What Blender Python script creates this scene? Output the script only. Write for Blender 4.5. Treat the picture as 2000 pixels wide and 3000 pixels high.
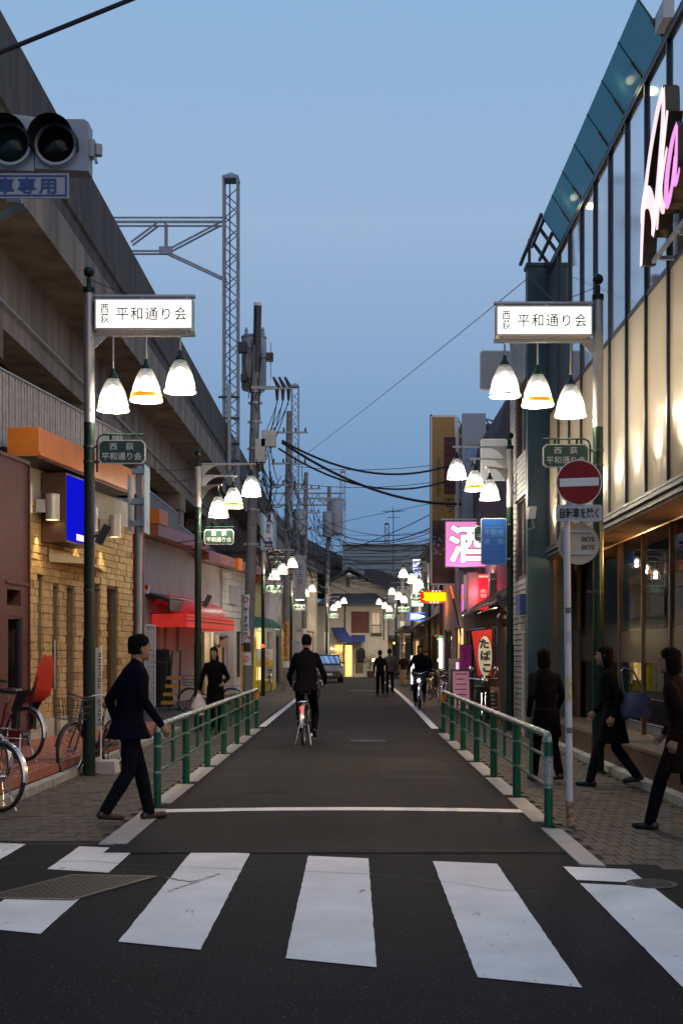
# Dusk shopping street under a railway viaduct. Units: metres. +Y runs up the street, camera at the crossing.
import bpy, bmesh, math, random
from mathutils import Vector, Matrix
R = math.radians
random.seed(7)
sc = bpy.context.scene
col = sc.collection
for o in list(bpy.data.objects):
    bpy.data.objects.remove(o, do_unlink=True)

# ---------------------------------------------------------------- camera, sky, sun, exposure
cam = bpy.data.cameras.new('camera'); cam_ob = bpy.data.objects.new('camera', cam); col.objects.link(cam_ob)
cam_ob.location = (0, 0, 1.52); cam_ob.rotation_euler = (math.pi/2, 0, 0)
cam.sensor_fit = 'VERTICAL'; cam.sensor_height = 36; cam.lens = 42.9
cam.shift_y = .1387; cam.shift_x = -.011; cam.clip_end = 3000; cam.clip_start = .05
sc.camera = cam_ob

world = bpy.data.worlds.new('World'); sc.world = world; world.use_nodes = True
nt = world.node_tree
bg = nt.nodes['Background']; bg.inputs[1].default_value = .95
tc = nt.nodes.new('ShaderNodeTexCoord'); sep = nt.nodes.new('ShaderNodeSeparateXYZ'); rmp = nt.nodes.new('ShaderNodeValToRGB')
nt.links.new(tc.outputs['Generated'], sep.inputs[0]); nt.links.new(sep.outputs['Z'], rmp.inputs[0])
stops = [(0, (.085, .19, .37)), (.115, (.147, .301, .533)), (.18, (.198, .352, .578)), (.332, (.323, .468, .686)), (.47, (.279, .462, .716)), (1, (.19, .36, .65))]
el = rmp.color_ramp.elements
el[0].position, el[0].color = stops[0][0], (*stops[0][1], 1)
el[1].position, el[1].color = stops[-1][0], (*stops[-1][1], 1)
for p, c in stops[1:-1]:
    e = el.new(p); e.color = (*c, 1)
sky = nt.nodes.new('ShaderNodeTexSky'); sky.sky_type = 'NISHITA'; sky.sun_disc = False
sky.sun_elevation = R(-1.5); sky.sun_rotation = R(180)
bg2 = nt.nodes.new('ShaderNodeBackground'); bg2.inputs[1].default_value = .05
add = nt.nodes.new('ShaderNodeAddShader')
nt.links.new(rmp.outputs[0], bg.inputs[0]); nt.links.new(sky.outputs[0], bg2.inputs[0])
nt.links.new(bg.outputs[0], add.inputs[0]); nt.links.new(bg2.outputs[0], add.inputs[1])
nt.links.new(add.outputs[0], nt.nodes['World Output'].inputs[0])

sun = bpy.data.lights.new('sun', 'SUN'); sun.energy = .6; sun.angle = R(70); sun.color = (1, .62, .34)
sun_ob = bpy.data.objects.new('sun', sun); col.objects.link(sun_ob)
sun_ob.rotation_euler = (R(56), 0, R(30))          # low afterglow from behind the camera

vs = sc.view_settings
vs.view_transform = 'Standard'; vs.look = 'None'; vs.exposure = 0; vs.gamma = 1; vs.use_curve_mapping = False
sc.cycles.use_denoising = True
sc.cycles.max_bounces = 7; sc.cycles.diffuse_bounces = 3; sc.cycles.glossy_bounces = 4; sc.cycles.transparent_max_bounces = 12
sc.cycles.sample_clamp_indirect = 4; sc.cycles.caustics_reflective = False; sc.cycles.caustics_refractive = False

# ---------------------------------------------------------------- survey of the photograph: bearing + distance -> metres
F = 2802.0
def PX(x, Y): return (x-810)/F*Y
def PZ(y, Y): return 1.52-(y-1502)/F*Y
def P(x, y, Y): return Vector((PX(x, Y), Y, PZ(y, Y)))

# ---------------------------------------------------------------- materials
MATS = {}
def M(name, c=(.5, .5, .5), rough=.6, metal=0, var=.14, scale=5, bump=0, bscale=30, emit=0, ecol=None, spec=.5, stretch=None, coat=0):
    if name in MATS: return MATS[name]
    m = bpy.data.materials.new(name); m.use_nodes = True; t = m.node_tree; b = t.nodes['Principled BSDF']
    b.inputs['Roughness'].default_value = rough; b.inputs['Metallic'].default_value = metal
    b.inputs['Specular IOR Level'].default_value = spec; b.inputs['Coat Weight'].default_value = coat
    geo = t.nodes.new('ShaderNodeNewGeometry'); mp = t.nodes.new('ShaderNodeMapping'); nz = t.nodes.new('ShaderNodeTexNoise')
    if stretch: mp.inputs['Scale'].default_value = stretch
    nz.inputs['Scale'].default_value = scale; nz.inputs['Detail'].default_value = 5
    mr = t.nodes.new('ShaderNodeMapRange'); mr.inputs[1].default_value = .3; mr.inputs[2].default_value = .7
    mx = t.nodes.new('ShaderNodeMix'); mx.data_type = 'RGBA'
    mx.inputs[6].default_value = (*[x*(1-var) for x in c], 1); mx.inputs[7].default_value = (*[min(1, x*(1+var)) for x in c], 1)
    t.links.new(geo.outputs['Position'], mp.inputs[0]); t.links.new(mp.outputs[0], nz.inputs[0])
    t.links.new(nz.outputs[0], mr.inputs[0]); t.links.new(mr.outputs[0], mx.inputs[0]); t.links.new(mx.outputs[2], b.inputs['Base Color'])
    r2 = t.nodes.new('ShaderNodeMapRange'); r2.inputs[3].default_value = max(.02, rough-.08); r2.inputs[4].default_value = min(1, rough+.1)
    t.links.new(nz.outputs[0], r2.inputs[0]); t.links.new(r2.outputs[0], b.inputs['Roughness'])
    if emit:
        b.inputs['Emission Color'].default_value = (*(ecol or c), 1); b.inputs['Emission Strength'].default_value = emit
    if bump:
        n2 = t.nodes.new('ShaderNodeTexNoise'); n2.inputs['Scale'].default_value = bscale; n2.inputs['Detail'].default_value = 4
        bp = t.nodes.new('ShaderNodeBump'); bp.inputs['Strength'].default_value = bump; bp.inputs['Distance'].default_value = .01
        t.links.new(mp.outputs[0], n2.inputs[0]); t.links.new(n2.outputs[0], bp.inputs['Height']); t.links.new(bp.outputs[0], b.inputs['Normal'])
    MATS[name] = m
    return m

def asphalt(name, c, speck, cracks=True):
    m = M(name, c, .82, var=.38, scale=.8, bump=.6, bscale=160, spec=.12)
    t = m.node_tree; b = t.nodes['Principled BSDF']; geo = [n for n in t.nodes if n.type == 'NEW_GEOMETRY'][0]
    base = b.inputs['Base Color'].links[0].from_socket
    v = t.nodes.new('ShaderNodeTexVoronoi'); v.inputs['Scale'].default_value = 55
    t.links.new(geo.outputs['Position'], v.inputs[0])
    mr = t.nodes.new('ShaderNodeMapRange'); mr.inputs[1].default_value = .06; mr.inputs[2].default_value = .2; mr.inputs[3].default_value = 1; mr.inputs[4].default_value = 0
    t.links.new(v.outputs['Distance'], mr.inputs[0])
    wn = t.nodes.new('ShaderNodeTexWhiteNoise'); t.links.new(v.outputs['Position'], wn.inputs[0])
    gt = t.nodes.new('ShaderNodeMath'); gt.operation = 'GREATER_THAN'; gt.inputs[1].default_value = .60; t.links.new(wn.outputs[0], gt.inputs[0])
    mu = t.nodes.new('ShaderNodeMath'); mu.operation = 'MULTIPLY'; t.links.new(mr.outputs[0], mu.inputs[0]); t.links.new(gt.outputs[0], mu.inputs[1])
    mx = t.nodes.new('ShaderNodeMix'); mx.data_type = 'RGBA'; mx.inputs[7].default_value = (*speck, 1)
    t.links.new(mu.outputs[0], mx.inputs[0]); t.links.new(base, mx.inputs[6]); t.links.new(mx.outputs[2], b.inputs['Base Color'])
    return m

def worn_paint(name, c, under, wear=.36, rough=.8, spec=.15, size=14):
    m = M(name, c, rough, var=.13, scale=1.7, bump=.3, bscale=90, spec=spec)
    t = m.node_tree; b = t.nodes['Principled BSDF']; geo = [n for n in t.nodes if n.type == 'NEW_GEOMETRY'][0]
    base = b.inputs['Base Color'].links[0].from_socket
    n1 = t.nodes.new('ShaderNodeTexNoise'); n1.inputs['Scale'].default_value = size; n1.inputs['Detail'].default_value = 9; n1.inputs['Roughness'].default_value = .7
    mp = t.nodes.new('ShaderNodeMapping'); mp.inputs['Scale'].default_value = (1, .35, 1); mp.inputs['Rotation'].default_value = (0, 0, .8)
    t.links.new(geo.outputs['Position'], mp.inputs[0]); t.links.new(mp.outputs[0], n1.inputs[0])
    mr = t.nodes.new('ShaderNodeMapRange'); mr.inputs[1].default_value = wear; mr.inputs[2].default_value = wear-.05; mr.inputs[3].default_value = 0; mr.inputs[4].default_value = .8
    t.links.new(n1.outputs[0], mr.inputs[0])
    mx = t.nodes.new('ShaderNodeMix'); mx.data_type = 'RGBA'; mx.inputs[7].default_value = (*under, 1)
    t.links.new(mr.outputs[0], mx.inputs[0]); t.links.new(base, mx.inputs[6]); t.links.new(mx.outputs[2], b.inputs['Base Color'])
    return m

def glass(name, tint=(.8, .85, .85), clear=.7, rough=.02, base=(.02, .025, .03), refl=1.0, ior=1.6):
    """Window glass: sees through by `clear`, mirrors by the Fresnel law on top of that."""
    if name in MATS: return MATS[name]
    m = bpy.data.materials.new(name); m.use_nodes = True; t = m.node_tree; out = t.nodes['Material Output']; b = t.nodes['Principled BSDF']
    b.inputs['Base Color'].default_value = (*base, 1); b.inputs['Roughness'].default_value = max(rough, .15)
    tr = t.nodes.new('ShaderNodeBsdfTransparent'); tr.inputs[0].default_value = (*tint, 1)
    gl = t.nodes.new('ShaderNodeBsdfGlossy'); gl.inputs['Roughness'].default_value = rough; gl.inputs[0].default_value = (refl, refl, refl, 1)
    fr = t.nodes.new('ShaderNodeFresnel'); fr.inputs[0].default_value = ior
    m1 = t.nodes.new('ShaderNodeMixShader'); m1.inputs[0].default_value = clear
    m2 = t.nodes.new('ShaderNodeMixShader')
    t.links.new(b.outputs[0], m1.inputs[1]); t.links.new(tr.outputs[0], m1.inputs[2])
    t.links.new(fr.outputs[0], m2.inputs[0]); t.links.new(m1.outputs[0], m2.inputs[1]); t.links.new(gl.outputs[0], m2.inputs[2])
    t.links.new(m2.outputs[0], out.inputs[0])
    MATS[name] = m
    return m

def translucent(name, c, clear, diff=(.6, .6, .6), front=.3, emit=0):
    """Frosted or prismatic sheet: part clear, part scattering through."""
    if name in MATS: return MATS[name]
    m = bpy.data.materials.new(name); m.use_nodes = True; t = m.node_tree; out = t.nodes['Material Output']
    b = t.nodes['Principled BSDF']; b.inputs['Base Color'].default_value = (*diff, 1); b.inputs['Roughness'].default_value = .2
    if emit: b.inputs['Emission Color'].default_value = (*diff, 1); b.inputs['Emission Strength'].default_value = emit
    tl = t.nodes.new('ShaderNodeBsdfTranslucent'); tl.inputs[0].default_value = (*c, 1)
    tr = t.nodes.new('ShaderNodeBsdfTransparent')
    m1 = t.nodes.new('ShaderNodeMixShader'); m1.inputs[0].default_value = front
    m2 = t.nodes.new('ShaderNodeMixShader'); m2.inputs[0].default_value = clear
    t.links.new(tl.outputs[0], m1.inputs[1]); t.links.new(b.outputs[0], m1.inputs[2])
    t.links.new(m1.outputs[0], m2.inputs[1]); t.links.new(tr.outputs[0], m2.inputs[2]); t.links.new(m2.outputs[0], out.inputs[0])
    MATS[name] = m
    return m

def glow(name, c, s): return M(name, c, .5, var=.03, emit=s, ecol=c)

# ---------------------------------------------------------------- mesh helpers
class G:
    def __init__(s): s.v = []; s.f = []; s.m = []; s.cur = 0
    def add(s, vs_, fs):
        o = len(s.v); s.v += [tuple(p) for p in vs_]
        for f in fs: s.f.append([i+o for i in f]); s.m.append(s.cur)
        return s
    def mat(s, i): s.cur = i; return s
    def hexa(s, p):
        return s.add(p, [(3, 2, 1, 0), (4, 5, 6, 7), (0, 1, 5, 4), (1, 2, 6, 5), (2, 3, 7, 6), (3, 0, 4, 7)])
    def box(s, x0, y0, z0, x1, y1, z1):
        if x0 > x1: x0, x1 = x1, x0
        if y0 > y1: y0, y1 = y1, y0
        if z0 > z1: z0, z1 = z1, z0
        return s.hexa([(x0, y0, z0), (x1, y0, z0), (x1, y1, z0), (x0, y1, z0), (x0, y0, z1), (x1, y0, z1), (x1, y1, z1), (x0, y1, z1)])
    def ring(s, c, u, v, r, n, ph=0):
        return [c+u*(r*math.cos(2*math.pi*i/n+ph))+v*(r*math.sin(2*math.pi*i/n+ph)) for i in range(n)]
    def cyl(s, a, b, r0, r1=None, n=10, caps=True):
        a = Vector(a); b = Vector(b); r1 = r0 if r1 is None else r1
        d = (b-a).normalized(); u = d.orthogonal().normalized(); v = d.cross(u)
        vs_ = s.ring(a, u, v, r0, n)+s.ring(b, u, v, r1, n)
        fs = [(i, (i+1) % n, n+(i+1) % n, n+i) for i in range(n)]
        if caps: fs += [tuple(range(n))[::-1], tuple(range(n, 2*n))]
        return s.add(vs_, fs)
    def bar(s, a, b, w, h, up=(0, 0, 1)):
        a = Vector(a); b = Vector(b); d = (b-a).normalized(); up = Vector(up)
        if abs(d.dot(up)) > .98: up = Vector((0, 1, 0))
        x = d.cross(up).normalized(); y = x.cross(d)
        q = [x*(-w/2)+y*(-h/2), x*(w/2)+y*(-h/2), x*(w/2)+y*(h/2), x*(-w/2)+y*(h/2)]
        return s.hexa([a+k for k in q]+[b+k for k in q])
    def tube(s, pts, r, n=6, closed=False, rs=None):
        pts = [Vector(p) for p in pts]; L = len(pts); vs_ = []; u = None
        for i, p in enumerate(pts):
            if closed: d = pts[(i+1) % L]-pts[i-1]
            else: d = pts[min(i+1, L-1)]-pts[max(i-1, 0)]
            d.normalize()
            u = d.orthogonal().normalized() if u is None else (u-d*u.dot(d)).normalized()
            vs_ += s.ring(p, u, d.cross(u), rs[i] if rs else r, n)
        fs = []
        for i in range(L if closed else L-1):
            j = (i+1) % L
            fs += [(i*n+k, i*n+(k+1) % n, j*n+(k+1) % n, j*n+k) for k in range(n)]
        if not closed: fs += [tuple(range(n))[::-1], tuple(range((L-1)*n, L*n))]
        return s.add(vs_, fs)
    def lathe(s, prof, c=(0, 0, 0), n=20, rib=0, sx=1, sy=1, cap=True):
        c = Vector(c); vs_ = []
        for r, z in prof:
            for i in range(n):
                a = 2*math.pi*i/n; q = r+(rib if i % 2 else 0)
                vs_.append(c+Vector((q*math.cos(a)*sx, q*math.sin(a)*sy, z)))
        L = len(prof)
        fs = [(j*n+i, j*n+(i+1) % n, (j+1)*n+(i+1) % n, (j+1)*n+i) for j in range(L-1) for i in range(n)]
        if cap: fs += [tuple(range(n))[::-1], tuple(range((L-1)*n, L*n))]
        return s.add(vs_, fs)
    def ball(s, c, r, n=14, sx=1, sy=1, sz=1):
        k = max(4, n//2)
        return s.lathe([(max(1e-4, r*math.sin(math.pi*j/k)), -r*sz*math.cos(math.pi*j/k)) for j in range(k+1)], c, n, 0, sx, sy)
    def prism(s, pts, d):
        d = Vector(d); pts = [Vector(p) for p in pts]; n = len(pts)
        return s.add(pts+[p+d for p in pts], [tuple(range(n))[::-1], tuple(range(n, 2*n))]+[(i, (i+1) % n, n+(i+1) % n, n+i) for i in range(n)])
    def quad(s, a, b, c, d): return s.add([a, b, c, d], [(0, 1, 2, 3)])
    def build(s, name, mats, parent=None, smooth=False, kind=None, **kw):
        me = bpy.data.meshes.new(name); me.from_pydata(s.v, [], s.f)
        mats = mats if isinstance(mats, (list, tuple)) else [mats]
        for m in mats: me.materials.append(m)
        if len(mats) > 1: me.polygons.foreach_set('material_index', s.m)
        bm = bmesh.new(); bm.from_mesh(me); bmesh.ops.recalc_face_normals(bm, faces=bm.faces); bm.to_mesh(me); bm.free()
        if smooth:
            me.polygons.foreach_set('use_smooth', [True]*len(me.polygons))
            try: me.set_sharp_from_angle(angle=R(40))
            except Exception: pass
        return place(me, name, parent, kind=kind, **kw)

def wmat(o):
    m = o.matrix_basis.copy()
    if o.parent: m = wmat(o.parent) @ o.matrix_parent_inverse @ m
    return m
def place(me, name, parent=None, loc=None, rot=None, scale=None, kind=None, label=None, cat=None, group=None):
    o = bpy.data.objects.new(name, me); col.objects.link(o)
    if loc is not None: o.location = loc
    if rot is not None: o.rotation_euler = rot
    if scale is not None: o.scale = scale
    if parent is not None:
        o.parent = parent; o.matrix_parent_inverse = wmat(parent).inverted()
    if kind: o['kind'] = kind
    if label: o['label'] = label
    if cat: o['category'] = cat
    if group: o['group'] = group
    return o
def thing(name, label, cat, loc=(0, 0, 0), group=None, kind=None):
    o = bpy.data.objects.new(name, None); col.objects.link(o); o.location = loc; o.empty_display_size = .2
    if label: o['label'] = label
    if cat: o['category'] = cat
    if group: o['group'] = group
    if kind: o['kind'] = kind
    return o
def structure(name, g, m, parent=None, **kw):
    o = g.build(name, m, parent, kind=None if parent else 'structure', **kw); return o
def light(name, loc, power, color=(1, .9, .75), radius=.05, parent=None, spot=None, aim=None, blend=.6):
    l = bpy.data.lights.new(name, 'SPOT' if spot else 'POINT'); l.energy = power; l.color = color; l.shadow_soft_size = radius
    if spot: l.spot_size = R(spot); l.spot_blend = blend
    o = bpy.data.objects.new(name, l); col.objects.link(o); o.location = loc
    if spot: o.rotation_euler = Vector(aim).to_track_quat('-Z', 'Y').to_euler()
    if parent is not None: o.parent = parent; o.matrix_parent_inverse = wmat(parent).inverted()
    return o

TXT = {}
def text(s, m, parent, o, right, up, h, align='CENTER', bold=0, name='lettering', line=1.0, width=None, space=1.0, off=.004, fat=0):
    """Flat lettering: the word's box is centred on o (or starts there), each letter h tall."""
    key = (s, align, bold, line, space)
    if key not in TXT:
        c = bpy.data.curves.new('t', 'FONT'); c.body = s; c.align_x = align; c.offset = bold; c.space_line = line; c.space_character = space; c.resolution_u = 3
        ob = bpy.data.objects.new('t', c); col.objects.link(ob); bpy.context.view_layer.update()
        me = bpy.data.meshes.new_from_object(ob.evaluated_get(bpy.context.evaluated_depsgraph_get()))
        TXT[key] = ([tuple(v.co) for v in me.vertices], [tuple(p.vertices) for p in me.polygons])
        bpy.data.objects.remove(ob, do_unlink=True); bpy.data.curves.remove(c); bpy.data.meshes.remove(me)
    vs_, fs = TXT[key]
    if not vs_: return None
    xs = [v[0] for v in vs_]; ys = [v[1] for v in vs_]
    cx = (min(xs)+max(xs))/2 if align == 'CENTER' else 0; cy = (min(ys)+max(ys))/2
    k = h/.88; kx = k if width is None else width/(max(xs)-min(xs))
    if width is not None and '\n' in s: k = h/(max(ys)-min(ys))
    o = Vector(o); right = Vector(right).normalized(); up = Vector(up).normalized(); nrm = right.cross(up)
    g = G(); g.add([o+right*((v[0]-cx)*kx)+up*((v[1]-cy)*k)+nrm*off for v in vs_], fs)
    for q in range(12 if fat else 0):                       # a brush-fat outline: the glyph repeated in a ring, each on its own layer
        d = right*(fat*math.cos(q*math.pi/6))+up*(fat*math.sin(q*math.pi/6))-nrm*(.00012*(q+1))
        g.add([o+right*((v[0]-cx)*kx)+up*((v[1]-cy)*k)+nrm*off+d for v in vs_], fs)
    return g.build(name, m, parent)

XR = (1, 0, 0); ZU = (0, 0, 1)

class Fr:
    """A facade line in plan: s runs along it up the street, d sticks out towards the street."""
    def __init__(s, o, t, side=1):
        s.o = Vector((o[0], o[1], 0)); s.t = Vector((t[0], t[1], 0)).normalized()
        s.n = Vector((s.t.y, -s.t.x, 0))*side; s.side = side
        s.right = s.t*side
    def p(s, a, d, z): return s.o+s.t*a+s.n*d+Vector((0, 0, z))
    def box(s, g, a0, a1, d0, d1, z0, z1):
        q = [(a0, d0), (a1, d0), (a1, d1), (a0, d1)]
        return g.hexa([s.p(a, d, z0) for a, d in q]+[s.p(a, d, z1) for a, d in q])
    def s_of(s, x, d=0):
        k = (x-810)/F; o = s.o+s.n*d
        return (k*o.y-o.x)/(s.t.x-k*s.t.y)
    def z_of(s, x, y, d=0):
        a = s.s_of(x, d); return PZ(y, s.p(a, d, 0).y)
    def wall(s, g, a0, a1, z0, z1, d0, d1, holes):
        """A wall slab with real openings."""
        A = sorted({a0, a1, *[min(max(v, a0), a1) for h in holes for v in h[:2]]})
        Z = sorted({z0, z1, *[min(max(v, z0), z1) for h in holes for v in h[2:4]]})
        for i in range(len(A)-1):
            j = 0
            while j < len(Z)-1:
                am = (A[i]+A[i+1])/2
                free = lambda jj: not any(h[0] < am < h[1] and h[2] < (Z[jj]+Z[jj+1])/2 < h[3] for h in holes)
                if free(j):
                    k = j
                    while k+1 < len(Z)-1 and free(k+1): k += 1
                    s.box(g, A[i], A[i+1], d0, d1, Z[j], Z[k+1]); j = k+1
                else: j += 1
        return g
    def window(s, par, a0, a1, z0, z1, d, frame_m, pane_m, name='window', bars=(0, 0), fw=.05):
        g = G()
        for q in ((a0, a0+fw, z0, z1), (a1-fw, a1, z0, z1), (a0+fw, a1-fw, z0, z0+fw), (a0+fw, a1-fw, z1-fw, z1)):
            s.box(g, q[0], q[1], d-.05, d+.01, q[2], q[3])
        for i in range(bars[0]):
            c = a0+(a1-a0)*(i+1)/(bars[0]+1); s.box(g, c-fw*.35, c+fw*.35, d-.045, d+.005, z0+fw, z1-fw)
        for i in range(bars[1]):
            c = z0+(z1-z0)*(i+1)/(bars[1]+1); s.box(g, a0+fw, a1-fw, d-.044, d+.004, c-fw*.35, c+fw*.35)
        w = g.build(name, frame_m, par)
        g = G(); s.box(g, a0+fw, a1-fw, d-.035, d-.025, z0+fw, z1-fw); g.build('pane', pane_m, w)
        return w
UNIT = {}
def unit_box(key, m):
    if key not in UNIT:
        g = G(); g.box(-.5, -.5, -.5, .5, .5, .5); o = g.build('tmp', m); UNIT[key] = o.data; bpy.data.objects.remove(o)
    return UNIT[key]
def bevel_box(key, m, sx, sy, sz, b):
    """A brick with chamfered top edges, sized in metres."""
    if key not in UNIT:
        g = G(); x, y = sx/2, sy/2
        lo = [(-x, -y, 0), (x, -y, 0), (x, y, 0), (-x, y, 0)]; mid = [(p[0], p[1], sz-b) for p in lo]
        top = [((x-b)*(1 if p[0] > 0 else -1), (y-b)*(1 if p[1] > 0 else -1), sz) for p in lo]
        g.add(lo+mid+top, [(i, (i+1) % 4, 4+(i+1) % 4, 4+i) for i in range(4)]+[(4+i, 4+(i+1) % 4, 8+(i+1) % 4, 8+i) for i in range(4)]+[(8, 9, 10, 11)])
        o = g.build('tmp', m); UNIT[key] = o.data; bpy.data.objects.remove(o)
    return UNIT[key]
def copy_tree(o, parent=None):
    c = o.copy(); col.objects.link(c); c.parent = parent
    for ch in [k for k in bpy.data.objects if k.parent == o]: copy_tree(ch, c)
    return c
def catenary(a, b, sag, n=14):
    a = Vector(a); b = Vector(b)
    return [a.lerp(b, i/n)+Vector((0, 0, -4*sag*(i/n)*(1-i/n))) for i in range(n+1)]

# ---------------------------------------------------------------- palette
m_road = asphalt('street_asphalt', (.026, .0235, .0225), (.17, .165, .16))
m_cross = asphalt('crossing_asphalt', (.016, .0155, .0165), (.24, .24, .24))
m_ground = M('far_ground', (.06, .06, .058), .9)
m_paint = worn_paint('road_paint', (.78, .745, .70), (.13, .125, .12), .37, size=9)
m_kerbw = worn_paint('kerb_concrete', (.40, .375, .345), (.15, .14, .13), .38)
m_pave = [M('paver_%d' % i, c, .75, var=.18, scale=30, bump=.3, bscale=200) for i, c in enumerate([(.066, .049, .036), (.052, .041, .031), (.079, .058, .040)])]
m_pavebed = M('paver_bed', (.035, .03, .027), .95)
m_pavefar = M('paver_far', (.060, .046, .035), .85, var=.2, scale=14)
m_redbrick = M('red_paver', (.26, .085, .055), .7, var=.25, scale=25, bump=.3, bscale=120)
m_conc = M('concrete', (.34, .33, .31), .85, var=.25, scale=1.2, bump=.4, bscale=18)
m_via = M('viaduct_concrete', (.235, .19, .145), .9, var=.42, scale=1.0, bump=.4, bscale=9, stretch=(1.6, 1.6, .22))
m_viadk = M('viaduct_stained_shaded', (.085, .070, .056), .9, var=.45, scale=1.1, bump=.4, bscale=9, stretch=(2.2, 2.2, .16))  # parapet stains; on the inner parts it paints in the underside shade
m_kerb = M('kerb_stone', (.30, .29, .26), .85, var=.3, scale=6, bump=.4)
m_green = worn_paint('green_pole_paint', (.006, .022, .013), (.06, .065, .06), .34, .3, .3, 18)
m_railgreen = worn_paint('guard_rail_green', (.008, .095, .052), (.20, .19, .16), .35, .32, .4, 22)
m_railtop = M('guard_rail_pale_top', (.16, .24, .21), .28, metal=.35, var=.35, scale=14)  # paler, more metallic green than the posts
m_steel = M('lamp_steel', (.42, .40, .37), .35, metal=.6, var=.12)
m_galv = M('galvanised', (.36, .38, .40), .5, metal=.4, var=.2)
m_mast = M('mast_paint', (.27, .285, .32), .5, metal=.1, var=.25)
m_grey = M('grey_paint', (.33, .35, .37), .45, var=.12)
m_white = M('white_paint', (.78, .78, .76), .5, var=.06)
m_black = M('black_rubber', (.012, .012, .013), .6)
m_dark = M('dark_metal', (.035, .034, .036), .45, var=.2)
m_void = M('dark_interior', (.012, .011, .010), .9)
m_uconc = M('utility_pole_concrete', (.21, .205, .20), .9, var=.2, scale=3, bump=.3)
m_wire = M('cable_black', (.012, .012, .014), .6)
m_chrome = M('chrome', (.62, .62, .63), .16, metal=1, var=.05)
m_orange = M('orange_fascia', (.74, .22, .03), .32, var=.14, scale=2, spec=.5)
m_maroon = M('maroon_wall', (.075, .026, .024), .6, var=.3, scale=5, bump=.3)
m_plaster = M('grey_plaster', (.40, .385, .36), .85, var=.2, scale=1.5, bump=.2)
m_cream = M('cream_wall', (.52, .47, .37), .85, var=.16, scale=1.2)
m_brown = M('brown_panel', (.10, .052, .035), .45, var=.2)
m_bulb = glow('bulb_glow', (1, .95, .86), 14)
m_shade = translucent('prismatic_shade', (.05, .05, .05), .5, (.8, .8, .8), .25, emit=.22)
m_band = M('orange_band', (.6, .15, .0), .4, emit=1.0, ecol=(1, .30, .0))
m_fascia2 = M('shaded_orange_fascia', (.42, .13, .055), .18, var=.15, scale=2, spec=.6)  # the orange fascia browned, its shade put into the colour
m_lightbox = glow('lightbox_face', (1, .97, .90), 1.5)
m_ink = M('dark_ink', (.03, .025, .022), .7)
m_signgreen = M('sign_green', (.018, .062, .042), .4, var=.1)
m_signwhite = M('sign_white', (.66, .67, .66), .45, var=.05)
m_warmlit = glow('warm_window', (1, .62, .22), 1.5)
m_panedark = glass('dark_pane', clear=.25, base=(.02, .025, .03))
m_shopglass = glass('shop_glass', (.86, .84, .80), .93, .01)

# ================================================================ ground, roads, pavements
g = G(); g.quad((-400, -60, -.06), (400, -60, -.06), (400, 900, -.06), (-400, 900, -.06)); structure('ground', g, m_ground)
g = G(); g.quad((-60, -30, 0), (60, -30, 0), (60, 9.75, 0), (-60, 9.75, 0)); cross_road = structure('cross_road', g, m_cross)

def crown(x, y):
    e = max(-1, min(1, (x+.1)/1.78)); return .006+.022*(1-e*e)*min(1, max(0, (y-9.4)/2.2))
def bend(y):                                    # the street swings right beyond 62 m
    return 0 if y < 62 else (y-62)**2*.0075
g = G(); ys = [9.3+i*.6 for i in range(28)]+[26.5+i*2.5 for i in range(28)]; nx = 12
for j, y in enumerate(ys):
    for i in range(nx+1):
        x = -1.9+3.6*i/nx; g.v.append((x+bend(y), y, crown(x, y)))
for j in range(len(ys)-1):
    for i in range(nx):
        a = j*(nx+1)+i; g.f.append([a, a+1, a+nx+2, a+nx+1]); g.m.append(0)
road = structure('street_road', g, m_road, smooth=True)
# the apron past the bend, in front of the end house
g = G(); g.quad((-8, 66, -.012), (16, 66, -.012), (16, 82, -.012), (-8, 82, -.012)); structure('far_road', g, m_road)

# zebra crossing: bars run up the street, the whole crossing is slightly skewed
zebra = thing('crosswalk', None, None, (0, 7.4, 0), kind='structure')
def yf(x): return 9.08-.25*x
def yn(x): return 5.95-.39*x
def stripe(x0, x1, cuts=()):
    segs = []; lo = 0.0
    for a, b in cuts: segs.append((lo, a)); lo = b
    segs.append((lo, 1.0))
    for t0, t1 in segs:
        L = []; Rr = []
        n = max(2, int(40*(t1-t0)))
        for i in range(n+1):
            t = t0+(t1-t0)*i/n
            j0 = random.uniform(-.0025, .0025); j1 = random.uniform(-.0025, .0025)
            L.append((x0+j0, yf(x0)+(yn(x0)-yf(x0))*t, .005)); Rr.append((x1+j1, yf(x1)+(yn(x1)-yf(x1))*t, .005))
        g = G(); g.add(L+Rr, [(i, i+1, n+2+i, n+1+i) for i in range(n)]); g.build('stripe', m_paint, zebra)
stripe(-3.06, -2.6, ((.35, .75),)); stripe(-2.15, -1.69, ((.36, .62),)); stripe(-1.235, -.78); stripe(-.335, .115); stripe(.585, 1.04); stripe(1.50, 1.95, ((.155, .19),)); stripe(2.41, 2.86)
# cracks across the bars
for pts in ([(380, 2018), (440, 2028), (505, 2008), (480, 2020), (415, 2040), (380, 2052)], [(0, 1988), (200, 1978), (310, 1990), (560, 1998), (900, 2012), (1150, 2046), (1300, 2056)], [(280, 1924), (560, 1938), (900, 1950), (1240, 1958)]):
    g = G(); q = []
    for a, b in zip(pts, pts[1:]):
        for i in range(6):
            t = i/6; x = a[0]+(b[0]-a[0])*t; y = a[1]+(b[1]-a[1])*t+random.uniform(-1.5, 1.5); Y = 4259/(y-1502); q.append((PX(x, Y), Y))
    w = .010 if pts[0][0] == 380 else .004
    n = len(q); g.add([(x, y-w*random.uniform(.4, 1.5), .0085) for x, y in q]+[(x, y+w*random.uniform(.4, 1.5), .0085) for x, y in q], [(i, i+1, n+i+1, n+i) for i in range(n-1)])
    g.build('crack', m_black, zebra)

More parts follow.
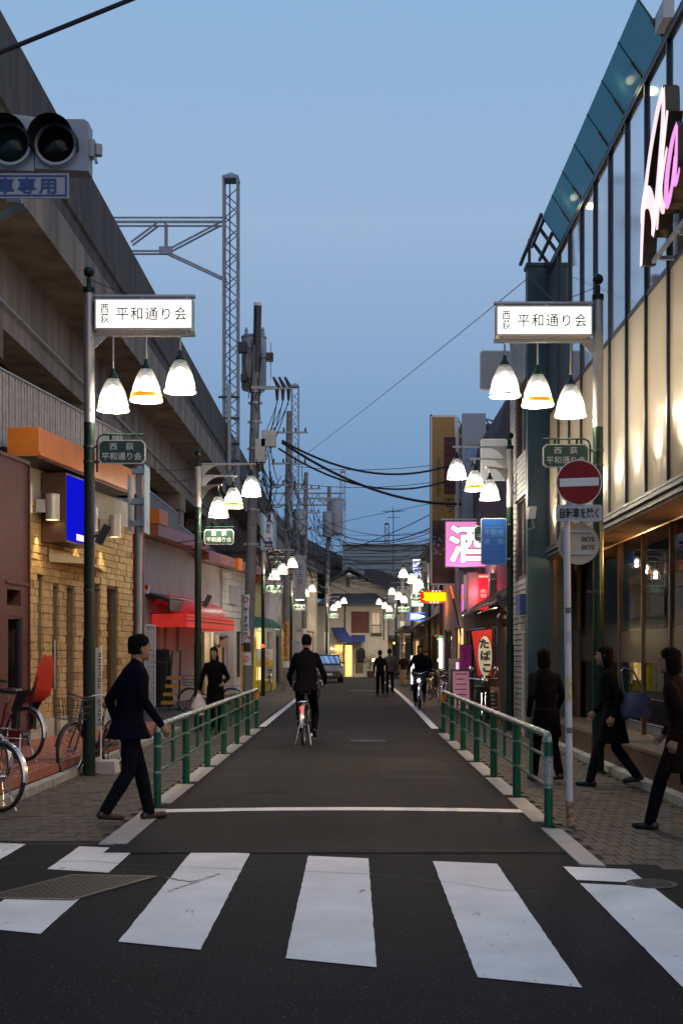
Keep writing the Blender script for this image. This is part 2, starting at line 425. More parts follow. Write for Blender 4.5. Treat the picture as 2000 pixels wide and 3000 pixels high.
# stop line and edge lines
g = G(); n = 24
for i in range(n+1):
    x = -1.86+3.52*i/n; g.v += [(x, 11.62+random.uniform(-.006, .006), crown(x, 11.6)+.004), (x, 11.86+random.uniform(-.006, .006), crown(x, 11.86)+.004)]
g.f = [[2*i, 2*i+2, 2*i+3, 2*i+1] for i in range(n)]; g.m = [0]*n
g.build('stop_line', m_paint, road)
for xa, y0, y1 in ((-1.88, 25.3, 66), (1.66, 24.6, 70)):
    g = G(); n = 44
    for i in range(n+1):
        y = y0+(y1-y0)*i/n; b = bend(y)+(0 if xa < 0 else .12*math.sin((y-24.6)/46*math.pi))
        g.v += [(xa-.075+b, y, .016), (xa+.075+b, y, .016)]
    g.f = [[2*i, 2*i+1, 2*i+3, 2*i+2] for i in range(n)]; g.m = [0]*n
    g.build('edge_line', m_paint, road)
for x, y, w in ((822, 1588, 20), (860, 1588, 10)):
    Y = 4259/(y-1502); g = G(); xx = PX(x, Y); g.quad((xx-.35, Y-.08, .034), (xx+.35, Y-.08, .034), (xx+.35, Y+.08, .034), (xx-.35, Y+.08, .034)); g.build('road_marking', m_paint, road)

# iron covers
def round_cover(x, y, r, z, label):
    t = thing('manhole_cover', label, 'manhole cover', (x, y, z))
    g = G(); g.lathe([(r, 0), (r, .006), (r*.9, .008), (r*.9, .004), (r*.86, .004), (r*.86, .008)], (x, y, z), 28); g.build('rim', M('cover_iron', (.045, .044, .043), .6, metal=.3, var=.3, scale=40), t)
    g = G()
    for i in range(-6, 7):
        for j in range(-6, 7):
            if (i*i+j*j) < 36: g.box(x+i*r*.13-r*.04, y+j*r*.13-r*.04, z+.0081, x+i*r*.13+r*.04, y+j*r*.13+r*.04, z+.013)
    g.build('tread', MATS['cover_iron'], t, kind='stuff')
m_patch = asphalt('patch_asphalt', (.0215, .0205, .0205), (.15, .15, .15)); m_patch2 = asphalt('old_patch_asphalt', (.034, .031, .029), (.17, .16, .15))
for x0, x1, y0, y1, m_ in ((-1.15, -.55, 13.2, 23.5, m_patch), (.35, 1.25, 14.6, 17.4, m_patch2), (-.3, .9, 24.6, 29.0, m_patch), (-1.6, -.9, 28.2, 40.0, m_patch2), (.9, 1.5, 33, 52, m_patch)):
    g = G(); nx_, ny_ = 4, max(2, int((y1-y0)/1.2))
    for j in range(ny_+1):
        for i in range(nx_+1):
            x = x0+(x1-x0)*i/nx_+random.uniform(-.012, .012); y = y0+(y1-y0)*j/ny_; g.v.append((x, y, crown(x, y)+.0035))
    for j in range(ny_):
        for i in range(nx_): a = j*(nx_+1)+i; g.f.append([a, a+1, a+nx_+2, a+nx_+1]); g.m.append(0)
    g.build('asphalt_patch', m_, road)
round_cover(.26, 20.9, .31, crown(.26, 20.9)+.002, 'round iron manhole cover in the middle of the street asphalt')
round_cover(1.97, 8.05, .17, .002, 'small round iron cover beside the last crosswalk bar by the paving')
A_, B_, C_ = Vector((-1.92, 8.36, 0)), Vector((-1.33, 8.30, 0)), Vector((-1.72, 7.50, 0)); D_ = A_+C_-B_
t = thing('steel_hatch_cover', 'rectangular patterned steel hatch cover set in the crossing asphalt', 'hatch cover', (-1.8, 7.9, 0))
m_hatch = M('hatch_steel', (.13, .105, .085), .5, metal=.3, var=.3, scale=30)
g = G(); cc = (A_+C_)/2; q = [A_, B_, C_, D_]; qi = [p+(cc-p)*.06 for p in q]; z1, z2 = Vector((0, 0, .012)), Vector((0, 0, .004))
for i in range(4):
    j = (i+1) % 4; g.quad(q[i]+z1, q[j]+z1, qi[j]+z1, qi[i]+z1); g.quad(q[i]+z2, q[j]+z2, q[j]+z1, q[i]+z1)
g.build('frame', m_hatch, t)
g = G(); g.quad(*[p+Vector((0, 0, .008)) for p in qi]); g.build('plate', M('hatch_plate', (.018, .016, .014), .8, metal=.0, var=.3, scale=20), t)
g = G(); u = (qi[1]-qi[0]); v = (qi[3]-qi[0])
for i in range(12):
    for j in range(17):
        c = qi[0]+u*((i+.5)/12)+v*((j+.5)/17); a = (u if (i+j) % 2 else v).normalized()*.019; b_ = (v if (i+j) % 2 else u).normalized()*.007; z = Vector((0, 0, .0115))
        g.quad(c-a-b_+z, c+a-b_+z, c+a+b_+z, c-a+b_+z)
g.build('tread', m_hatch, t, kind='stuff')

# pavements: bricks one by one near the camera, joined further on, texture beyond
def pavement(name, inside, x0, x1, y0, y1, yparts, yjoin, outline):
    g = G(); g.add([(x, y, -.012) for x, y in outline], [tuple(range(len(outline)))]); base = structure(name, g, m_pavebed)
    g = G(); o2 = [(x, max(y, yjoin), .004) for x, y in outline]; g.add(o2, [tuple(range(len(o2)))]); g.build('far_paving', m_pavefar, base)
    bx, by = .108, .212; cnt = 0; gj = G(); j = 0; y = y0
    while y < yjoin:
        x = x0+(bx/2 if j % 2 else 0)
        while x < x1:
            if inside(x-bx/2, y-by/2) and inside(x+bx/2, y+by/2) and inside(x+bx/2, y-by/2):
                k = random.choice((0, 0, 1, 1, 2)); dz = random.uniform(-.003, .003)
                if y < yparts and cnt < 300:
                    place(bevel_box('pv%d' % k, m_pave[k], .102, .206, .016, .004), 'paver_brick', base, loc=(x, y, -.012+dz), rot=(random.uniform(-.01, .01), random.uniform(-.01, .01), random.uniform(-.01, .01))); cnt += 1
                else:
                    gj.mat(k).box(x-.051, y-.103, -.012, x+.051, y+.103, .004+dz)
            x += bx
        y += by; j += 1
    gj.build('paver_brick_field', m_pave, base, kind='stuff')
    return base
ry = lambda x: 8.73-.5*(x-1.78)
pav_r = pavement('pavement_right', lambda x, y: x > 1.80 and x < 3.26 and y > ry(x), 1.86, 3.3, 8.05, 70, 12.0, 21, [(1.79, ry(1.79)), (3.28, ry(3.28)), (3.28, 72), (1.79, 72)])
pav_l = pavement('pavement_left', lambda x, y: x < -2.03 and x > -3.56 and y > 9.72, -3.55, -2.02, 9.8, 70, 12.2, 21, [(-7.5, 9.70), (-2.02, 9.70), (-2.02, 72), (-7.5, 72)])
g = G(); g.quad((3.28, 5.6, -.014), (12, 5.6, -.014), (12, 9, -.014), (3.28, 8.0, -.014)); g.build('far_paving', m_pavefar, pav_r)

# white kerb strips broken at each rail post
def kerb_strip(par, x0, x1, ya, yb, k=.0):
    g = G(); g.hexa([(x0, ya, -.01), (x1, ya+k, -.01), (x1, yb+k, -.01), (x0, yb, -.01), (x0, ya, .012), (x1, ya+k, .012), (x1, yb+k, .012), (x0, yb, .012)]); g.build('kerb_strip', m_kerbw, par)
LP = [12.2+2.1*k for k in range(7)]; RP = [10.84+2.1*k for k in range(7)]
kerb_strip(pav_l, -2.02, -1.80, 9.72, 11.9)
for a, b in zip(LP, LP[1:]): kerb_strip(pav_l, -2.04, -1.84, a+.16, b-.14)
kerb_strip(pav_r, 1.63, 1.80, 8.78, 10.6, -.08)
for a, b in zip(RP, RP[1:]): kerb_strip(pav_r, 1.62, 1.80, a+.16, b-.14)

# ================================================================ guard rails
def guard_rail(X, ys, label, sgn):
    t = thing('guard_rail', label, 'guard rail', (X, ys[0], 0))
    H = .80
    for i, y in enumerate(ys):
        g = G(); r = .038 if i in (0, 6) else .043; top = H-.06 if i in (0, 6) else H-.02
        g.cyl((X, y, -.02), (X, y, top), r, n=14); p = g.build('post', m_railgreen, t, smooth=True)
        for z in (.34, .6):
            g = G(); g.cyl((X, y, z-.012), (X, y, z+.012), r+.004, n=14); g.build('collar', M('collar_grey', (.22, .33, .29), .4, metal=.3), p, smooth=True)
        if i == 6:
            g = G(); g.cyl((X, y, .62), (X, y, .76), r+.003, n=14); g.build('reflector', M('amber_reflector', (.75, .28, .02), .35), p, smooth=True)
        if i == 0 and sgn > 0:
            g = G(); g.cyl((X, y, .36), (X, y, .60), r+.003, n=14); st = g.build('sticker', M('worn_sticker', (.3, .32, .3), .6, var=.5, scale=40), p, smooth=True)
    y0, y1 = ys[0], ys[-1]; c = .09
    pts = [(X, y0, H-.07), (X, y0+.012, H-.035), (X, y0+.04, H-.01), (X, y0+c, H)]+[(X, y0+c+(y1-y0-2*c)*k/12, H) for k in range(1, 12)]+[(X, y1-c, H), (X, y1-.04, H-.01), (X, y1-.012, H-.035), (X, y1, H-.07)]
    g = G(); g.tube(pts, .034, 12); g.build('top_rail', m_railtop, t, smooth=True)
    for z, nm in ((.6, 'middle_rail'), (.34, 'bottom_rail')):
        for a, b in zip(ys, ys[1:]):
            g = G(); g.cyl((X, a+.03, z), (X, b-.03, z), .017, n=8); g.build(nm, m_railgreen, t, smooth=True)
    for a, b in zip(ys, ys[1:]):
        m = (a+b)/2; g = G(); g.box(X-.012, m-.055, .325, X+.012, m+.055, H-.025); g.build('infill_plate', m_railgreen, t)
    return t
guard_rail(-1.95, LP, 'green tubular guard rail along the pavement on the viaduct side', -1)
guard_rail(1.735, RP, 'green tubular guard rail along the pavement beside the glass building', 1)

# ================================================================ lamp posts
def hanging_lamp(t, x, y, zr, ztop, orange, power=95, n=36):
    g = G(); g.cyl((x, y, zr+.50), (x, y, ztop), .013, n=8); g.ball((x, y, zr+.52), .02, 8); g.build('lamp_stem', m_steel, t, smooth=True)
    g = G(); g.lathe([(.075, zr+.385), (.07, zr+.40), (.03, zr+.46), (.018, zr+.52)], (x, y, 0), 14); g.build('lamp_cap', m_green, t, smooth=True)
    g = G(); g.lathe([(.200, zr-.004), (.196, zr+.006), (.190, zr+.03), (.184, zr+.08), (.170, zr+.15), (.150, zr+.22), (.120, zr+.30), (.090, zr+.355), (.068, zr+.388)], (x, y, 0), n, rib=-.004, cap=False)
    s = g.build('lamp_shade', m_shade, t, smooth=True)
    g = G(); g.lathe([(.203, zr-.008), (.207, zr), (.203, zr+.008), (.199, zr)], (x, y, 0), n, cap=False); g.build('rim', m_signwhite, s, smooth=True)
    if orange:
        g = G(); g.lathe([(.1985, zr+.022), (.1945, zr+.05), (.1900, zr+.078)], (x, y, 0), n, cap=False); g.build('color_band', m_band, s, smooth=True)
    g = G(); g.ball((x, y, zr+.205), .078, 14, sz=1.35); g.build('bulb', m_bulb, t, smooth=True)
    light('bulb_light', (x, y, zr+.055), power, (1, .86, .64), .05, t)

def name_plate(t, x, y, z, sgn, s=1.0):
    """Green street-name plate with cut corners, hung from a bracket bar."""
    w, h, c = .585*s, .30*s, .04*s
    def octa(k, yy): return [(x+sx*(w/2-k-cx), yy, z+sz*(h/2-k-cz)) for sx, sz, cx, cz in ((-1, -1, c, 0), (1, -1, c, 0), (1, -1, 0, c), (1, 1, 0, c), (1, 1, c, 0), (-1, 1, c, 0), (-1, 1, 0, c), (-1, -1, 0, c))]
    g = G(); g.prism(octa(0, y-.012), (0, .024, 0)); p = g.build('name_plate', m_signwhite, t)
    g = G(); g.prism(octa(.014*s, y-.0155), (0, .031, 0)); g.build('plate_field', m_signgreen, p)
    text('西　荻', m_signwhite, p, (x, y-.0156, z+.068*s), XR, ZU, .082*s, bold=.012, width=.30*s)
    text('平和通り会', m_signwhite, p, (x, y-.0156, z-.055*s), XR, ZU, .088*s, bold=.012, width=.50*s)

def lamp_pole(t, X, Y, top, silver0, rb=.078, ru=.067):
    g = G(); g.cyl((X, Y, 0), (X, Y, 1.72), rb, n=16); g.lathe([(rb+.03, 0), (rb+.03, .02), (rb+.005, .03)], (X, Y, 0), 16); g.build('pole_base', m_green, t, smooth=True)
    g = G(); g.cyl((X, Y, 1.72), (X, Y, silver0), ru, n=16); g.build('pole_lower', m_green, t, smooth=True)
    g = G(); g.cyl((X, Y, silver0), (X, Y, top-.33), ru, n=16); g.build('pole_upper', m_steel, t, smooth=True)
    g = G(); g.lathe([(ru+.008, top-.34), (ru+.008, top-.27), (.03, top-.255), (.03, top-.15)], (X, Y, 0), 16); g.ball((X, Y, top-.07), .07, 14); g.build('finial', m_green, t, smooth=True)

def flood(t, X, Y, z, sgn):
    g = G(); g.bar((X+sgn*.06, Y-.02, z), (X+sgn*.15, Y-.02, z), .03, .03); a, b = Vector((X+sgn*.12, Y-.03, z-.10)), Vector((X+sgn*.24, Y-.03, z+.13)); g.bar(a, b, .10, .035, (0, 1, 0)); g.build('spotlight', m_dark, t)

def cable_on(t, X, Y, z0, z1, sx):
    pts = [(X+sx*(.072+.012*math.sin(z*2.1)), Y-.03, z) for z in [z0+(z1-z0)*i/16 for i in range(17)]]
    g = G(); g.tube(pts, .006, 5); g.build('cable', m_grey, t, smooth=True)

def gate_lamp(X, Y, sgn, label, rims):
    t = thing('street_lamp', label, 'street lamp', (X, Y, 0), group='lamp posts with lit name boxes')
    lamp_pole(t, X, Y, 6.38, 4.42)
    L = 1.33
    for z, nm in ((6.0, 'top_bar'), (5.52, 'lower_bar')):
        g = G(); g.cyl((X, Y-.0, z), (X+sgn*L, Y, z), .028, n=10); g.build(nm, m_steel, t, smooth=True)
    x0, x1 = sorted((X+sgn*.085, X+sgn*(L-.02)))
    g = G(); g.box(x0, Y-.085, 5.57, x1, Y+.085, 5.955); bx = g.build('sign_box', m_steel, t)
    for s in (-1, 1):
        g = G(); g.box(x0+.02, Y+s*.0855, 5.592, x1-.02, Y+s*.092, 5.933); g.build('lit_face', m_lightbox, bx)
    c = (x0+x1)/2
    text('西\n荻', M('box_ink', (.05, .04, .035), .7), bx, (x0+.13, Y-.093, 5.762), XR, ZU, .24, width=.11, line=.95, bold=.012)
    text('平和通り会', MATS['box_ink'], bx, (c+.10, Y-.093, 5.762), XR, ZU, .155, width=.88, space=1.18, bold=.008)
    for dx in (.12, L/2, L-.1):
        g = G(); g.box(X+sgn*dx-.02, Y-.03, 5.53, X+sgn*dx+.02, Y+.03, 5.575); g.box(X+sgn*dx-.02, Y-.03, 5.95, X+sgn*dx+.02, Y+.03, 5.985); g.build('clamp', m_steel, t)
    g = G(); g.prism([(X+sgn*.06, Y-.01, 5.50), (X+sgn*.22, Y-.01, 5.50), (X+sgn*.06, Y-.01, 5.34)], (0, .02, 0)); g.build('gusset', m_steel, t)
    for i, (dx, zr) in enumerate(rims): hanging_lamp(t, X+sgn*dx, Y, zr, 5.50, i == 1)
    zb = 4.27; g = G(); g.tube([(X+sgn*.10, Y, 3.8), (X+sgn*.10, Y, zb-.09), (X+sgn*.12, Y, zb-.03), (X+sgn*.17, Y, zb), (X+sgn*.70, Y, zb)], .012, 6); g.build('plate_bracket', m_green, t, smooth=True)
    name_plate(t, X+sgn*.415, Y-.02, 4.05, sgn)
    for dx in (.27, .55):
        g = G(); g.box(X+sgn*dx-.018, Y-.012, 4.19, X+sgn*dx+.018, Y-.004, 4.26); g.build('hanger', m_green, t)
    for z in (4.12, 3.93, 2.32):
        g = G(); g.cyl((X, Y, z-.015), (X, Y, z+.015), .074, n=14); g.bar((X+sgn*.06, Y, z), (X+sgn*.13, Y, z), .03, .03); g.build('pole_band', m_dark, t, smooth=True)
    flood(t, X, Y, 3.0, sgn); cable_on(t, X, Y, 2.9, 5.7, -.5 if sgn > 0 else .5)
    g = G(); g.tube(catenary((X+sgn*.05, Y, 6.2), (X+sgn*.48, Y, 6.04), .01, 6), .005, 5); g.build('stay_wire', m_wire, t)
    return t
gate_lamp(-3.30, 15.3, 1, 'tall lamp post with lit white name box in front of the tan stone shop', [(.30, 4.58), (.715, 4.70), (1.14, 4.81)])
gate_lamp(3.13, 15.6, -1, 'tall lamp post with lit white name box beside the glass building', [(.35, 4.57), (.77, 4.70), (1.19, 4.82)])

def tier_lamp(X, Y, sgn, label, up=0.0, power=85, n=24, plate=True):
    t = thing('street_lamp', label, 'street lamp', (X, Y, 0), group='three-arm lamp posts down the street')
    top = 5.56+up; lamp_pole(t, X, Y, top, 4.42, .078, .066)
    for i, (L, z, yo) in enumerate(((1.14, top-.29, 0), (.78, top-.52, .03), (.50, top-.73, -.25))):
        a = Vector((X+sgn*.05, Y, z+up*0)); b = Vector((X+sgn*L, Y+yo, z))
        g = G(); g.cyl(a, b, .02, n=8); g.build('arm', m_steel, t, smooth=True)
        d = (b-a).normalized(); pts = [a+d*.02+Vector((0, 0, -.02))]+[a+d*(.02+.36*k/6)+Vector((0, 0, -.02-.26*(1-k/6)**2.2)) for k in range(7)]
        g = G(); g.prism([a+d*.02+Vector((0, -.008, -.018))]+[a+d*(.02+.36*k/6)+Vector((0, -.008, -.022-.26*(1-k/6)**2.2)) for k in range(6, -1, -1)], (0, .016, 0)); g.build('gusset', m_steel, t)
        q = b-d*.09; hanging_lamp(t, q.x, q.y, z-[.62, .62, .62][i], z-.015, i == 1, power, n)
    zb = 4.03+up*.2; g = G(); g.tube([(X+sgn*.10, Y, zb-.4), (X+sgn*.10, Y, zb-.07), (X+sgn*.13, Y, zb-.02), (X+sgn*.18, Y, zb), (X+sgn*.70, Y, zb)], .012, 6); g.build('plate_bracket', m_green, t, smooth=True)
    name_plate(t, X+sgn*.415, Y-.02, zb-.20, sgn)
    for z in (zb-.1, zb-.3):
        g = G(); g.cyl((X, Y, z-.015), (X, Y, z+.015), .074, n=12); g.build('pole_band', m_dark, t, smooth=True)
    if Y < 30: flood(t, X, Y, 2.55, sgn); cable_on(t, X, Y, 2.4, 4.6, -.5 if sgn > 0 else .5)
    return t
tier_lamp(-3.05, 24.1, 1, 'three-arm lamp post in front of the shuttered shop, second from the crossing')
tier_lamp(-3.23, 44.0, 1, 'three-arm lamp post behind the eye clinic sign')
tier_lamp(-3.07, 61.0, 1, 'three-arm lamp post past the second utility pole', n=16)
tier_lamp(-1.60, 75.0, 1, 'farthest lamp post on the viaduct side, in front of the end house', n=16)
tier_lamp(3.10, 24.1, -1, 'three-arm lamp post carrying a blue estate agent sign', up=.34)
tier_lamp(3.10, 49.6, -1, 'three-arm lamp post in front of the tall brown mural sign', n=16)
tier_lamp(3.10, 63.9, -1, 'three-arm lamp post between the neon signs and the end house', n=16)
tier_lamp(2.70, 76.5, -1, 'farthest lamp post on the bar side, right of the end house', n=16)

# ================================================================ railway viaduct
via = thing('railway_viaduct', 'long raised concrete railway viaduct with stained parapet above the shops', 'viaduct', (-6, 40, 0))
def via_x(y): return 0 if y < 88 else (y-88)**2*.0021
def sweep(name, prof, y0, y1, m, step=5):
    g = G(); n = max(1, int((y1-y0)/step)); k = len(prof)
    for i in range(n+1):
        y = y0+(y1-y0)*i/n
        for x, z in prof: g.v.append((x+via_x(y), y, z))
    for i in range(n):
        for j in range(k):
            a = i*k+j; b = i*k+(j+1) % k; g.f.append([a, b, b+k, a+k]); g.m.append(0)
    g.f += [list(range(k)), list(range(n*k, n*k+k))[::-1]]; g.m += [0, 0]
    return g.build(name, m, via)
y = 2.0
while y < 190:
    y1 = y+4.97 if y < 88 else y+19.97
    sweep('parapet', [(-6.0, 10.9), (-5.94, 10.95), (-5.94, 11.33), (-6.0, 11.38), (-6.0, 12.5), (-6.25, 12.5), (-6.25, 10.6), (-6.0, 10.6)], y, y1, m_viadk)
    sweep('slab_edge', [(-6.0, 9.74), (-6.0, 10.6), (-6.25, 10.6), (-6.26, 10.4), (-14, 10.4), (-14, 9.9), (-7.1, 9.74)], y, y1, m_via)
    sweep('girder', [(-7.1, 8.14), (-7.1, 9.735), (-8.0, 9.735), (-8.0, 8.14)], y, y1, m_via)
    sweep('inner_girder', [(-10.4, 8.14), (-10.4, 9.78), (-11.3, 9.78), (-11.3, 8.14)], y, y1, m_viadk)  # dark colour stands in for deep shade under the deck
    y = y1+.03
for y in range(6, 100, 9):
    g = G(); g.box(-8.05, y-.55, 0, -7.12, y+.55, 8.14); g.box(-8.1, y-.75, 7.5, -7.08, y+.75, 8.13)
    g.build('pier', m_via, via)
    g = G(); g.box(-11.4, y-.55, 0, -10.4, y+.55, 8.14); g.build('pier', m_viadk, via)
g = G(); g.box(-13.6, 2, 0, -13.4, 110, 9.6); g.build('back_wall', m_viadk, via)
g = G()
for y0 in (6, 26, 46): g.cyl((-7.02, y0, 8.6), (-7.02, y0+19.8, 8.6), .03, n=6)
g.build('conduit', m_galv, via)

# ================================================================ left: orange-fascia shops
# --- tan stone shop
b1 = Fr((-4.97, 18.65), (.148, .989)); LEN = 4.93; GZ = .2
shop = thing('stone_front_shop', 'low shop clad in tan stone with orange fascia and blue lit sign', 'shop', (-4.6, 21, 0))
sx = b1.s_of
holes = [(sx(87), sx(100), 1.3, 2.77), (sx(121), sx(135.5), GZ, 2.62), (sx(152), sx(172), GZ, 2.62), (sx(208), sx(229), GZ, 2.75), (sx(246), sx(271), GZ+.3, 2.72)]
g = G(); b1.wall(g, 0, LEN, GZ, 3.93, -.3, -.03, holes); g.build('wall', M('stone_mortar', (.16, .13, .09), .9), shop)
g = G(); b1.box(g, 0, LEN, -.3, .0, 3.93, 4.40); g.build('upper_wall', m_plaster, shop)
g = G(); b1.box(g, .0, LEN, -3.5, -.36, 0, 4.7); g.build('body', m_void, shop)
g = G()
for a0, a1 in ((0, sx(121)), (sx(135.5), sx(152)), (sx(172), sx(208)), (sx(229), LEN)): b1.box(g, a0, a1, -.03, .035, GZ, .50)
g.build('plinth', m_conc, shop)
m_st = [M('stone_%d' % i, c, .8, var=.25, scale=14, bump=.6, bscale=45) for i, c in enumerate([(.40, .27, .125), (.35, .235, .105), (.43, .30, .15), (.25, .145, .06)])]
stones = []
zz = .50; k = 0
while zz < 3.90:
    hh = random.choice((.105, .12, .13)); a = -random.uniform(0, .2)
    while a < LEN:
        w = random.uniform(.17, .40); a0, a1 = max(a, 0), min(a+w, LEN); a += w
        if a1-a0 < .05: continue
        spans = [(a0, a1)]
        for h in holes:
            if h[2]-.02 < zz+hh*.6 and zz+hh*.4 < h[3]:
                spans = [q for s0, s1 in spans for q in ((s0, min(s1, h[0])), (max(s0, h[1]), s1)) if q[1]-q[0] > .03]
        for s0, s1 in spans: stones.append((s0, s1, zz, min(zz+hh, 3.93)))
    zz += hh
stones.sort(key=lambda q: -(q[1]-q[0])*(q[3]-q[2])-(.02 if q[2] > 1.1 else 0))
ang = math.atan2(b1.t.y, b1.t.x); gj = G()
for i, (s0, s1, z0, z1) in enumerate(stones):
    k = random.choices((0, 1, 2, 3), (5, 4, 4, .6))[0]; dd = random.uniform(.028, .05)
    if i < 300:
        p = b1.p((s0+s1)/2, -.03+dd/2, (z0+z1)/2)
        place(unit_box('st%d' % k, m_st[k]), 'stone', shop, loc=p, rot=(random.uniform(-.015, .015), random.uniform(-.02, .02), ang), scale=(s1-s0-.010, dd, z1-z0-.010))
    else:
        gj.mat(k); b1.box(gj, s0+.005, s1-.005, -.03, -.03+dd, z0+.005, z1-.005)
gj.build('small_stones', m_st, shop, kind='stuff')
for h in holes:                                             # doors and slit windows
    lit = h[0] > sx(200)
    nm = 'door' if h[2] < .3 else 'window'
    b1.window(shop, h[0], h[1], h[2], h[3], -.14, m_brown, m_panedark if not lit else glass('warm_pane', (.9, .85, .7), .45, .05, (.05, .035, .02)), nm)
g = G(); g.cyl(b1.p(sx(124), .02, .95), b1.p(sx(124), .02, 1.75), .018, n=8); g.build('door_handle', m_chrome, shop, smooth=True)
g = G(); b1.box(g, sx(209), sx(270), -.34, -.32, .3, 2.7); g.build('interior_panel', M('warm_interior', (.55, .33, .12), .8, emit=.35, ecol=(1, .55, .15)), shop)
g = G(); b1.box(g, LEN, LEN+.42, -.3, .10, 0, 4.40); g.build('end_pier', m_maroon, shop)
# orange fascia in panels, and its soffit
FE = sx(311, .5)
for a0, a1 in ((-.75, .9), (.904, 2.55), (2.554, 4.1), (4.104, FE)):
    g = G(); b1.box(g, a0, a1, .02, .50, 4.42, 4.84); b1.box(g, a0, a1, .505, .53, 4.43, 4.47); g.build('fascia_panel', m_orange, shop)
g = G(); b1.box(g, -.75, FE, -.3, .46, 4.402, 4.418); g.build('soffit', m_dark, shop)
# blue sign box
zb0, zb1 = 3.28, 4.36; sa, sb = sx(152, .42), sx(219, .42)
g = G(); b1.box(g, sa, sb, .02, .42, zb0, zb1); bxs = g.build('sign_box', m_brown, shop)
g = G(); b1.box(g, sa+.03, sb-.03, .421, .43, zb0+.03, zb1-.03); g.build('lit_face', M('blue_lit_face', (.002, .002, .08), .7, emit=.60, ecol=(.006, .010, 1), var=.2, scale=2, spec=.0), bxs)
g = G(); b1.box(g, sa+.42, sb-.05, .431, .433, zb0+.06, zb0+.16); g.build('white_print', M('sign_print', (.7, .6, .8), .4, emit=.8, ecol=(.9, .7, 1)), bxs)
# wedge canopy
g = G(); s0, s1 = sx(116, .05), sx(244, .05); g.add([b1.p(s0, .03, 2.99), b1.p(s0+.55, .50, 2.99), b1.p(s1, .03, 3.0), b1.p(s0, .03, 3.20), b1.p(s0+.55, .50, 3.05), b1.p(s1, .03, 3.03)], [(0, 1, 2), (3, 5, 4), (0, 3, 4, 1), (1, 4, 5, 2), (0, 2, 5, 3)]); g.build('canopy', M('canopy_tan', (.5, .41, .27), .7), shop)
# cylinder wall lamps
for x in (62, 126, 214, 268):
    s = sx(x, .3); d = .27; p0 = b1.p(s, d, 3.60); p1 = b1.p(s, d, 4.0)
    g = G(); g.cyl(p0, p1, .108, n=20, caps=False); g.cyl(p1-Vector((0, 0, .01)), p1, .106, n=20); wl = g.build('wall_lamp', M('lamp_beige', (.52, .49, .44), .4, metal=.3), shop, smooth=True)
    g = G(); g.cyl(p0+Vector((0, 0, .015)), p0+Vector((0, 0, .02)), .10, n=20); g.build('lamp_glow', glow('warm_disc', (1, .75, .35), 6), wl)
    g = G(); b1.box(g, s-.05, s+.05, .02, .17, 3.72, 3.92); g.build('lamp_bracket', m_signwhite, wl)
    q = b1.p(s, .13, 3.57); light('lamp_spot', q, 100, (1, .66, .26), .03, shop, 50, (-.10, .01, -1), 1)
# --- slatted fence on the roof edge
fen = thing('slat_fence', 'pale grey fence of vertical battens standing on the orange-fascia shop', 'fence', tuple(b1.p(2, -.6, 4.8)))
m_batten = M('batten_grey', (.40, .37, .35), .6, var=.2, scale=9)
a = sx(-30, -.6); ub = unit_box('batten', m_batten); i = 0
while a < 6.1:
    p = b1.p(a, -.6, 5.3); place(ub, 'batten', fen, loc=p, rot=(0, 0, ang), scale=(.072, .03+.012*(i % 2), 1.32)); a += .118; i += 1
g = G(); s0 = sx(-30, -.6); b1.box(g, s0, 6.12, -.66, -.64, 4.66, 5.94); g.build('backing', M('fence_back', (.2, .19, .18), .8), fen)
g = G(); b1.box(g, s0, 6.12, -.66, -.55, 5.962, 5.99); g.build('cap_rail', m_galv, fen)
# --- maroon neighbour with a lit showcase
mar = thing('maroon_shopfront', 'maroon painted shop front with a lit food showcase window', 'shop', (-4.8, 16, 0))
b0 = Fr((-5.37, 12.9), (.148, .989)); s1 = b0.s_of(65); zt = 4.24
sh = (b0.s_of(19), b0.s_of(53), 1.0, 2.05)
g = G(); b0.wall(g, 0, s1, .0, zt, -.5, 0, [sh, (b0.s_of(17), b0.s_of(49), 2.2, 2.42)]); g.build('wall', m_maroon, mar)
g = G(); b0.box(g, 0, s1+.02, -.52, .03, zt, zt+.05); b0.box(g, s1+.001, s1+.03, -.5, .03, 0, zt); b0.box(g, s1-.75, s1, .002, .02, 2.5, 2.54); g.build('trim', M('maroon_trim', (.06, .02, .02), .4), mar)
g = G(); b0.box(g, 0, s1, -.6, -.51, 0, zt); g.build('backing', M('shop_orange_wall', (.35, .13, .05), .7), mar)
win = b0.window(mar, sh[0], sh[1], sh[2], sh[3], -.02, m_dark, m_shopglass, 'showcase', fw=.03)
for i in range(4):
    z = 1.03+i*.26; g = G(); b0.box(g, sh[0]+.03, sh[1]-.03, -.45, -.08, z, z+.012); g.build('shelf', m_brown, mar)
    for j in range(4):
        s = sh[0]+.10+j*(sh[1]-sh[0]-.2)/3; g = G(); g.lathe([(.03, z+.014), (.07, z+.05), (.075, z+.055)], b0.p(s, -.22, 0), 12); g.ball(b0.p(s, -.22, z+.05), .06, 10, sz=.5)
        g.build('food_model', M('food_%d' % ((i+j) % 4), [(.5, .12, .05), (.55, .35, .1), (.2, .3, .08), (.6, .5, .35)][(i+j) % 4], .4), mar, smooth=True)
light('showcase_light', b0.p((sh[0]+sh[1])/2, -.12, 2.0), 40, (1, .8, .5), .05, mar)
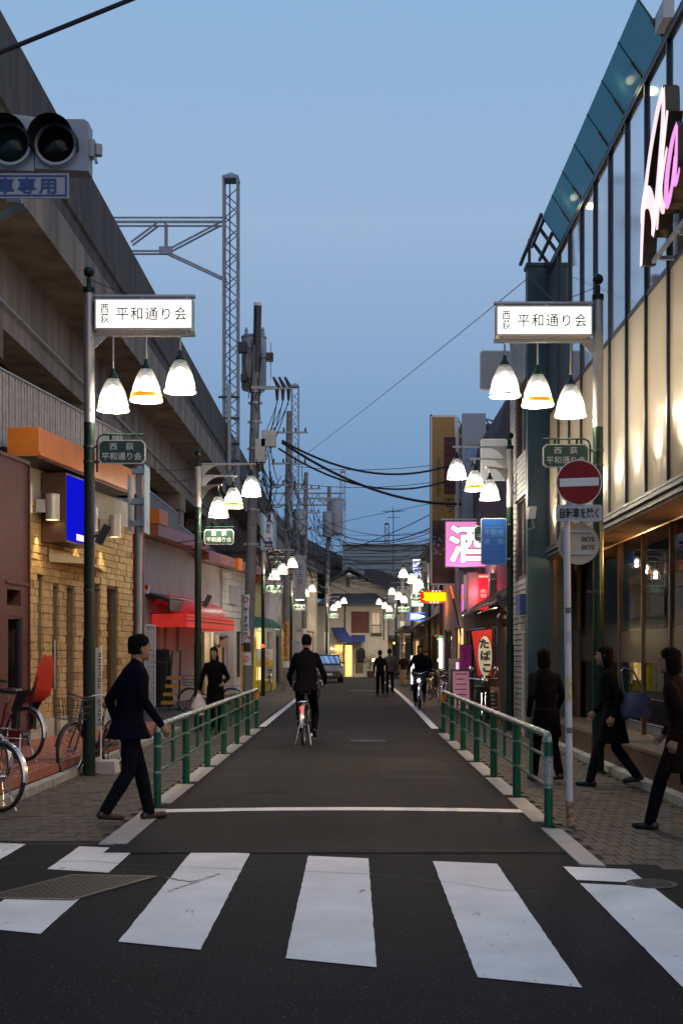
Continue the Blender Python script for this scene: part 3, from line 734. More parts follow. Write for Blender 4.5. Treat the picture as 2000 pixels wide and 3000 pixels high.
# --- raised red-brick step with kerb stones
step = thing('brick_step', None, None, (-4, 17, 0), kind='structure')
g = G(); g.add([(-3.62, 11.2, .0), (-6.5, 11.2, .0), (-6.5, 24, .0), (-3.55, 24, .0), (-3.62, 11.2, .188), (-6.5, 11.2, .188), (-6.5, 24, .188), (-3.55, 24, .188)], [(0, 1, 2, 3), (4, 7, 6, 5), (0, 4, 5, 1), (1, 5, 6, 2), (2, 6, 7, 3), (3, 7, 4, 0)]); g.build('bed', M('brick_mortar', (.10, .06, .045), .9), step)
g = G(); y = 11.3; j = 0
while y < 23.9:
    x = -3.68+(.055 if j % 2 else 0)
    while x > -5.3: g.box(x-.1, y-.05, .188, x+.0, y+.155, .2+random.uniform(-.002, .002)); x -= .11
    y += .215; j += 1
g.build('brick_field', m_redbrick, step, kind='stuff')
y = 11.25
while y < 23.8: g = G(); g.box(-3.66+.0055*(y-11.2), y, .10, -3.58+.0055*(y-11.2), y+.098, .201); g.build('edge_brick', m_redbrick, step); y += .106
y = 10.4
while y < 23.8: g = G(); x = -3.575+.0055*(y-11.2); g.box(x, y, -.01, x+.13, y+.59, .085); g.build('kerb_stone', m_kerb, step); y += .6

# ================================================================ left row further up (slightly angled to the street)
b2 = Fr((-6.1, 35.6), (.14, 1)); s2 = b2.s_of; a2 = math.atan2(b2.t.y, b2.t.x)
m_pinkwall = M('pale_pink_wall', (.44, .39, .38), .8, var=.15, scale=2)
m_greywall = M('dull_grey_wall', (.40, .39, .385), .85, var=.14, scale=1)
m_shut = M('shutter_metal', (.40, .38, .34), .5, metal=.2, var=.15)
m_yel = M('lime_panel', (.50, .50, .17), .6, var=.1)
m_whitewall = M('white_siding', (.56, .55, .52), .7, var=.12, scale=3)

def slats(par, fr, a0, a1, z0, z1, d, pitch, m, name='shutter_slat', th=.02, gap=.012):
    z = z0
    while z < z1-.01:
        g = G(); fr.box(g, a0, a1, d, d+th, z, min(z+pitch-gap, z1)); g.build(name, m, par); z += pitch

# --- shuttered shop
sh2 = thing('shuttered_shop', 'grey walled shop with dark canopy and closed shutters', 'shop', tuple(b2.p(2, 0, 0)))
A0, A1 = s2(331), s2(447)
hol = [(s2(345), s2(368), .05, 2.75), (s2(371), s2(384), .2, 2.75), (s2(402), s2(412), 1.6, 2.75)]
g = G(); b2.wall(g, A0, A1, 0, 4.93, -.25, 0, hol); g.build('wall', m_greywall, sh2)
g = G(); b2.box(g, A0, A1, -4, -.26, 0, 5.3); g.build('body', m_void, sh2)
slats(sh2, b2, s2(345), s2(368), .05, 2.75, -.12, .30, m_cream, 'shutter_panel')
slats(sh2, b2, s2(371), s2(384), .2, 2.75, -.10, .115, m_shut)
slats(sh2, b2, s2(402), s2(412), 1.6, 2.75, -.10, .10, m_shut, 'louver')
g = G(); g.prism([b2.p(A0+.1, 0, 3.35), b2.p(A0+.1, .75, 3.12), b2.p(A0+.1, .75, 2.78), b2.p(A0+.1, .70, 2.78), b2.p(A0+.1, .70, 3.05), b2.p(A0+.1, 0, 3.25)], b2.t*(A1-A0-.1)); g.build('canopy', m_dark, sh2)
g = G(); g.cyl(b2.p(A0+.1, .74, 3.17), b2.p(A1, .74, 3.17), .03, n=8); g.build('canopy_rail', m_galv, sh2)
for a, b_ in ((A0-.2, A0+2.1), (A0+2.112, A1-.02)):
    g = G(); b2.box(g, a, b_, .0, .50, 4.95, 5.30); g.build('fascia_panel', m_fascia2, sh2)
g = G(); b2.box(g, A0-.25, A0+.6, .02, .55, 5.305, 5.72); g.build('fascia_box', m_orange, sh2)
g = G()
for i in range(3): s = A0+1.6+i*.95; g.cyl(b2.p(s, .5, 4.9-.02*i), b2.p(s+.1, 1.5, 5.05-.1*i), .014, n=6); g.ball(b2.p(s+.1, 1.5, 5.05-.1*i), .06, 8)
g.build('arm_lamp', m_dark, sh2, kind='stuff')
g = G(); b2.box(g, A0-.12, A0-.01, -.25, .03, 0, 4.6); g.build('corner_pier', m_cream, sh2)
for z, m_ in ((3.42, M('alarm_red', (.7, .04, .02), .4)), (3.28, m_signwhite)):
    g = G(); b2.box(g, A0+.03, A0+.16, .003, .12, z, z+.12); g.build('alarm_box', m_, sh2)
# --- red awning shop
sh3 = thing('red_awning_shop', 'small shop with glowing red domed awning and lit doorway', 'shop', tuple(b2.p(7.5, 0, 0)))
B0, B1 = A1+.02, s2(537)
hol = [(s2(457), s2(486), .05, 2.3), (s2(500), s2(524), .9, 2.2)]
g = G(); b2.wall(g, B0, B1, 0, 4.68, -.25, 0, hol); g.build('wall', m_pinkwall, sh3)
g = G(); b2.box(g, B0, B1, -4, -1.5, 0, 5.0); b2.box(g, B0, B1, -1.49, -.26, 2.6, 5.0); g.build('body', m_void, sh3)
g = G(); b2.box(g, B0+.05, B1-.05, -1.48, -1.44, 0, 2.6); b2.box(g, B0+.05, B1-.05, -1.44, -.26, 2.5, 2.55); g.build('interior_wall', M('shop_cream', (.75, .62, .36), .8), sh3)
light('shop_light', b2.p((s2(457)+s2(486))/2, -.8, 2.2), 60, (1, .8, .45), .1, sh3)
b2.window(sh3, s2(500), s2(524), .9, 2.2, -.1, m_white, m_shopglass)
g = G(); b2.box(g, s2(455), s2(457), -.1, .06, 0, 2.3); b2.box(g, s2(486), s2(488), -.1, .06, 0, 2.3); g.build('door_frame', m_white, sh3)
m_red = M('red_awning', (.62, .03, .025), .45, var=.15, scale=6, emit=.10, ecol=(1, .04, .03))  # self-glow of dome and valance stands in for light through the cloth
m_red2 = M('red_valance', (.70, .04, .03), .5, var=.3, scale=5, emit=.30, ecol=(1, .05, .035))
da, db = s2(433, 1.1), s2(536, 1.1)
g = G(); n = 10; ring = []
for i in range(n+1):
    t_ = math.pi/2*i/n; ring.append((1.05*math.sin(t_)+.02, 2.72+.62*math.cos(t_)))
for j in range(13):
    e = j/12; s = da+(db-da)*e; k = min(1, .55+math.sin(math.pi*e)*.9)
    for d, z in ring: g.v.append(tuple(b2.p(s, .02+d*k, 2.72+(z-2.72)*k)))
for j in range(12):
    for i in range(n): a = j*(n+1)+i; g.f.append([a, a+1, a+n+2, a+n+1]); g.m.append(0)
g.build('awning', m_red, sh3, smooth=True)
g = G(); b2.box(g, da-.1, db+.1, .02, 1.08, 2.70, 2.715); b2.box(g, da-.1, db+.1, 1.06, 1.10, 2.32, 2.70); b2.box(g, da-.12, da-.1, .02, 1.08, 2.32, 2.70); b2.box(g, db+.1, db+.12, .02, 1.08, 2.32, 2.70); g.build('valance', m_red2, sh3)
g = G(); b2.box(g, da-.12, db+.12, 1.101, 1.106, 2.50, 2.54); b2.box(g, da-.12, db+.12, 1.101, 1.106, 2.62, 2.645); g.build('awning_stripe', M('awning_line', (.25, .01, .01), .5), sh3)
g = G(); g.prism([b2.p(s2(494)+.3*math.cos(k*math.pi/6), .05, 2.02+.20*math.sin(k*math.pi/6)) for k in range(12)], b2.n*.04); g.build('shop_sign', M('cream_sign', (.75, .68, .45), .5), sh3)
g = G(); b2.box(g, s2(507), s2(520), .01, .03, 1.75, 2.05); g.build('poster', M('photo_poster', (.35, .18, .10), .5, var=.5, scale=8), sh3)
g = G(); b2.box(g, s2(471), s2(477), -1.43, -1.40, 1.3, 1.9); g.build('picture', m_ink, sh3)
# --- white boarded upper wall with skewed vent hood
sh4 = thing('white_boarded_shop', 'white boarded building front behind the first utility pole', 'building', tuple(b2.p(12, 0, 0)))
C0, C1 = B1+.02, s2(577)
g = G(); b2.wall(g, C0, C1, 0, 4.76, -.25, 0, [(s2(543), s2(556), .6, 2.4)]); b2.box(g, C0, C1, -4, -.26, 0, 5.0); g.build('wall', m_whitewall, sh4)
slats(sh4, b2, s2(508), C1, 2.9, 4.6, .005, .24, m_whitewall, 'siding_board', .03, .015)
b2.window(sh4, s2(543), s2(556), .6, 2.4, -.1, m_dark, m_panedark)
for a, b_ in ((B0, B0+3.2), (B0+3.25, B1), (C0, C1)):
    g = G(); b2.box(g, a, b_, .0, .50, 4.70, 5.02); g.build('fascia_panel', m_fascia2, sh4)
g = G(); b2.box(g, s2(513), s2(521), .51, .60, 4.62, 5.06); g.build('fascia_bracket', M('orange_block', (.7, .18, .02), .5), sh4)
g = G(); b2.box(g, s2(524), s2(536), .03, .14, 3.4, 4.1); g.build('vent_box', m_greywall, sh4)
# --- lime shop with green awning
sh5 = thing('lime_shop', 'lime and white shop front under a dark green domed awning', 'shop', tuple(b2.p(17, 0, 0)))
D0, D1 = C1+.02, s2(634)
g = G(); b2.wall(g, D0, D1, 0, 4.4, -.25, 0, [(s2(590), s2(606), .1, 2.5), (s2(611), s2(626), .1, 2.5)]); b2.box(g, D0, D1, -4, -.26, 0, 4.8); g.build('wall', m_whitewall, sh5)
for x0, x1, m_ in ((580, 598, m_yel), (606, 612, M('magenta_panel', (.3, .16, .42), .5)), (617, 634, M('arch_white', (.6, .62, .62), .6))):
    g = G(); b2.box(g, s2(x0), s2(x1), .005, .03, 2.75, 4.3); g.build('upper_panel', m_, sh5)
b2.window(sh5, s2(590), s2(606), .1, 2.5, -.1, m_yel, m_warmlit, 'shop_window', (1, 1)); b2.window(sh5, s2(611), s2(626), .1, 2.5, -.1, m_white, m_panedark, 'shop_window', (1, 1))
g = G(); b2.box(g, s2(577), s2(583), .0, .12, 0, 2.6); g.build('yellow_post', M('yellow_panel', (.75, .68, .03), .5), sh5)
g = G(); b2.box(g, s2(579), s2(606), .05, .5, .0, .45); g.build('yellow_counter', MATS['yellow_panel'], sh5)
g = G(); n = 8; e0, e1 = s2(580, .5), s2(628, .5)
for j in range(9):
    e = j/8; s = e0+(e1-e0)*e; k = min(1, .5+math.sin(math.pi*e)*.9)
    for i in range(n+1): t_ = math.pi/2*i/n; g.v.append(tuple(b2.p(s, .03+1.0*math.sin(t_)*k, 2.55+.5*math.cos(t_)*k)))
for j in range(8):
    for i in range(n): a = j*(n+1)+i; g.f.append([a, a+1, a+n+2, a+n+1]); g.m.append(0)
g.build('awning', M('green_awning', (.012, .09, .045), .6), sh5, smooth=True)
g = G(); b2.box(g, D0, D1, .0, .45, 4.42, 4.72); g.build('fascia_panel', m_fascia2, sh5)
light('shop_light', b2.p(s2(598), .6, 2.4), 25, (1, .85, .55), .1, sh5)
# --- narrow dark house and pink shuttered house beyond
b3 = Fr((-3.75, 56), (.02, 1)); s3 = b3.s_of
dk = thing('dark_corner_house', 'dark two-storey house between the second and third utility poles', 'building', (-4.5, 60, 0))
g = G(); b3.wall(g, 0, 11.5, 0, 6.2, -.2, 0, [(1.5, 3.2, 3.4, 4.9), (5.5, 7.5, 3.4, 4.9), (1.2, 4.5, .1, 2.4), (6, 9.5, .1, 2.4)]); b3.box(g, 0, 11.5, -4, -.21, 0, 6.2); g.build('wall', M('dark_wall', (.10, .098, .095), .8), dk)
for q in ((1.5, 3.2, 3.4, 4.9), (5.5, 7.5, 3.4, 4.9)): b3.window(dk, *q, -.1, m_galv, m_panedark, bars=(1, 0))
for q in ((1.2, 4.5, .1, 2.4), (6, 9.5, .1, 2.4)): b3.window(dk, *q, -.1, m_dark, m_panedark, 'shop_window', (2, 0))
g = G(); g.prism([b3.p(-.3, .5, 6.2), b3.p(-.3, -2.2, 7.5), b3.p(-.3, -4.4, 6.2)], b3.t*12); g.build('roof', m_dark, dk)
pk = thing('pink_shuttered_house', 'house with pale pink rolling shutter where the street bends', 'building', (-3.2, 76, 0))
b4 = Fr((-3.4, 68.5), (.13, 1)); s4 = b4.s_of
g = G(); b4.wall(g, 0, 9, 0, 6.6, -.2, 0, [(1.2, 7.6, .05, 2.9), (2, 4, 4, 5.4)]); b4.box(g, 0, 9, -4, -.21, 0, 6.6); g.build('wall', M('ochre_wall', (.45, .38, .27), .85), pk)
slats(pk, b4, 1.2, 7.6, .05, 2.9, -.1, .19, M('pink_shutter', (.55, .40, .33), .6), 'shutter_slat')
b4.window(pk, 2, 4, 4, 5.4, -.1, m_galv, m_panedark, bars=(1, 0))
g = G(); g.prism([b4.p(-.3, .5, 6.6), b4.p(-.3, -2.2, 8.0), b4.p(-.3, -4.4, 6.6)], b4.t*9.6); g.build('roof', m_dark, pk)
# --- ribbed barrier on the viaduct deck edge behind the row
f2 = thing('barrier_panel_fence', 'grey ribbed sheet fence stepping down behind the shuttered shop', 'fence', (-6.3, 45, 5))
m_rib = M('ribbed_sheet', (.24, .255, .28), .5, metal=.2, var=.15)
for y0, y1, zt_ in ((29.5, 44.2, 6.55), (44.25, 62, 6.2)):
    g = G(); g.box(-6.36, y0, 4.9, -6.32, y1, zt_); g.build('panel', m_rib, f2)
    y = y0+.1
    while y < y1-.1: place(unit_box('rib', m_rib), 'rib', f2, loc=(-6.30, y, (4.9+zt_)/2), scale=(.035, .05, zt_-4.92)); y += .16
    g = G(); g.box(-6.40, y0, zt_, -6.27, y1, zt_+.04); g.build('cap_rail', m_galv, f2)

# ================================================================ railway masts and gantries
def mast(X, Y, w, z0, z1, label, step=.55, parts=True, m=m_mast):
    t = thing('lattice_mast', label, 'mast', (X, Y, z0), group='railway lattice masts')
    for sx_ in (-1, 1):
        for sy_ in (-1, 1):
            g = G(); g.box(X+sx_*w/2-.05, Y+sy_*w/2-.05, z0, X+sx_*w/2+.05, Y+sy_*w/2+.05, z1); g.build('leg', m, t)
    n = int((z1-z0)/step); gj = G()
    for f in range(4):
        c, s = [(0, -1), (1, 0), (0, 1), (-1, 0)][f]
        for par in (0, 1):
            for k in range(par, n, 2):
                z = z0+k*step
                e = Vector((-s, c, 0))*(w/2-.02) if True else None
                o = Vector((X, Y, z))+Vector((c, s, 0))*(w/2+.0)
                a, b_ = o-e*(1 if par else -1), o+e*(1 if par else -1)+Vector((0, 0, step))
                if parts and f in (0, 1, 2):
                    key = ('br', w, f, par, step)
                    if key not in UNIT:
                        g = G(); g.bar(a-Vector((X, Y, z)), b_-Vector((X, Y, z)), .055, .02, (c, s, .01)); q = g.build('tmp', m); UNIT[key] = q.data; bpy.data.objects.remove(q)
                    place(UNIT[key], 'brace', t, loc=(X, Y, z))
                else: gj.bar(a, b_, .055, .02, (c, s, .01))
    if gj.v: gj.build('lattice', m, t, kind='stuff')
    g = G(); h = w/2+.06; g.add([(X-h, Y-h, z1), (X+h, Y-h, z1), (X+h, Y+h, z1), (X-h, Y+h, z1), (X-h, Y-h, z1+.12), (X+h, Y-h, z1+.12), (X+h, Y+h, z1+.12), (X-h, Y+h, z1+.12), (X, Y, z1+.42)], [(3, 2, 1, 0), (0, 1, 5, 4), (1, 2, 6, 5), (2, 3, 7, 6), (3, 0, 4, 7), (4, 5, 8), (5, 6, 8), (6, 7, 8), (7, 4, 8)]); g.build('cap', m, t)
    return t
mY = 58.0; mX = PX(531, mY)
m1 = mast(mX, mY, .66, 9.2, 24.0, 'tall grey lattice mast on the viaduct edge, carrying a truss arm')
g = G(); g.cyl((mX-.02, mY-.36, 14.1), (mX-.02, mY-.36, 24), .03, n=6); g.build('riser_cable', m_wire, m1)
g = G(); g.cyl((mX-.06, mY-.45, 10.2), (mX-.06, mY-.45, 14.2), .11, n=10); g.build('riser_pipe', m_grey, m1, smooth=True)
for z in (13.6, 12.6, 11.4, 10.6):
    g = G(); g.box(mX-.55, mY-.48, z, mX+.45, mY-.36, z+.09); g.build('clamp_bar', m_dark, m1)
arm = thing('gantry_truss', 'grey truss arm reaching from the mast over the tracks', 'gantry', (mX-4, mY, 21))
zt0 = PZ(510, mY)
def nd(x, y): return P(x, y, mY)
for z in (zt0+.12, zt0-.1):
    for yy in (-.25, .25): g = G(); g.bar((mX-14, mY+yy, z), (mX-.36, mY+yy, z), .07, .07); g.build('top_chord', m_mast, arm)
n0 = nd(382, 580)
for a, b_ in ((nd(382, 512), n0), (n0, nd(505, 515)), (n0, nd(522, 645)), (n0, nd(300, 580)), (nd(362, 516), nd(303, 560)), (nd(300, 580), nd(180, 580))):
    for yy in (-.22, .22): g = G(); g.bar(a+Vector((0, yy, 0)), b_+Vector((0, yy, 0)), .09, .07); g.build('strut', m_mast, arm)
g = G(); g.box(n0.x-.3, mY-.3, n0.z-.15, n0.x+.35, mY-.27, n0.z+.2); g.build('node_plate', m_mast, arm)
mast(PX(678, 108), 108, .60, 9, PZ(890, 108), 'second lattice mast, seen behind the second utility pole', .6, False)
mast(PX(787, 152), 152, .60, 9, PZ(1085, 152), 'third lattice mast, beyond the pole with the transformer', .7, False, M('mast_pinkish', (.42, .36, .40), .6))
mast(PX(888, 210), 210, .66, 9, PZ(1205, 210), 'smallest and farthest lattice mast over the house roofs', .8, False, m_dark)
g2 = thing('far_gantry', 'lattice beam bridging the tracks between far masts', 'gantry', (PX(700, 125), 125, 15))
for z in (PZ(1133, 125), PZ(1160, 125)): g = G(); g.bar((PX(560, 125), 125, z), (PX(790, 125), 125, z), .15, .15); g.build('chord', m_mast, g2)
for i in range(14):
    x0 = 600+i*13; g = G(); g.bar(P(x0, 1160 if i % 2 else 1133, 125), P(x0+13, 1133 if i % 2 else 1160, 125), .1, .1); g.build('strut', m_mast, g2)

# ================================================================ utility poles
def upole(X0, Y, X1, top, r0, r1, label):
    t = thing('utility_pole', label, 'utility pole', (X0, Y, 0), group='concrete utility poles')
    g = G(); g.cyl((X0, Y, 0), (X1, Y, top), r0, r1, n=16); g.build('shaft', m_uconc, t, smooth=True)
    return t
def band(t, X, Y, z, r): g = G(); g.cyl((X, Y, z-.03), (X, Y, z+.03), r, n=14); g.box(X-r-.05, Y-.03, z-.025, X+r+.05, Y+.03, z+.025); g.build('pole_band', m_galv, t, smooth=True)
def can(t, x, y, z0, z1, r, name='transformer'):
    g = G(); g.lathe([(r*.92, z0), (r, z0+.06), (r, z1-.12), (r*.96, z1-.08), (r*1.03, z1-.07), (r*1.03, z1-.03), (r*.8, z1)], (x, y, 0), 22); g.build(name, M('transformer_grey', (.30, .33, .38), .45, var=.12), t, smooth=True)
UY = 32.0
def ux(z): return PX(567, UY)+(PX(590, UY)-PX(567, UY))*z/9.6
u1 = upole(PX(567, UY), UY, ux(9.6), 9.6, .145, .12, 'nearest concrete utility pole with a large transformer and pasted advertisements')
can(u1, ux(9.2)-.10, UY+.42, PZ(888, UY), PZ(762, UY), .33)
g = G(); g.cyl((ux(9.4), UY-.02, 8.9), (ux(9.4)+.03, UY-.02, PZ(704, UY)), .105, n=14); g.build('antenna_tube', m_dark, u1, smooth=True)
g = G(); g.cyl((ux(9.4)+.03, UY-.02, PZ(704, UY)), (ux(9.4)+.031, UY-.02, PZ(697, UY)), .108, n=14); g.build('antenna_cap', m_signwhite, u1, smooth=True)
for z in (8.4, 8.1, 7.6, 6.9, 6.2, 5.3, 4.4): band(u1, ux(z), UY, z, .14)
g = G(); z = PZ(893, UY); g.bar((ux(z)-.1, UY-.12, z), (ux(z)+.95, UY-.12, z), .08, .08); g.build('cross_arm', m_galv, u1)
for i in range(3):
    x = ux(z)+.52+i*.15; g = G(); g.cyl((x+.1, UY-.12, z), (x-.05, UY-.12, z+.28), .06, .03, 8); g.cyl((x+.05, UY-.12, z-.05), (x+.05, UY-.12, z-.33), .055, .03, 8); g.build('insulator', m_dark, u1, smooth=True)
    g = G(); g.tube(catenary((x+.05, UY-.12, z-.33), (ux(6.2)+.1, UY-.12, 6.4-.1*i), .35-.08*i, 8), .014, 5); g.build('drop_cable', m_wire, u1)
    g = G(); g.tube(catenary((x+.05, UY-.14, z-.4), (ux(6.9)+.1, UY-.14, 7.0-.1*i), .12, 8), .01, 5); g.build('drop_cable', m_wire, u1)
for bx0, by0, bw, bh in ((770, 1265, .38, .42), (752, 1290, .26, .60)):
    x, zz_ = PX(bx0*.784, UY), PZ(by0*.784, UY); g = G(); g.box(x-.02, UY-.25, zz_-bh, x+bw-.02, UY-.03, zz_); g.build('junction_box', M('box_pale', (.5, .5, .47), .5), u1)
g = G(); x = PX(588, UY); g.cyl((PX(600, UY), UY-.2, PZ(1068, UY)), (PX(600, UY), UY-.2, PZ(1085, UY)), .09, .06, 10); g.build('lamp_sensor', m_brown, u1)
for dx, z, s in ((-.36, 9.55, .13), (.36, 9.3, .10), (-.30, 8.75, .09)):
    g = G(); g.box(ux(z)+dx-s, UY-.12, z-s, ux(z)+dx+s*.8, UY+.1, z+s); g.bar((ux(z)+dx, UY-.02, z), (ux(z), UY-.02, z-.05), .03, .03); g.build('switch_box', m_dark, u1)
for dx in (-.2, .05, .24): g = G(); g.lathe([(.05, 9.98), (.06, 10.03), (.035, 10.07), (.05, 10.11), (.02, 10.2)], (ux(9.2)-.1+dx, UY+.42, 0), 10); g.build('bushing', m_galv, u1, smooth=True)
for k in range(7): g = G(); x_ = ux(8.8)-.38+.125*k; g.box(x_, UY+.06, 8.75, x_+.02, UY+.12, 9.7); g.build('cooling_fin', M('transformer_grey'), u1)
for i in range(6):
    a = Vector((ux(9)+random.uniform(-.4, .4), UY-.05, random.uniform(9.0, 9.8))); g = G(); g.tube(catenary(a, (ux(8)+random.uniform(-.2, .2), UY-.14, random.uniform(7.4, 8.3)), .12, 8), .012, 5); g.build('drop_cable', m_wire, u1)
random.seed(3)
for i in range(16):                                       # tangle of service loops
    a = Vector((ux(5.5)+random.uniform(.1, .7), UY-random.uniform(.1, .35), random.uniform(5.6, 6.8))); b_ = Vector((ux(5)+random.uniform(.1, .75), UY-random.uniform(.1, .35), random.uniform(4.9, 6.2)))
    g = G(); g.tube(catenary(a, b_, random.uniform(.15, .55), 10), random.choice((.009, .012, .016)), 5); g.build('service_loop', m_wire, u1)
# pasted adverts
zA, zB = PZ(1366, UY), PZ(1475, UY); xa = PX(566, UY)
def wrap(t, x, y, z0, z1, r, m, name='pole_advert', ang0=-2.75, ang1=-.35, n=10):
    g = G()
    for i in range(n+1):
        a = ang0+(ang1-ang0)*i/n; g.v += [(x+r*math.cos(a), y+r*math.sin(a), z0), (x+r*math.cos(a), y+r*math.sin(a), z1)]
    g.f = [[2*i, 2*i+2, 2*i+3, 2*i+1] for i in range(n)]; g.m = [0]*n
    return g.build(name, m, t, smooth=True)
ad = wrap(u1, xa+.02, UY, zB, zA, .158, m_signwhite)
text('ヤ\nオ\nガ\nワ', m_ink, ad, (xa+.0, UY-.170, (zA+zB)/2-.12), XR, ZU, .85, width=.12, bold=.02)
g = G(); g.lathe([(.075, 0), (.075, .004), (.05, .004), (.05, 0)], (0, 0, 0), 20, cap=False); q = g.build('ring_mark', M('ring_red', (.6, .03, .04), .5), ad); q.rotation_euler = (math.pi/2, 0, 0); q.location = Vector((xa+.0, UY-.172, zA-.13)); q.matrix_parent_inverse = wmat(ad).inverted()
g = G(); g.box(xa+.09, UY-.172, zB+.35, xa+.115, UY-.170, zA-.3); g.build('blue_print', M('print_blue', (.08, .12, .4), .5), ad)
g = G(); g.prism([(xa+.05, UY-.171, zB+.10), (xa+.10, UY-.171, zB+.10), (xa+.10, UY-.171, zB+.07), (xa+.14, UY-.171, zB+.13), (xa+.10, UY-.171, zB+.19), (xa+.10, UY-.171, zB+.15), (xa+.05, UY-.171, zB+.15)], (0, .002, 0)); g.build('arrow_mark', MATS['ring_red'], ad)
wrap(u1, xa+.02, UY, PZ(1495, UY), PZ(1478, UY), .160, m_ink, 'number_plate')
ns = wrap(u1, xa+.02, UY, PZ(1528, UY), PZ(1498, UY), .160, m_signwhite, 'notice')
q = G().lathe([(.085, 0), (.085, .003), (.065, .003), (.065, 0)], (0, 0, 0), 20, cap=False).build('ring_mark', MATS['ring_red'], ns); q.rotation_euler = (math.pi/2, 0, 0); q.location = (xa, UY-.175, PZ(1513, UY)); q.matrix_parent_inverse = wmat(ns).inverted()
g = G(); g.bar((xa-.05, UY-.176, PZ(1518, UY)), (xa+.05, UY-.176, PZ(1508, UY)), .004, .018, (0, 0, 1)); g.build('slash_mark', MATS['ring_red'], ns)
g = G(); g.cyl((xa-.1, UY-.2, .05), (xa-.08, UY-.2, 1.75), .022, n=8); g.build('guard_strip', M('guard_yellow', (.75, .36, .02), .5), u1, smooth=True)
# second to fourth poles
def print_marks(par, x, y, z0, z1, w, m, n, seed=5):
    """Illegible print: a column of small character-like strokes."""
    rnd = random.Random(seed); g = G(); h = (z1-z0)/n
    for i in range(n):
        zc = z0+h*(i+.5)
        for k in range(3):
            zz_ = zc+(k-1)*h*.27; ww = w*rnd.uniform(.5, 1); g.quad((x-ww/2, y, zz_-h*.05), (x+ww/2, y, zz_-h*.05), (x+ww/2, y, zz_+h*.05), (x-ww/2, y, zz_+h*.05))
        xx = x+rnd.uniform(-.3, .3)*w; g.quad((xx-w*.05, y-.0005, zc-h*.36), (xx+w*.05, y-.0005, zc-h*.36), (xx+w*.05, y-.0005, zc+h*.36), (xx-w*.05, y-.0005, zc+h*.36))
    return g.build('print', m, par, kind='stuff')
specs = [(664, 655, 51, 945, .15, .11, 'second utility pole, brown-stained, with vertical advertisement'), (703, 697, 66, 1085, .15, .11, 'third utility pole with white advertisement near its foot'), (756, 748, 77, 1118, .16, .12, 'fourth utility pole with a transformer can, by the end house')]
us = []
for xt, xb, Y, yt, r0, r1, lab in specs:
    zt_ = PZ(yt, Y); t = upole(PX(xb, Y), Y, PX(xt, Y), zt_, r0, r1, lab); us.append((t, Y, PX(xt, Y), zt_, PX(xb, Y)))
    f_ = lambda z: PX(xb, Y)+(PX(xt, Y)-PX(xb, Y))*z/zt_
    for dz in (.9, 2.2, 3.1):
        z = zt_-dz; g = G(); g.bar((f_(z)-.7, Y-.13, z), (f_(z)+.8, Y-.13, z), .07, .07); g.build('cross_arm', m_galv, t)
        for k in (-.6, -.2, .3, .7): g = G(); g.cyl((f_(z)+k, Y-.13, z+.03), (f_(z)+k, Y-.13, z+.2), .045, .03, 8); g.build('insulator', m_dark, t)
    for k in range(9):
        z = zt_-random.uniform(2.2, 5); a = Vector((f_(z)+random.uniform(-.3, .6), Y-.2, z)); g = G(); g.tube(catenary(a, a+Vector((random.uniform(-.4, 1.2), 0, random.uniform(-1.8, -.3))), random.uniform(.2, .8), 10), .016, 5); g.build('service_loop', m_wire, t)
    za = 2.9; ad = wrap(t, f_(1.9), Y, 1.3, za, r0+.008, m_signwhite if Y != 51 else M('orange_advert', (.5, .24, .08), .6, var=.3, scale=6))
    if Y == 66: text('ヤ\nオ\nガ\nワ', m_ink, ad, (f_(1.9), Y-r0-.014, 2.1), XR, ZU, 1.1, width=.16, bold=.02)
    else: print_marks(ad, f_(1.9), Y-r0-.013, 1.4, 2.8, .15, MATS['print_blue'] if Y == 77 else m_ink, 7)
t, Y, xt, zt_, xb = us[0]; wrap(t, PX(657, 51), 51, .95, 1.22, .16, m_signwhite, 'notice')
t, Y, xt, zt_, xb = us[2]; can(t, xt+.45, Y+.1, zt_-3.0, zt_-.8, .42); can(t, xt-.1, Y-.3, zt_-3.2, zt_-1.6, .3)
t, Y, xt, zt_, xb = us[1]; can(t, xt-.35, Y-.1, zt_-3.4, zt_-2.0, .34); g = G(); g.tube([(xt-.1, Y, zt_-1.4), (xt+1.9, Y, zt_-1.4), (xt+2.1, Y, zt_-1.5), (xt+2.1, Y, zt_-2.1)], .05, 6); g.build('pipe_arm', m_galv, t)
u5 = upole(PX(923, 66), 66, PX(925, 66), 6.4, .14, .11, 'slim utility pole with white advertisement on the bar side')
ad = wrap(u5, PX(923, 66), 66, .6, 3.3, .15, m_signwhite); text('ヤ\nオ\nガ\nワ', m_ink, ad, (PX(923, 66), 66-.156, 2.1), XR, ZU, 1.5, width=.17, bold=.02)
g = G(); g.box(PX(919, 66), 65.83, .62, PX(928, 66), 65.84, 1.0); g.build('blue_print', MATS['print_blue'], ad)

# ================================================================ overhead cables
def wire(pts, r, label, grp, n=18):
    a, b_, sag = pts
    g = G(); g.tube(catenary(a, b_, sag, n), r, 6); return g.build('overhead_cable', m_wire, None, smooth=True, label=label, cat='cable', group=grp)
wire((P(-1000, 517, 9), P(2150, -781, 9), .06), .017, 'thick black cable crossing the sky at the upper left corner', None)
G1 = 'thick cables sagging across the street'
wire((P(648, 1012, UY-.2), P(1100, 1040, 36), .75), .030, 'upper thick cable sagging from first utility pole across to brown sign', G1)
wire((P(648, 1016, UY-.2), P(1130, 1150, 36), .62), .036, 'lowest thick cable sagging from first utility pole across the street', G1)
wire((P(640, 1030, UY-.2), P(1100, 1072, 36), .85), .026, 'middle thick cable sagging from first utility pole to brown sign', G1)
wire((P(700, 1045, 50), P(1215, 636, 21.6), .05), .008, 'thin straight wire rising from utility poles to top of teal pier', None)
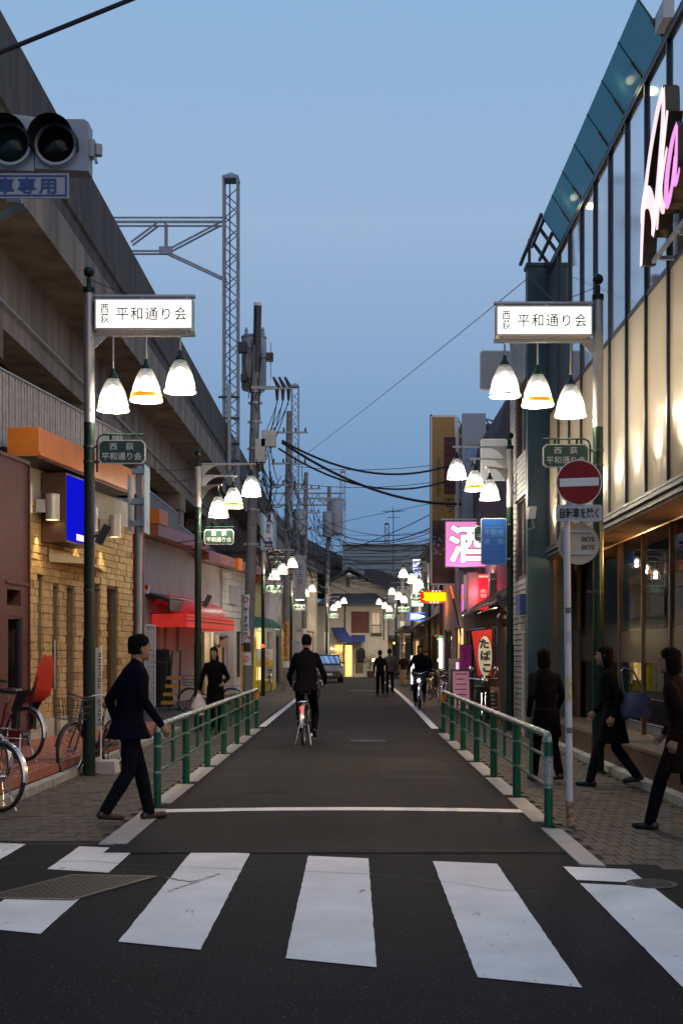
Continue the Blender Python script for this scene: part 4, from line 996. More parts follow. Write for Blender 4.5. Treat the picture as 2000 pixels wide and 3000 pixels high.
wire((P(1215, 636, 21.6), P(1310, 730, 16), .0), .006, 'thin wire from teal pier down to lamp post', None)
wire((P(690, 1072, 51), P(1000, 1068, 44), .15), .012, 'thin cable high across street above the thick cables', None)
wire((P(650, 1105, 51), P(1010, 1105, 44), .25), .012, 'thin cable passing level behind the thick cables', None)
wire((P(680, 1220, 66), P(1020, 1150, 40), .0), .010, 'thin wire rising gently to brown sign from utility poles', None)
G2 = 'bundle of cables crossing low above the end house'
random.seed(11)
def cross(i, y0, y1, sag, Y0=77, Y1=56, r=.022):
    wire((P(752+random.uniform(-60, 2), y0, Y0-random.uniform(0, 12)), P(1000, y1, Y1), sag), r, 'black overhead cable in the bundle crossing between the fourth pole and the bar side', G2)
for i in range(22):
    y0 = 1190+i*7+random.uniform(-8, 8); cross(i, y0, 1205+i*5.2+random.uniform(-12, 12), random.uniform(.1, 1.1), r=random.choice((.009, .013, .018)))
cross(30, 1270, 1290, 1.2, r=.022); cross(31, 1205, 1240, 1.0, r=.026); cross(32, 1285, 1175, .3, r=.022)
G3 = 'cables running from pole to pole on the viaduct side'
seqs = [((0, 0, 0), 0)]
tops = [Vector((ux(7.2), UY, 7.4)), Vector((PX(663, 51), 51, 9.6)), Vector((PX(702, 66), 66, 10.2)), Vector((PX(755, 77), 77, 10.3))]
for lvl in range(9):
    for a, b_ in zip(tops, tops[1:]):
        dz = -lvl*.52-random.uniform(0, .25)
        wire((a+Vector((random.uniform(-.2, .45), -.15, dz*.75)), b_+Vector((random.uniform(-.4, .5), -.15, dz)), random.uniform(.3, 1.5)), random.choice((.012, .016, .022)), 'black cable strung lengthwise between neighbouring utility poles', G3)
for i in range(5):
    wire((Vector((ux(6), UY-.1, 6.1-i*.2)), Vector((-3.4-.1*i, 44, 4.6+.1*i)), random.uniform(.3, .8)), .010, 'thin service cable dropping from first utility pole to the shops', 'service cables to the shops')
for i in range(8):
    a = Vector((PX(755, 77), 77, 8.4-i*.4)); wire((a, P(905+i*9, 1320+i*6, 82), .3+.08*i), .013, 'thin cable fanning from fourth utility pole over the end house roof', 'cables fanning over the end house')
for i in range(2):
    wire((P(455, 1075+i*24, 24.1), P(313, 1070+i*30, 34), .08), .006, 'thin wire from second lamp post to orange fascia box', 'wires to the fascia')
g = thing('rooftop_aerial', 'thin television aerial on a mast above the roofs', 'aerial', P(903, 1260, 95))
gg = G(); gg.cyl(P(903, 1310, 95), P(903, 1165, 95), .03, n=6); gg.build('mast', m_dark, g)
for y, w in ((1174, 28), (1176, 18), (1189, 14)):
    gg = G(); gg.bar(P(903-w, y, 95), P(903+w, y-1, 95), .04, .04); gg.build('element', m_dark, g)

# ================================================================ end house and the pale block behind
hs = thing('end_house', 'cream plaster house with dark roofs and lit clothes shop at the street end', 'house', (0.4, 80, 0))
HY = 80.0; fh = Fr((PX(756, HY), HY), (1, 0)); fh.right = Vector((1, 0, 0))
def hx(x): return PX(x, HY)-PX(756, HY)
def hz(y): return PZ(y, HY)
fh.n = Vector((0, -1, 0))
m_tile = M('roof_tile', (.045, .047, .055), .6, var=.2, scale=6)
holes = [(hx(806), hx(848), hz(1454), hz(1404)), (hx(853), hx(873), hz(1455), hz(1406)), (hx(768), hx(789), hz(1530), hz(1479)), (hx(793), hx(808), .05, hz(1482)), (hx(812), hx(838), .12, hz(1484))]
g = G(); fh.wall(g, hx(727), hx(890), 0, hz(1386), -.25, 0, holes); g.build('wall', m_cream, hs)
g = G(); fh.box(g, hx(727), hx(890), -8, -2.2, 0, hz(1386)); fh.box(g, hx(727), hx(890), -2.19, -.26, hz(1476), hz(1386)); g.build('body', m_cream, hs)
g = G(); fh.box(g, hx(757), hx(842), -2.18, -2.1, .0, 2.3); g.build('interior_wall', M('shop_warm', (.7, .45, .16), .8, emit=1.3, ecol=(1, .60, .18)), hs)  # back wall glows by itself, standing in for the shop lighting
light('shop_light', (PX(780, HY), HY+1.0, 2.0), 90, (1, .66, .28), .1, hs); light('shop_light', (PX(822, HY), HY+1.0, 2.0), 60, (1, .66, .28), .1, hs)
fh.window(hs, *holes[0], -.12, m_brown, M('red_shutter', (.14, .035, .025), .7, var=.3, scale=8), 'shutter', (0, 5)); fh.window(hs, *holes[1], -.12, m_galv, glow('curtain_lit', (.6, .42, .28), .5), bars=(1, 0))
g = G(); fh.box(g, hx(851), hx(876), .02, .3, hz(1457), hz(1454)); 
for k in range(7): fh.box(g, hx(852)+k*.105, hx(852)+k*.105+.02, .27, .3, hz(1454), hz(1437))
fh.box(g, hx(851), hx(876), .26, .31, hz(1437), hz(1435)); g.build('balcony_rail', m_dark, hs)
fh.window(hs, *holes[2], -.1, m_white, m_shopglass, 'shop_window'); 
dr = fh.window(hs, *holes[4], -.05, M('white_door', (.6, .55, .48), .5), m_panedark, 'door', fw=.12)
for k in range(5): g = G(); s = hx(770)+k*.11; fh.box(g, s, s+.06, -.8, -.7, .9, 1.7-.1*(k % 2)); g.build('garment', [m_ink, M('garment_red', (.35, .05, .05), .8), M('garment_tan', (.5, .4, .25), .8)][k % 3], hs)
coat = thing('hanging_coat', 'dark coat hanging outside the end house door', 'coat', (PX(828, HY), HY-.25, .9)); cx_ = PX(828, HY)
g = G(); g.lathe([(.03, 1.95), (.12, 1.9), (.2, 1.8), (.2, 1.4), (.24, .95), (.22, .94)], (cx_, HY-.25, 0), 14, sy=.35); g.cyl((cx_-.19, HY-.25, 1.82), (cx_-.27, HY-.27, 1.25), .06, .05, 8); g.cyl((cx_+.19, HY-.25, 1.82), (cx_+.27, HY-.27, 1.25), .06, .05, 8); g.build('coat_cloth', M('coat_black', (.02, .02, .024), .9), coat, smooth=True)
g = G(); g.cyl((cx_, HY-.25, 1.93), (cx_, HY-.2, 2.02), .008, n=6); g.build('hanger', m_chrome, coat)
# lower hip roof, gable, upper roof
z0, z1 = hz(1388), hz(1360)
g = G(); g.add([fh.p(hx(727), .7, z0), fh.p(hx(896), .7, z0), fh.p(hx(896), -3, z0), fh.p(hx(727), -3, z0), fh.p(hx(757), -1.5, z1), fh.p(hx(862), -1.5, z1), fh.p(hx(727), .7, z0-.12), fh.p(hx(896), .7, z0-.12), fh.p(hx(896), -3, z0-.12), fh.p(hx(727), -3, z0-.12)], [(0, 1, 5, 4), (1, 2, 5), (2, 3, 4, 5), (3, 0, 4), (0, 6, 7, 1), (1, 7, 8, 2), (6, 9, 8, 7), (3, 9, 6, 0)]); g.build('lower_roof', m_tile, hs)
zp = hz(1306); g = G(); g.prism([fh.p(hx(750), -1.6, z0), fh.p(hx(892), -1.6, z0), fh.p(hx(892), -1.6, hz(1352)), fh.p(hx(802), -1.6, zp-.15), fh.p(hx(756), -1.6, hz(1335))], (0, 6, 0)); g.build('gable_wall', M('gable_plaster', (.40, .36, .29), .85), hs)
g = G()
for a, b_ in (((748, 1341), (803, 1303)), ((801, 1303), (897, 1357))):
    p0 = fh.p(hx(a[0]), -1.1, hz(a[1])); p1 = fh.p(hx(b_[0]), -1.1, hz(b_[1])); g.hexa([p0, p1, p1+Vector((0, 7, 0)), p0+Vector((0, 7, 0)), p0+Vector((0, 0, .14)), p1+Vector((0, 0, .14)), p1+Vector((0, 7, .14)), p0+Vector((0, 7, .14))])
g.build('gable_roof', m_tile, hs)
g = G(); fh.box(g, hx(795), hx(803), -1.55, -1.5, hz(1345), hz(1318)); g.build('roof_vent', m_dark, hs)
g = G(); g.cyl(fh.p(hx(801), -1.2, hz(1318)), fh.p(hx(801), -1.0, hz(1318)), .16, n=12); g.build('convex_light', m_signwhite, hs)
g = G()
for x in (792, 881): g.cyl(fh.p(hx(x), .05, hz(1392)), fh.p(hx(x), .05, hz(1470)), .04, n=6)
g.build('drainpipe', m_dark, hs)
m_blue = M('blue_awning', (.022, .045, .16), .7, var=.15)
for xa_, xb_, yt, yb, d in ((760, 790, 1441, 1476, 1.3), (806, 838, 1458, 1475, .7)):
    g = G(); sh_ = .65 if d > 1 else 0; g.hexa([fh.p(hx(xa_), .02, hz(yt)-.04), fh.p(hx(xb_), .02, hz(yt)-.04), fh.p(hx(xb_)+sh_, d, hz(yb)), fh.p(hx(xa_)+sh_, d, hz(yb)), fh.p(hx(xa_), .02, hz(yt)), fh.p(hx(xb_), .02, hz(yt)), fh.p(hx(xb_)+sh_, d, hz(yb)+.04), fh.p(hx(xa_)+sh_, d, hz(yb)+.04)]); g.build('awning', m_blue, hs)
for x, y in ((762, 1490), (771, 1490), (762, 1517)):
    g = G(); g.ball(fh.p(hx(x), .12, hz(y)), .07, 10); g.build('wall_bulb', glow('warm_bulb', (1, .62, .2), 9), hs, smooth=True)
# neighbour right of the house
nb = thing('tiled_side_house', 'low house with long dark tiled roof right of the end house', 'house', (4, 84, 0))
g = G(); g.prism([P(838, 1306, 84), P(880, 1312, 84), P(950, 1346, 84), P(950, 1352, 84), P(838, 1352, 84)], (0, 8, 0)); g.build('roof', m_tile, nb)
fn = Fr((PX(890, 81), 81), (1, 0)); fn.n = Vector((0, -1, 0)); W_ = PX(985, 81)-PX(890, 81)
g = G(); fn.wall(g, .02, W_, 0, PZ(1352, 81), -.2, 0, [(.6, 1.3, PZ(1412, 81), PZ(1372, 81)), (.3, 2.2, .05, 2.3)]); fn.box(g, .02, W_, -6, -.21, 0, PZ(1352, 81)); g.build('wall', M('neighbour_cream', (.46, .41, .33), .85), nb)
fn.window(nb, .6, 1.3, PZ(1412, 81), PZ(1372, 81), -.1, m_galv, m_panedark, bars=(1, 0)); fn.window(nb, .3, 2.2, .05, 2.3, -.1, m_brown, m_panedark, 'shop_door', (2, 0))
g = G(); fn.box(g, .02, W_, .0, 1.0, 2.55, 2.75); g.build('lean_to_roof', m_dark, nb)
for x in (905, 928): g = G(); g.ball(P(x, 1477, 79.7), .06, 8); g.build('wall_bulb', MATS['warm_bulb'], nb, smooth=True)
bk = thing('pale_far_block', 'large pale green-grey block rising behind the end house roofs', 'building', (3, 120, 0))
g = G(); g.box(PX(787, 118), 118, 0, PX(1015, 118), 135, PZ(1252, 118)); g.build('wall', M('pale_block_wall', (.28, .34, .36), .85, var=.06, scale=.2), bk)
for k in range(5): y = 1262+k*15; g = G(); g.box(PX(789, 118), 117.9, PZ(y+1.2, 118), PX(1013, 118), 117.99, PZ(y, 118)); g.build('joint_line', M('joint_grey', (.2, .25, .27), .8), bk)
g = G(); g.box(PX(786, 118), 117.7, PZ(1252, 118), PX(1016, 118), 135, PZ(1249, 118)); g.build('coping', m_galv, bk)
for k in range(4):
    x = 968+k*10; g = G(); g.box(PX(x, 117.8), 117.7, PZ(1305, 118), PX(x+6, 117.8), 117.85, PZ(1270, 118)); g.build('window', m_panedark, bk)

# ================================================================ right: glass-fronted building
gb = thing('glass_building', 'two-storey glass panel building with teal canopy and lit lower panels', 'building', (3.6, 15, 0))
XF = 3.5; MY = [13.5+1.03*k for k in range(-4, 9)]; Y0g, Y1g = MY[0], MY[-1]
m_glsky = M('sky_glass', (.80, .81, .84), .07, metal=.92, var=.04, scale=.5, spec=.8)
m_frost = translucent('frosted_panel', (.80, .74, .64), .14, (.58, .56, .52), .30)
m_mull = M('mullion_dark', (.04, .042, .05), .35, metal=.4)
m_ledge = M('ledge_metal', (.40, .39, .37), .3, metal=.5)
for a, b_ in zip(MY, MY[1:]):
    g = G(); g.box(XF, a+.022, 5.83, XF+.012, b_-.022, 8.30); g.build('upper_glass_panel', m_glsky, gb)
    g = G(); g.box(XF, a+.022, 3.44, XF+.012, b_-.022, 5.77); g.build('lower_glass_panel', m_frost, gb)
    yc = (a+b_)/2; g = G(); g.cyl((XF+.13, yc, 3.46), (XF+.13, yc, 3.60), .045, n=10); ul = g.build('uplight', m_dark, gb, smooth=True)
    g = G(); g.cyl((XF+.13, yc, 3.601), (XF+.13, yc, 3.606), .04, n=10); g.build('uplight_lens', glow('uplight_glow', (1, .88, .62), 18), ul)
    light('uplight_lamp', (XF+.15, yc, 3.63), 240, (1, .86, .66), .03, gb, 110, (.10, 0, 1), 1); light('uplight_lamp', (XF+.06, yc, 3.55), 190, (1, .88, .68), .02, gb, 24, (-.035, 0, 1), 1)
for y in MY:
    g = G(); g.box(XF-.035, y-.018, 3.40, XF+.05, y+.018, 8.36); g.build('mullion', m_mull, gb)
for z, h in ((5.775, .05), (8.31, .05), (8.375, .04)): g = G(); g.box(XF-.02-(.02 if z > 8 else 0), Y0g, z, XF+.045, Y1g, z+h); g.build('transom', m_mull, gb)
g = G(); g.box(XF+.34, Y0g, 3.4, XF+.36, Y1g, 5.75); g.build('inner_screen', M('white_screen', (.78, .75, .68), .8, var=.05, stretch=(1, 6, .3)), gb)
g = G(); g.box(XF+.37, Y0g, 3.4, XF+9, Y1g, 8.42); g.box(XF+.06, Y0g, 5.80, XF+.365, Y1g, 8.40); g.build('body', m_void, gb)
for z, h, d in ((3.385, .035, .06), (3.315, .045, .08), (3.24, .05, .05)): g = G(); g.box(XF-d, Y0g, z, XF+.4, Y1g, z+h); g.build('ledge_strip', m_ledge, gb)
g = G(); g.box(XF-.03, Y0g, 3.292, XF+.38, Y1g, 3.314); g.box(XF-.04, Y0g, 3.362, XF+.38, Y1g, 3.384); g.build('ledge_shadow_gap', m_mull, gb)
g = G(); g.box(XF-.02, Y0g, 3.20, XF+9, Y1g, 3.235); g.build('soffit', M('brown_soffit', (.14, .075, .04), .45, var=.2, scale=3), gb)
# shop front
XS = 4.02
m_spglass = glass('front_glass', (.90, .88, .84), .97, .012, refl=1, ior=1.28)
ys_ = [Y0g, 10.9, 12.4, 13.9, 15.4, 16.9, 18.4, 19.9, Y1g]
for a, b_ in zip(ys_, ys_[1:]):
    g = G(); g.box(XS, a+.012, .42, XS+.01, b_-.012, 3.19); p = g.build('shop_glass_pane', m_spglass, gb)
    g = G(); g.box(XS-.004, a+.012, 1.40, XS-.002, b_-.012, 1.86)
    for k in range(6): g.box(XS-.004, a+.012, 1.875+k*.026, XS-.002, b_-.012, 1.875+k*.026+.016-k*.0022)
    g.build('frosted_band', translucent('frost_film', (.16, .15, .12), .25, (.11, .10, .085), .75), p)
    g = G(); g.box(XS-.03, b_-.025, .40, XS+.05, b_+.025, 3.19); g.build('pane_post', M('bronze_frame', (.14, .085, .045), .35, metal=.4), gb)
g = G(); g.box(3.46, Y0g, 0, 3.48, Y1g, .36)
g.build('plinth_backing', m_dark, gb)
y = Y0g
while y < Y1g-.1: g = G(); g.box(3.425, y+.004, .02, 3.459, min(y+.196, Y1g), .352); g.build('plinth_board', M('plinth_wood', (.08, .038, .022), .55, var=.35, scale=6, stretch=(1, 1, .2)), gb); y += .2
y = Y0g
while y < Y1g-.1: g = G(); g.box(3.42, y+.004, .36, XS+.12, min(y+.596, Y1g), .40); g.build('plinth_tile', M('plinth_stone', (.17, .13, .105), .35, var=.2, scale=8), gb); y += .6
y = 8.4
while y < Y1g: g = G(); x = 3.28; g.box(x, y, -.01, 3.42, y+.592, .075); g.build('kerb_stone', m_kerb, gb); y += .6
# interior
g = G(); g.box(XS+.1, Y0g, .30, XF+6, Y1g, .36); g.build('floor', M('shop_floor', (.22, .16, .11), .4), gb)
g = G(); g.box(XF+4.2, Y0g, .36, XF+4.3, Y1g, 3.2); g.box(XS+.1, Y1g-.1, .36, XF+4.2, Y1g-.02, 3.2); g.build('interior_wall', M('interior_brown', (.50, .21, .07), .7, var=.2), gb)
for x in (4.6, 5.6):
    for y in (10.5, 11.7, 12.9, 14.1, 15.3, 16.6, 18.0, 19.5):
        g = G(); g.cyl((x, y, 3.185), (x, y, 3.197), .09, n=14); g.build('downlight', glow('downlight_glow', (1, .66, .22), 5), gb)
for y in (11.0, 14.0, 17.2, 20.2): light('downlight_lamp', (4.9, y, 2.95), 260, (1, .62, .28), .1, gb)
m_olive = M('olive_panel', (.30, .29, .06), .7, var=.15, scale=3)
def shelf(name, label, x0, y0, z0, x1, y1, z1, m, par=gb): g = G(); g.box(x0, y0, z0, x1, y1, z1); return g.build(name, m, par)
shelf('display_panel', '', 5.3, 16.2, 1.9, 5.36, 18.9, 2.75, m_olive); shelf('display_panel', '', 5.25, 16.3, 1.35, 5.4, 18.8, 1.86, M('display_teal', (.03, .10, .13), .7))
shelf('display_stand', '', 5.2, 16.2, .36, 5.42, 18.9, 1.3, m_brown)
for k in range(5):
    y = 11.6+k*.85; shelf('red_shelf', '', 4.9, y, .36, 5.3, y+.5, 2.6, M('shelf_red', (.17, .035, .02), .6)); g = G(); g.add([(4.85, y+.1, 1.9), (4.85, y+.42, 1.9), (4.85, y+.32, 2.55), (4.85, y+.2, 2.55)], [(0, 1, 2, 3)]); g.prism([(4.84, y+.18, 2.6), (4.84, y+.46, 2.6), (4.84, y+.46, 2.85), (4.84, y+.18, 2.85)], (.01, 0, 0)); g.build('paper_strip', M('paper_strip', (.55, .42, .36), .8), gb)
for k in range(3):
    y = 19.2+k*.7; shelf('clothes_rail_goods', '', 4.5, y, .6, 4.9, y+.5, 2.0, [m_ink, M('goods_red', (.25, .04, .04), .8), M('goods_grey', (.3, .3, .3), .8)][k])
for x0, x1, y, z0, z1, m_ in ((4.12, 5.3, 20.9, .42, 3.0, M('gold_partition', (.50, .27, .09), .6, var=.3, scale=3)), (4.55, 5.5, 19.3, 1.95, 2.85, m_olive), (4.55, 5.5, 19.32, 1.40, 1.90, MATS['display_teal']), (4.8, 6.4, 16.2, .42, 3.0, M('red_partition', (.34, .07, .03), .6, var=.25, scale=3)), (4.3, 4.45, 17.6, .42, 3.0, MATS['bronze_frame'])):
    g = G(); g.box(x0, y, z0, x1, y+.06, z1); g.build('partition', m_, gb)
for k in range(3): g = G(); g.prism([(5.0+k*.42, 16.18, 1.75), (5.22+k*.42, 16.18, 1.75), (5.17+k*.42, 16.18, 2.7), (5.05+k*.42, 16.18, 2.7)], (0, .01, 0)); g.build('paper_strip', MATS['paper_strip'], gb)
for k in range(5): g = G(); xx = 4.62+k*.18; g.lathe([(.05, 1.3), (.06, 1.36), (.03, 1.5), (.02, 1.55)], (xx, 19.1, 0), 10); g.build('display_item', [m_cream, M('shelf_red'), MATS['gold_partition']][k % 3], gb, smooth=True)
# canopy of leaning glass
cy_ = [13.7+.98*k for k in range(8)]
m_teal = translucent('teal_canopy_glass', (.20, .50, .60), .15, (.10, .24, .30), .35)
for a, b_ in zip(cy_, cy_[1:]):
    g = G(); g.hexa([(3.48, a+.008, 8.46), (3.49, a+.008, 8.45), (3.49, b_-.008, 8.45), (3.48, b_-.008, 8.46), (3.19, a+.008, 8.88), (3.20, a+.008, 8.888), (3.20, b_-.008, 8.888), (3.19, b_-.008, 8.88)]); g.build('canopy_pane', m_teal, gb)
for i, a in enumerate(cy_):
    g = G(); g.bar((3.49, a, 8.455), (3.19, a, 8.885), .014, .02); g.build('canopy_seam', m_mull, gb)
    g = G(); g.bar((3.50, a, 8.44), (3.36, a, 8.645), .03, .05); g.build('canopy_arm', M('bronze_arm', (.10, .06, .04), .4, metal=.4), gb)
    if i in (2, 6): light('canopy_lamp', (3.27, a-.40, 8.56), .9, (1, .95, .55), .05, gb)
g = G(); g.box(3.38, 13.3, 8.46, 3.50, 13.66, 8.66); g.build('canopy_end_box', M('end_box', (.5, .5, .52), .5, metal=.2), gb)
g = G()
for a in (20.95, 21.7):
    g.bar((3.5, a, 8.42), (3.22, a+.1, 8.86), .06, .06); g.bar((3.18, a-.35, 8.95), (3.02, a+.35, 8.55), .05, .05)
g.bar((3.22, 20.6, 8.86), (3.22, 22.0, 8.86), .05, .05); g.bar((3.36, 20.6, 8.62), (3.36, 22.0, 8.62), .05, .05); g.bar((3.12, 21.6, 8.45), (3.12, 21.6, 8.86), .05, .05)
g.build('canopy_bracket_frame', m_mull, gb)
# teal pier at the end
tp = thing('teal_pier', 'tall dark teal wall pier at the end of the glass building', 'pillar', (3.3, 21.9, 0))
m_tealp = M('teal_paint', (.012, .052, .075), .5, var=.2, scale=3, bump=.15)
g = G(); g.box(3.12, 21.78, 0, 3.62, 22.08, 8.44); g.build('shaft', m_tealp, tp)
g = G(); g.box(3.09, 21.75, 8.44, 3.64, 22.10, 8.50); g.build('coping', m_tealp, tp)
for z in (2.6, 4.4, 6.3): g = G(); g.box(3.117, 21.777, z, 3.62, 22.083, z+.012); g.build('joint', m_mull, tp)
sl = thing('entrance_bay', 'dark recessed entrance between glass front and teal pier', 'doorway', (3.9, 21.75, 0))
g = G(); g.box(3.52, 21.76, 0, 3.9, 21.777, 3.2); g.build('side_panel', M('slate_panel', (.05, .06, .065), .5), sl)
g = G(); g.box(3.56, 21.72, 0, 3.63, 21.755, 3.19); g.build('post', MATS['bronze_frame'], sl)

# script sign letters
let_pink = glow('neon_pink_white', (1, .72, .74), .92); let_mag = glow('neon_magenta', (.95, .33, .80), .85)
m_ret = M('letter_return', (.16, .10, .05), .15, metal=.4, spec=.8); m_gold = M('letter_underside', (.42, .26, .09), .3, metal=.3)
SX, SY, SZ = 3.24, 13.72, 5.90
def ribbon(pts, ws):
    """Closed outline of a brush stroke in (u, v)."""
    L = []; Rr = []; n = len(pts)
    for i in range(n):
        a = Vector(pts[max(i-1, 0)]); b_ = Vector(pts[min(i+1, n-1)]); d = (b_-a).normalized(); q = Vector((-d.y, d.x)); p = Vector(pts[i]); w = ws[i]/2
        L.append(p+q*w); Rr.append(p-q*w)
    return L+Rr[::-1]
def smooth_path(pts, n=5):
    out = []
    for i in range(len(pts)-1):
        p0 = pts[max(i-1, 0)]; p1 = pts[i]; p2 = pts[i+1]; p3 = pts[min(i+2, len(pts)-1)]
        for k in range(n):
            t_ = k/n; out.append(tuple(.5*((2*p1[j])+(-p0[j]+p2[j])*t_+(2*p0[j]-5*p1[j]+4*p2[j]-p3[j])*t_**2+(-p0[j]+3*p1[j]-3*p2[j]+p3[j])*t_**3) for j in range(len(p1))))
    out.append(pts[-1]); return out
def letter(strokes, face, label):
    t = thing('script_letter', label, 'sign letter', (SX, SY-strokes[0][0][0], SZ), group='script sign letters on the glass building')
    for st in strokes:
        q = smooth_path(st); o = ribbon([(a[0], a[1]) for a in q], [a[2]*1.22 for a in q]); n = len(o)
        f3 = [Vector((SX, SY-p.x, SZ+p.y)) for p in o]; bk_ = [p+Vector((.15, 0, 0)) for p in f3]
        g = G(); h = n//2
        g.add(f3+bk_, [(i, (i+1) % n, n+(i+1) % n, n+i) for i in range(n)]); g.add(bk_, [(i, i+1, n-2-i, n-1-i) for i in range(h-1)]); g.build('return', m_ret, t)
        g = G(); g.add([p+Vector((-.004, 0, 0)) for p in f3], [(i, i+1, n-2-i, n-1-i) for i in range(h-1)]); g.build('lit_face', face, t)
A = [[(.0, -.02, .10), (.05, .30, .12), (.13, .62, .14), (.40, 1.05, .13), (.72, 1.38, .14), (.98, 1.52, .10)], [(.98, 1.52, .10), (.97, 1.2, .14), (.80, .7, .15), (.62, .30, .14), (.52, .14, .10)], [(.02, .46, .06), (.06, .60, .12), (.22, .66, .20), (.42, .58, .18), (.55, .38, .16), (.56, .18, .10)]]
K = [[(.72, .14, .07), (.82, .5, .11), (1.0, .95, .11), (1.15, 1.22, .08)], [(1.14, .84, .06), (1.0, .70, .09), (.88, .50, .11), (.93, .32, .12), (1.05, .24, .07)]]
a_ = [[(1.52, .92, .06), (1.34, .82, .12), (1.16, .60, .15), (1.10, .38, .15), (1.18, .27, .12), (1.32, .36, .10), (1.46, .62, .10)], [(1.52, .90, .06), (1.48, .60, .11), (1.44, .42, .12), (1.52, .36, .08), (1.62, .44, .05)]]
letter(A, let_pink, 'tall pale pink glowing script letter A on the glass building')
letter(K, let_pink, 'pale glowing script letter k beside the tall A'); letter(a_, let_mag, 'magenta glowing script letter a cut by the picture edge')
g = G(); g.box(3.30, 11.4, 5.84, 3.34, 13.5, 5.88); br = g.build('sign_rail', m_galv, gb)
for y in (13.2, 12.4, 11.6): g = G(); g.box(3.32, y, 5.79, 3.5, y+.04, 5.83); g.build('sign_bracket', m_galv, gb)

# ================================================================ siding building
r1 = Fr((3.24, 22.1), (0, 1), -1)
sd = thing('siding_building', 'grey horizontal metal siding building beside the teal pier', 'building', (3.3, 23.4, 0))
m_sid = M('grey_siding', (.36, .36, .37), .55, metal=.15, var=.12); m_sidgap = M('siding_gap', (.10, .10, .105), .8)
ho = [(.5, 2.2, 5.35, 6.75), (.5, 2.2, 3.0, 4.55)]
g = G(); r1.wall(g, .0, 3.0, 0, 7.85, -.2, -.02, ho); r1.box(g, .0, 3.0, -6, -.21, 0, 7.85); g.build('wall', m_sidgap, sd)
gj = G(); z = .02
while z < 7.8:
    if any(h[2] < z+.05 < h[3] for h in ho):
        r1.box(gj, .0, .5, -.02, .012, z, z+.085); r1.box(gj, 2.2, 3.0, -.02, .012, z, z+.085)
    else: r1.box(gj, .0, 3.0, -.02, .012, z, z+.085)
    z += .105
gj.build('siding_boards', m_sid, sd, kind='stuff')
for h in ho: r1.window(sd, *h, -.05, m_brown, m_panedark, bars=(1, 0)); 
g = G(); g.box(3.22, 22.1, 7.85, 9.2, 25.1, 7.95); g.build('roof_edge', m_grey, sd)
for x0, z0, s in ((3.18, 1.95, .12), (3.18, 2.12, .1)): g = G(); g.box(x0-.1, 22.5, z0, x0+.04, 22.5+s*2, z0+s); g.build('meter_box', M('meter_cream', (.5, .47, .38), .6), sd)
g = G(); g.box(3.05, 22.3, 2.25, 3.2, 22.9, 2.62); g.build('blue_sign_case', M('case_blue', (.03, .06, .25), .5), sd)
g = G(); g.cyl((3.16, 22.6, .0), (3.16, 22.6, 1.9), .03, n=8); g.build('drainpipe', MATS['meter_cream'], sd)
cc_ = thing('security_camera', 'small pale box camera on a bracket at the teal pier', 'camera', (3.05, 21.7, 4)); zc = PZ(1180, 21.7); xc = PX(1216, 21.7)
g = G(); g.hexa([(xc-.06, 21.45, zc-.11), (xc+.06, 21.45, zc-.11), (xc+.06, 21.78, zc-.09), (xc-.06, 21.78, zc-.09), (xc-.05, 21.42, zc+.10), (xc+.08, 21.42, zc+.10), (xc+.08, 21.78, zc+.10), (xc-.05, 21.78, zc+.10)]); g.build('housing', m_signwhite, cc_); g = G(); g.tube([(xc+.02, 21.6, zc-.1), (xc+.06, 21.65, zc-.25), (3.12, 21.70, zc-.28)], .02, 6); g.build('bracket', m_galv, cc_)
# blank rounded sign panels
def round_panel(w, h, r, y, x, z, th):
    pts = []
    for cx, cz, a0 in ((w/2-r, h/2-r, 0), (-w/2+r, h/2-r, 90), (-w/2+r, -h/2+r, 180), (w/2-r, -h/2+r, 270)):
        for k in range(6): a = R(a0+18*k); pts.append((x+cx+r*math.cos(a), y, z+cz+r*math.sin(a)))
    return G().prism(pts, (0, th, 0))
def px_sign(name, label, x0, y0, x1, y1, Y, rr, th, mface, mframe, pole=None):
    X0, X1, Z0, Z1 = PX(x0, Y), PX(x1, Y), PZ(y1, Y), PZ(y0, Y); t = thing(name, label, 'sign', ((X0+X1)/2, Y, Z0))
    round_panel(X1-X0, Z1-Z0, rr, Y, (X0+X1)/2, (Z0+Z1)/2, th).build('frame', mframe, t)
    f = round_panel(X1-X0-.03, Z1-Z0-.03, max(.005, rr-.015), Y-.004, (X0+X1)/2, (Z0+Z1)/2, .003).build('face', mface, t)
    if pole is not None:
        for z in (Z1-.12, Z0+.12): g = G(); g.bar(((X0+X1)/2, Y+th/2, z), (pole, Y+th/2, z), .03, .03); g.build('bracket', m_galv, t)
    return t, f, (X0, X1, Z0, Z1)
px_sign('blank_panel_sign', 'blank pale grey rounded panel sign high beside the siding building', 1102, 805, 1172, 894, 23.4, .06, .10, M('panel_back', (.34, .37, .42), .5, var=.05), m_signwhite, 3.24)
px_sign('plain_board_sign', 'plain grey board with white rim behind the second lamp post arms', 1103, 1008, 1164, 1104, 25.6, .06, .06, MATS['panel_back'], m_signwhite, 3.24)
t, f, b_ = px_sign('estate_agent_sign', 'blue estate agent sign with white rim on the lamp post', 1104, 1190, 1163, 1297, 24.0, .05, .05, M('sign_blue', (.015, .10, .36), .4, var=.08, emit=.12, ecol=(.02, .15, .6)), m_signwhite, 3.1)
xm = (b_[0]+b_[1])/2; mb = M('sign_paleblue', (.16, .33, .62), .5); text('不動産', mb, f, (xm, 24-.006, b_[3]-.28), XR, ZU, .12, width=.40); text('建　築', mb, f, (xm, 24-.006, b_[3]-.46), XR, ZU, .11, width=.40)
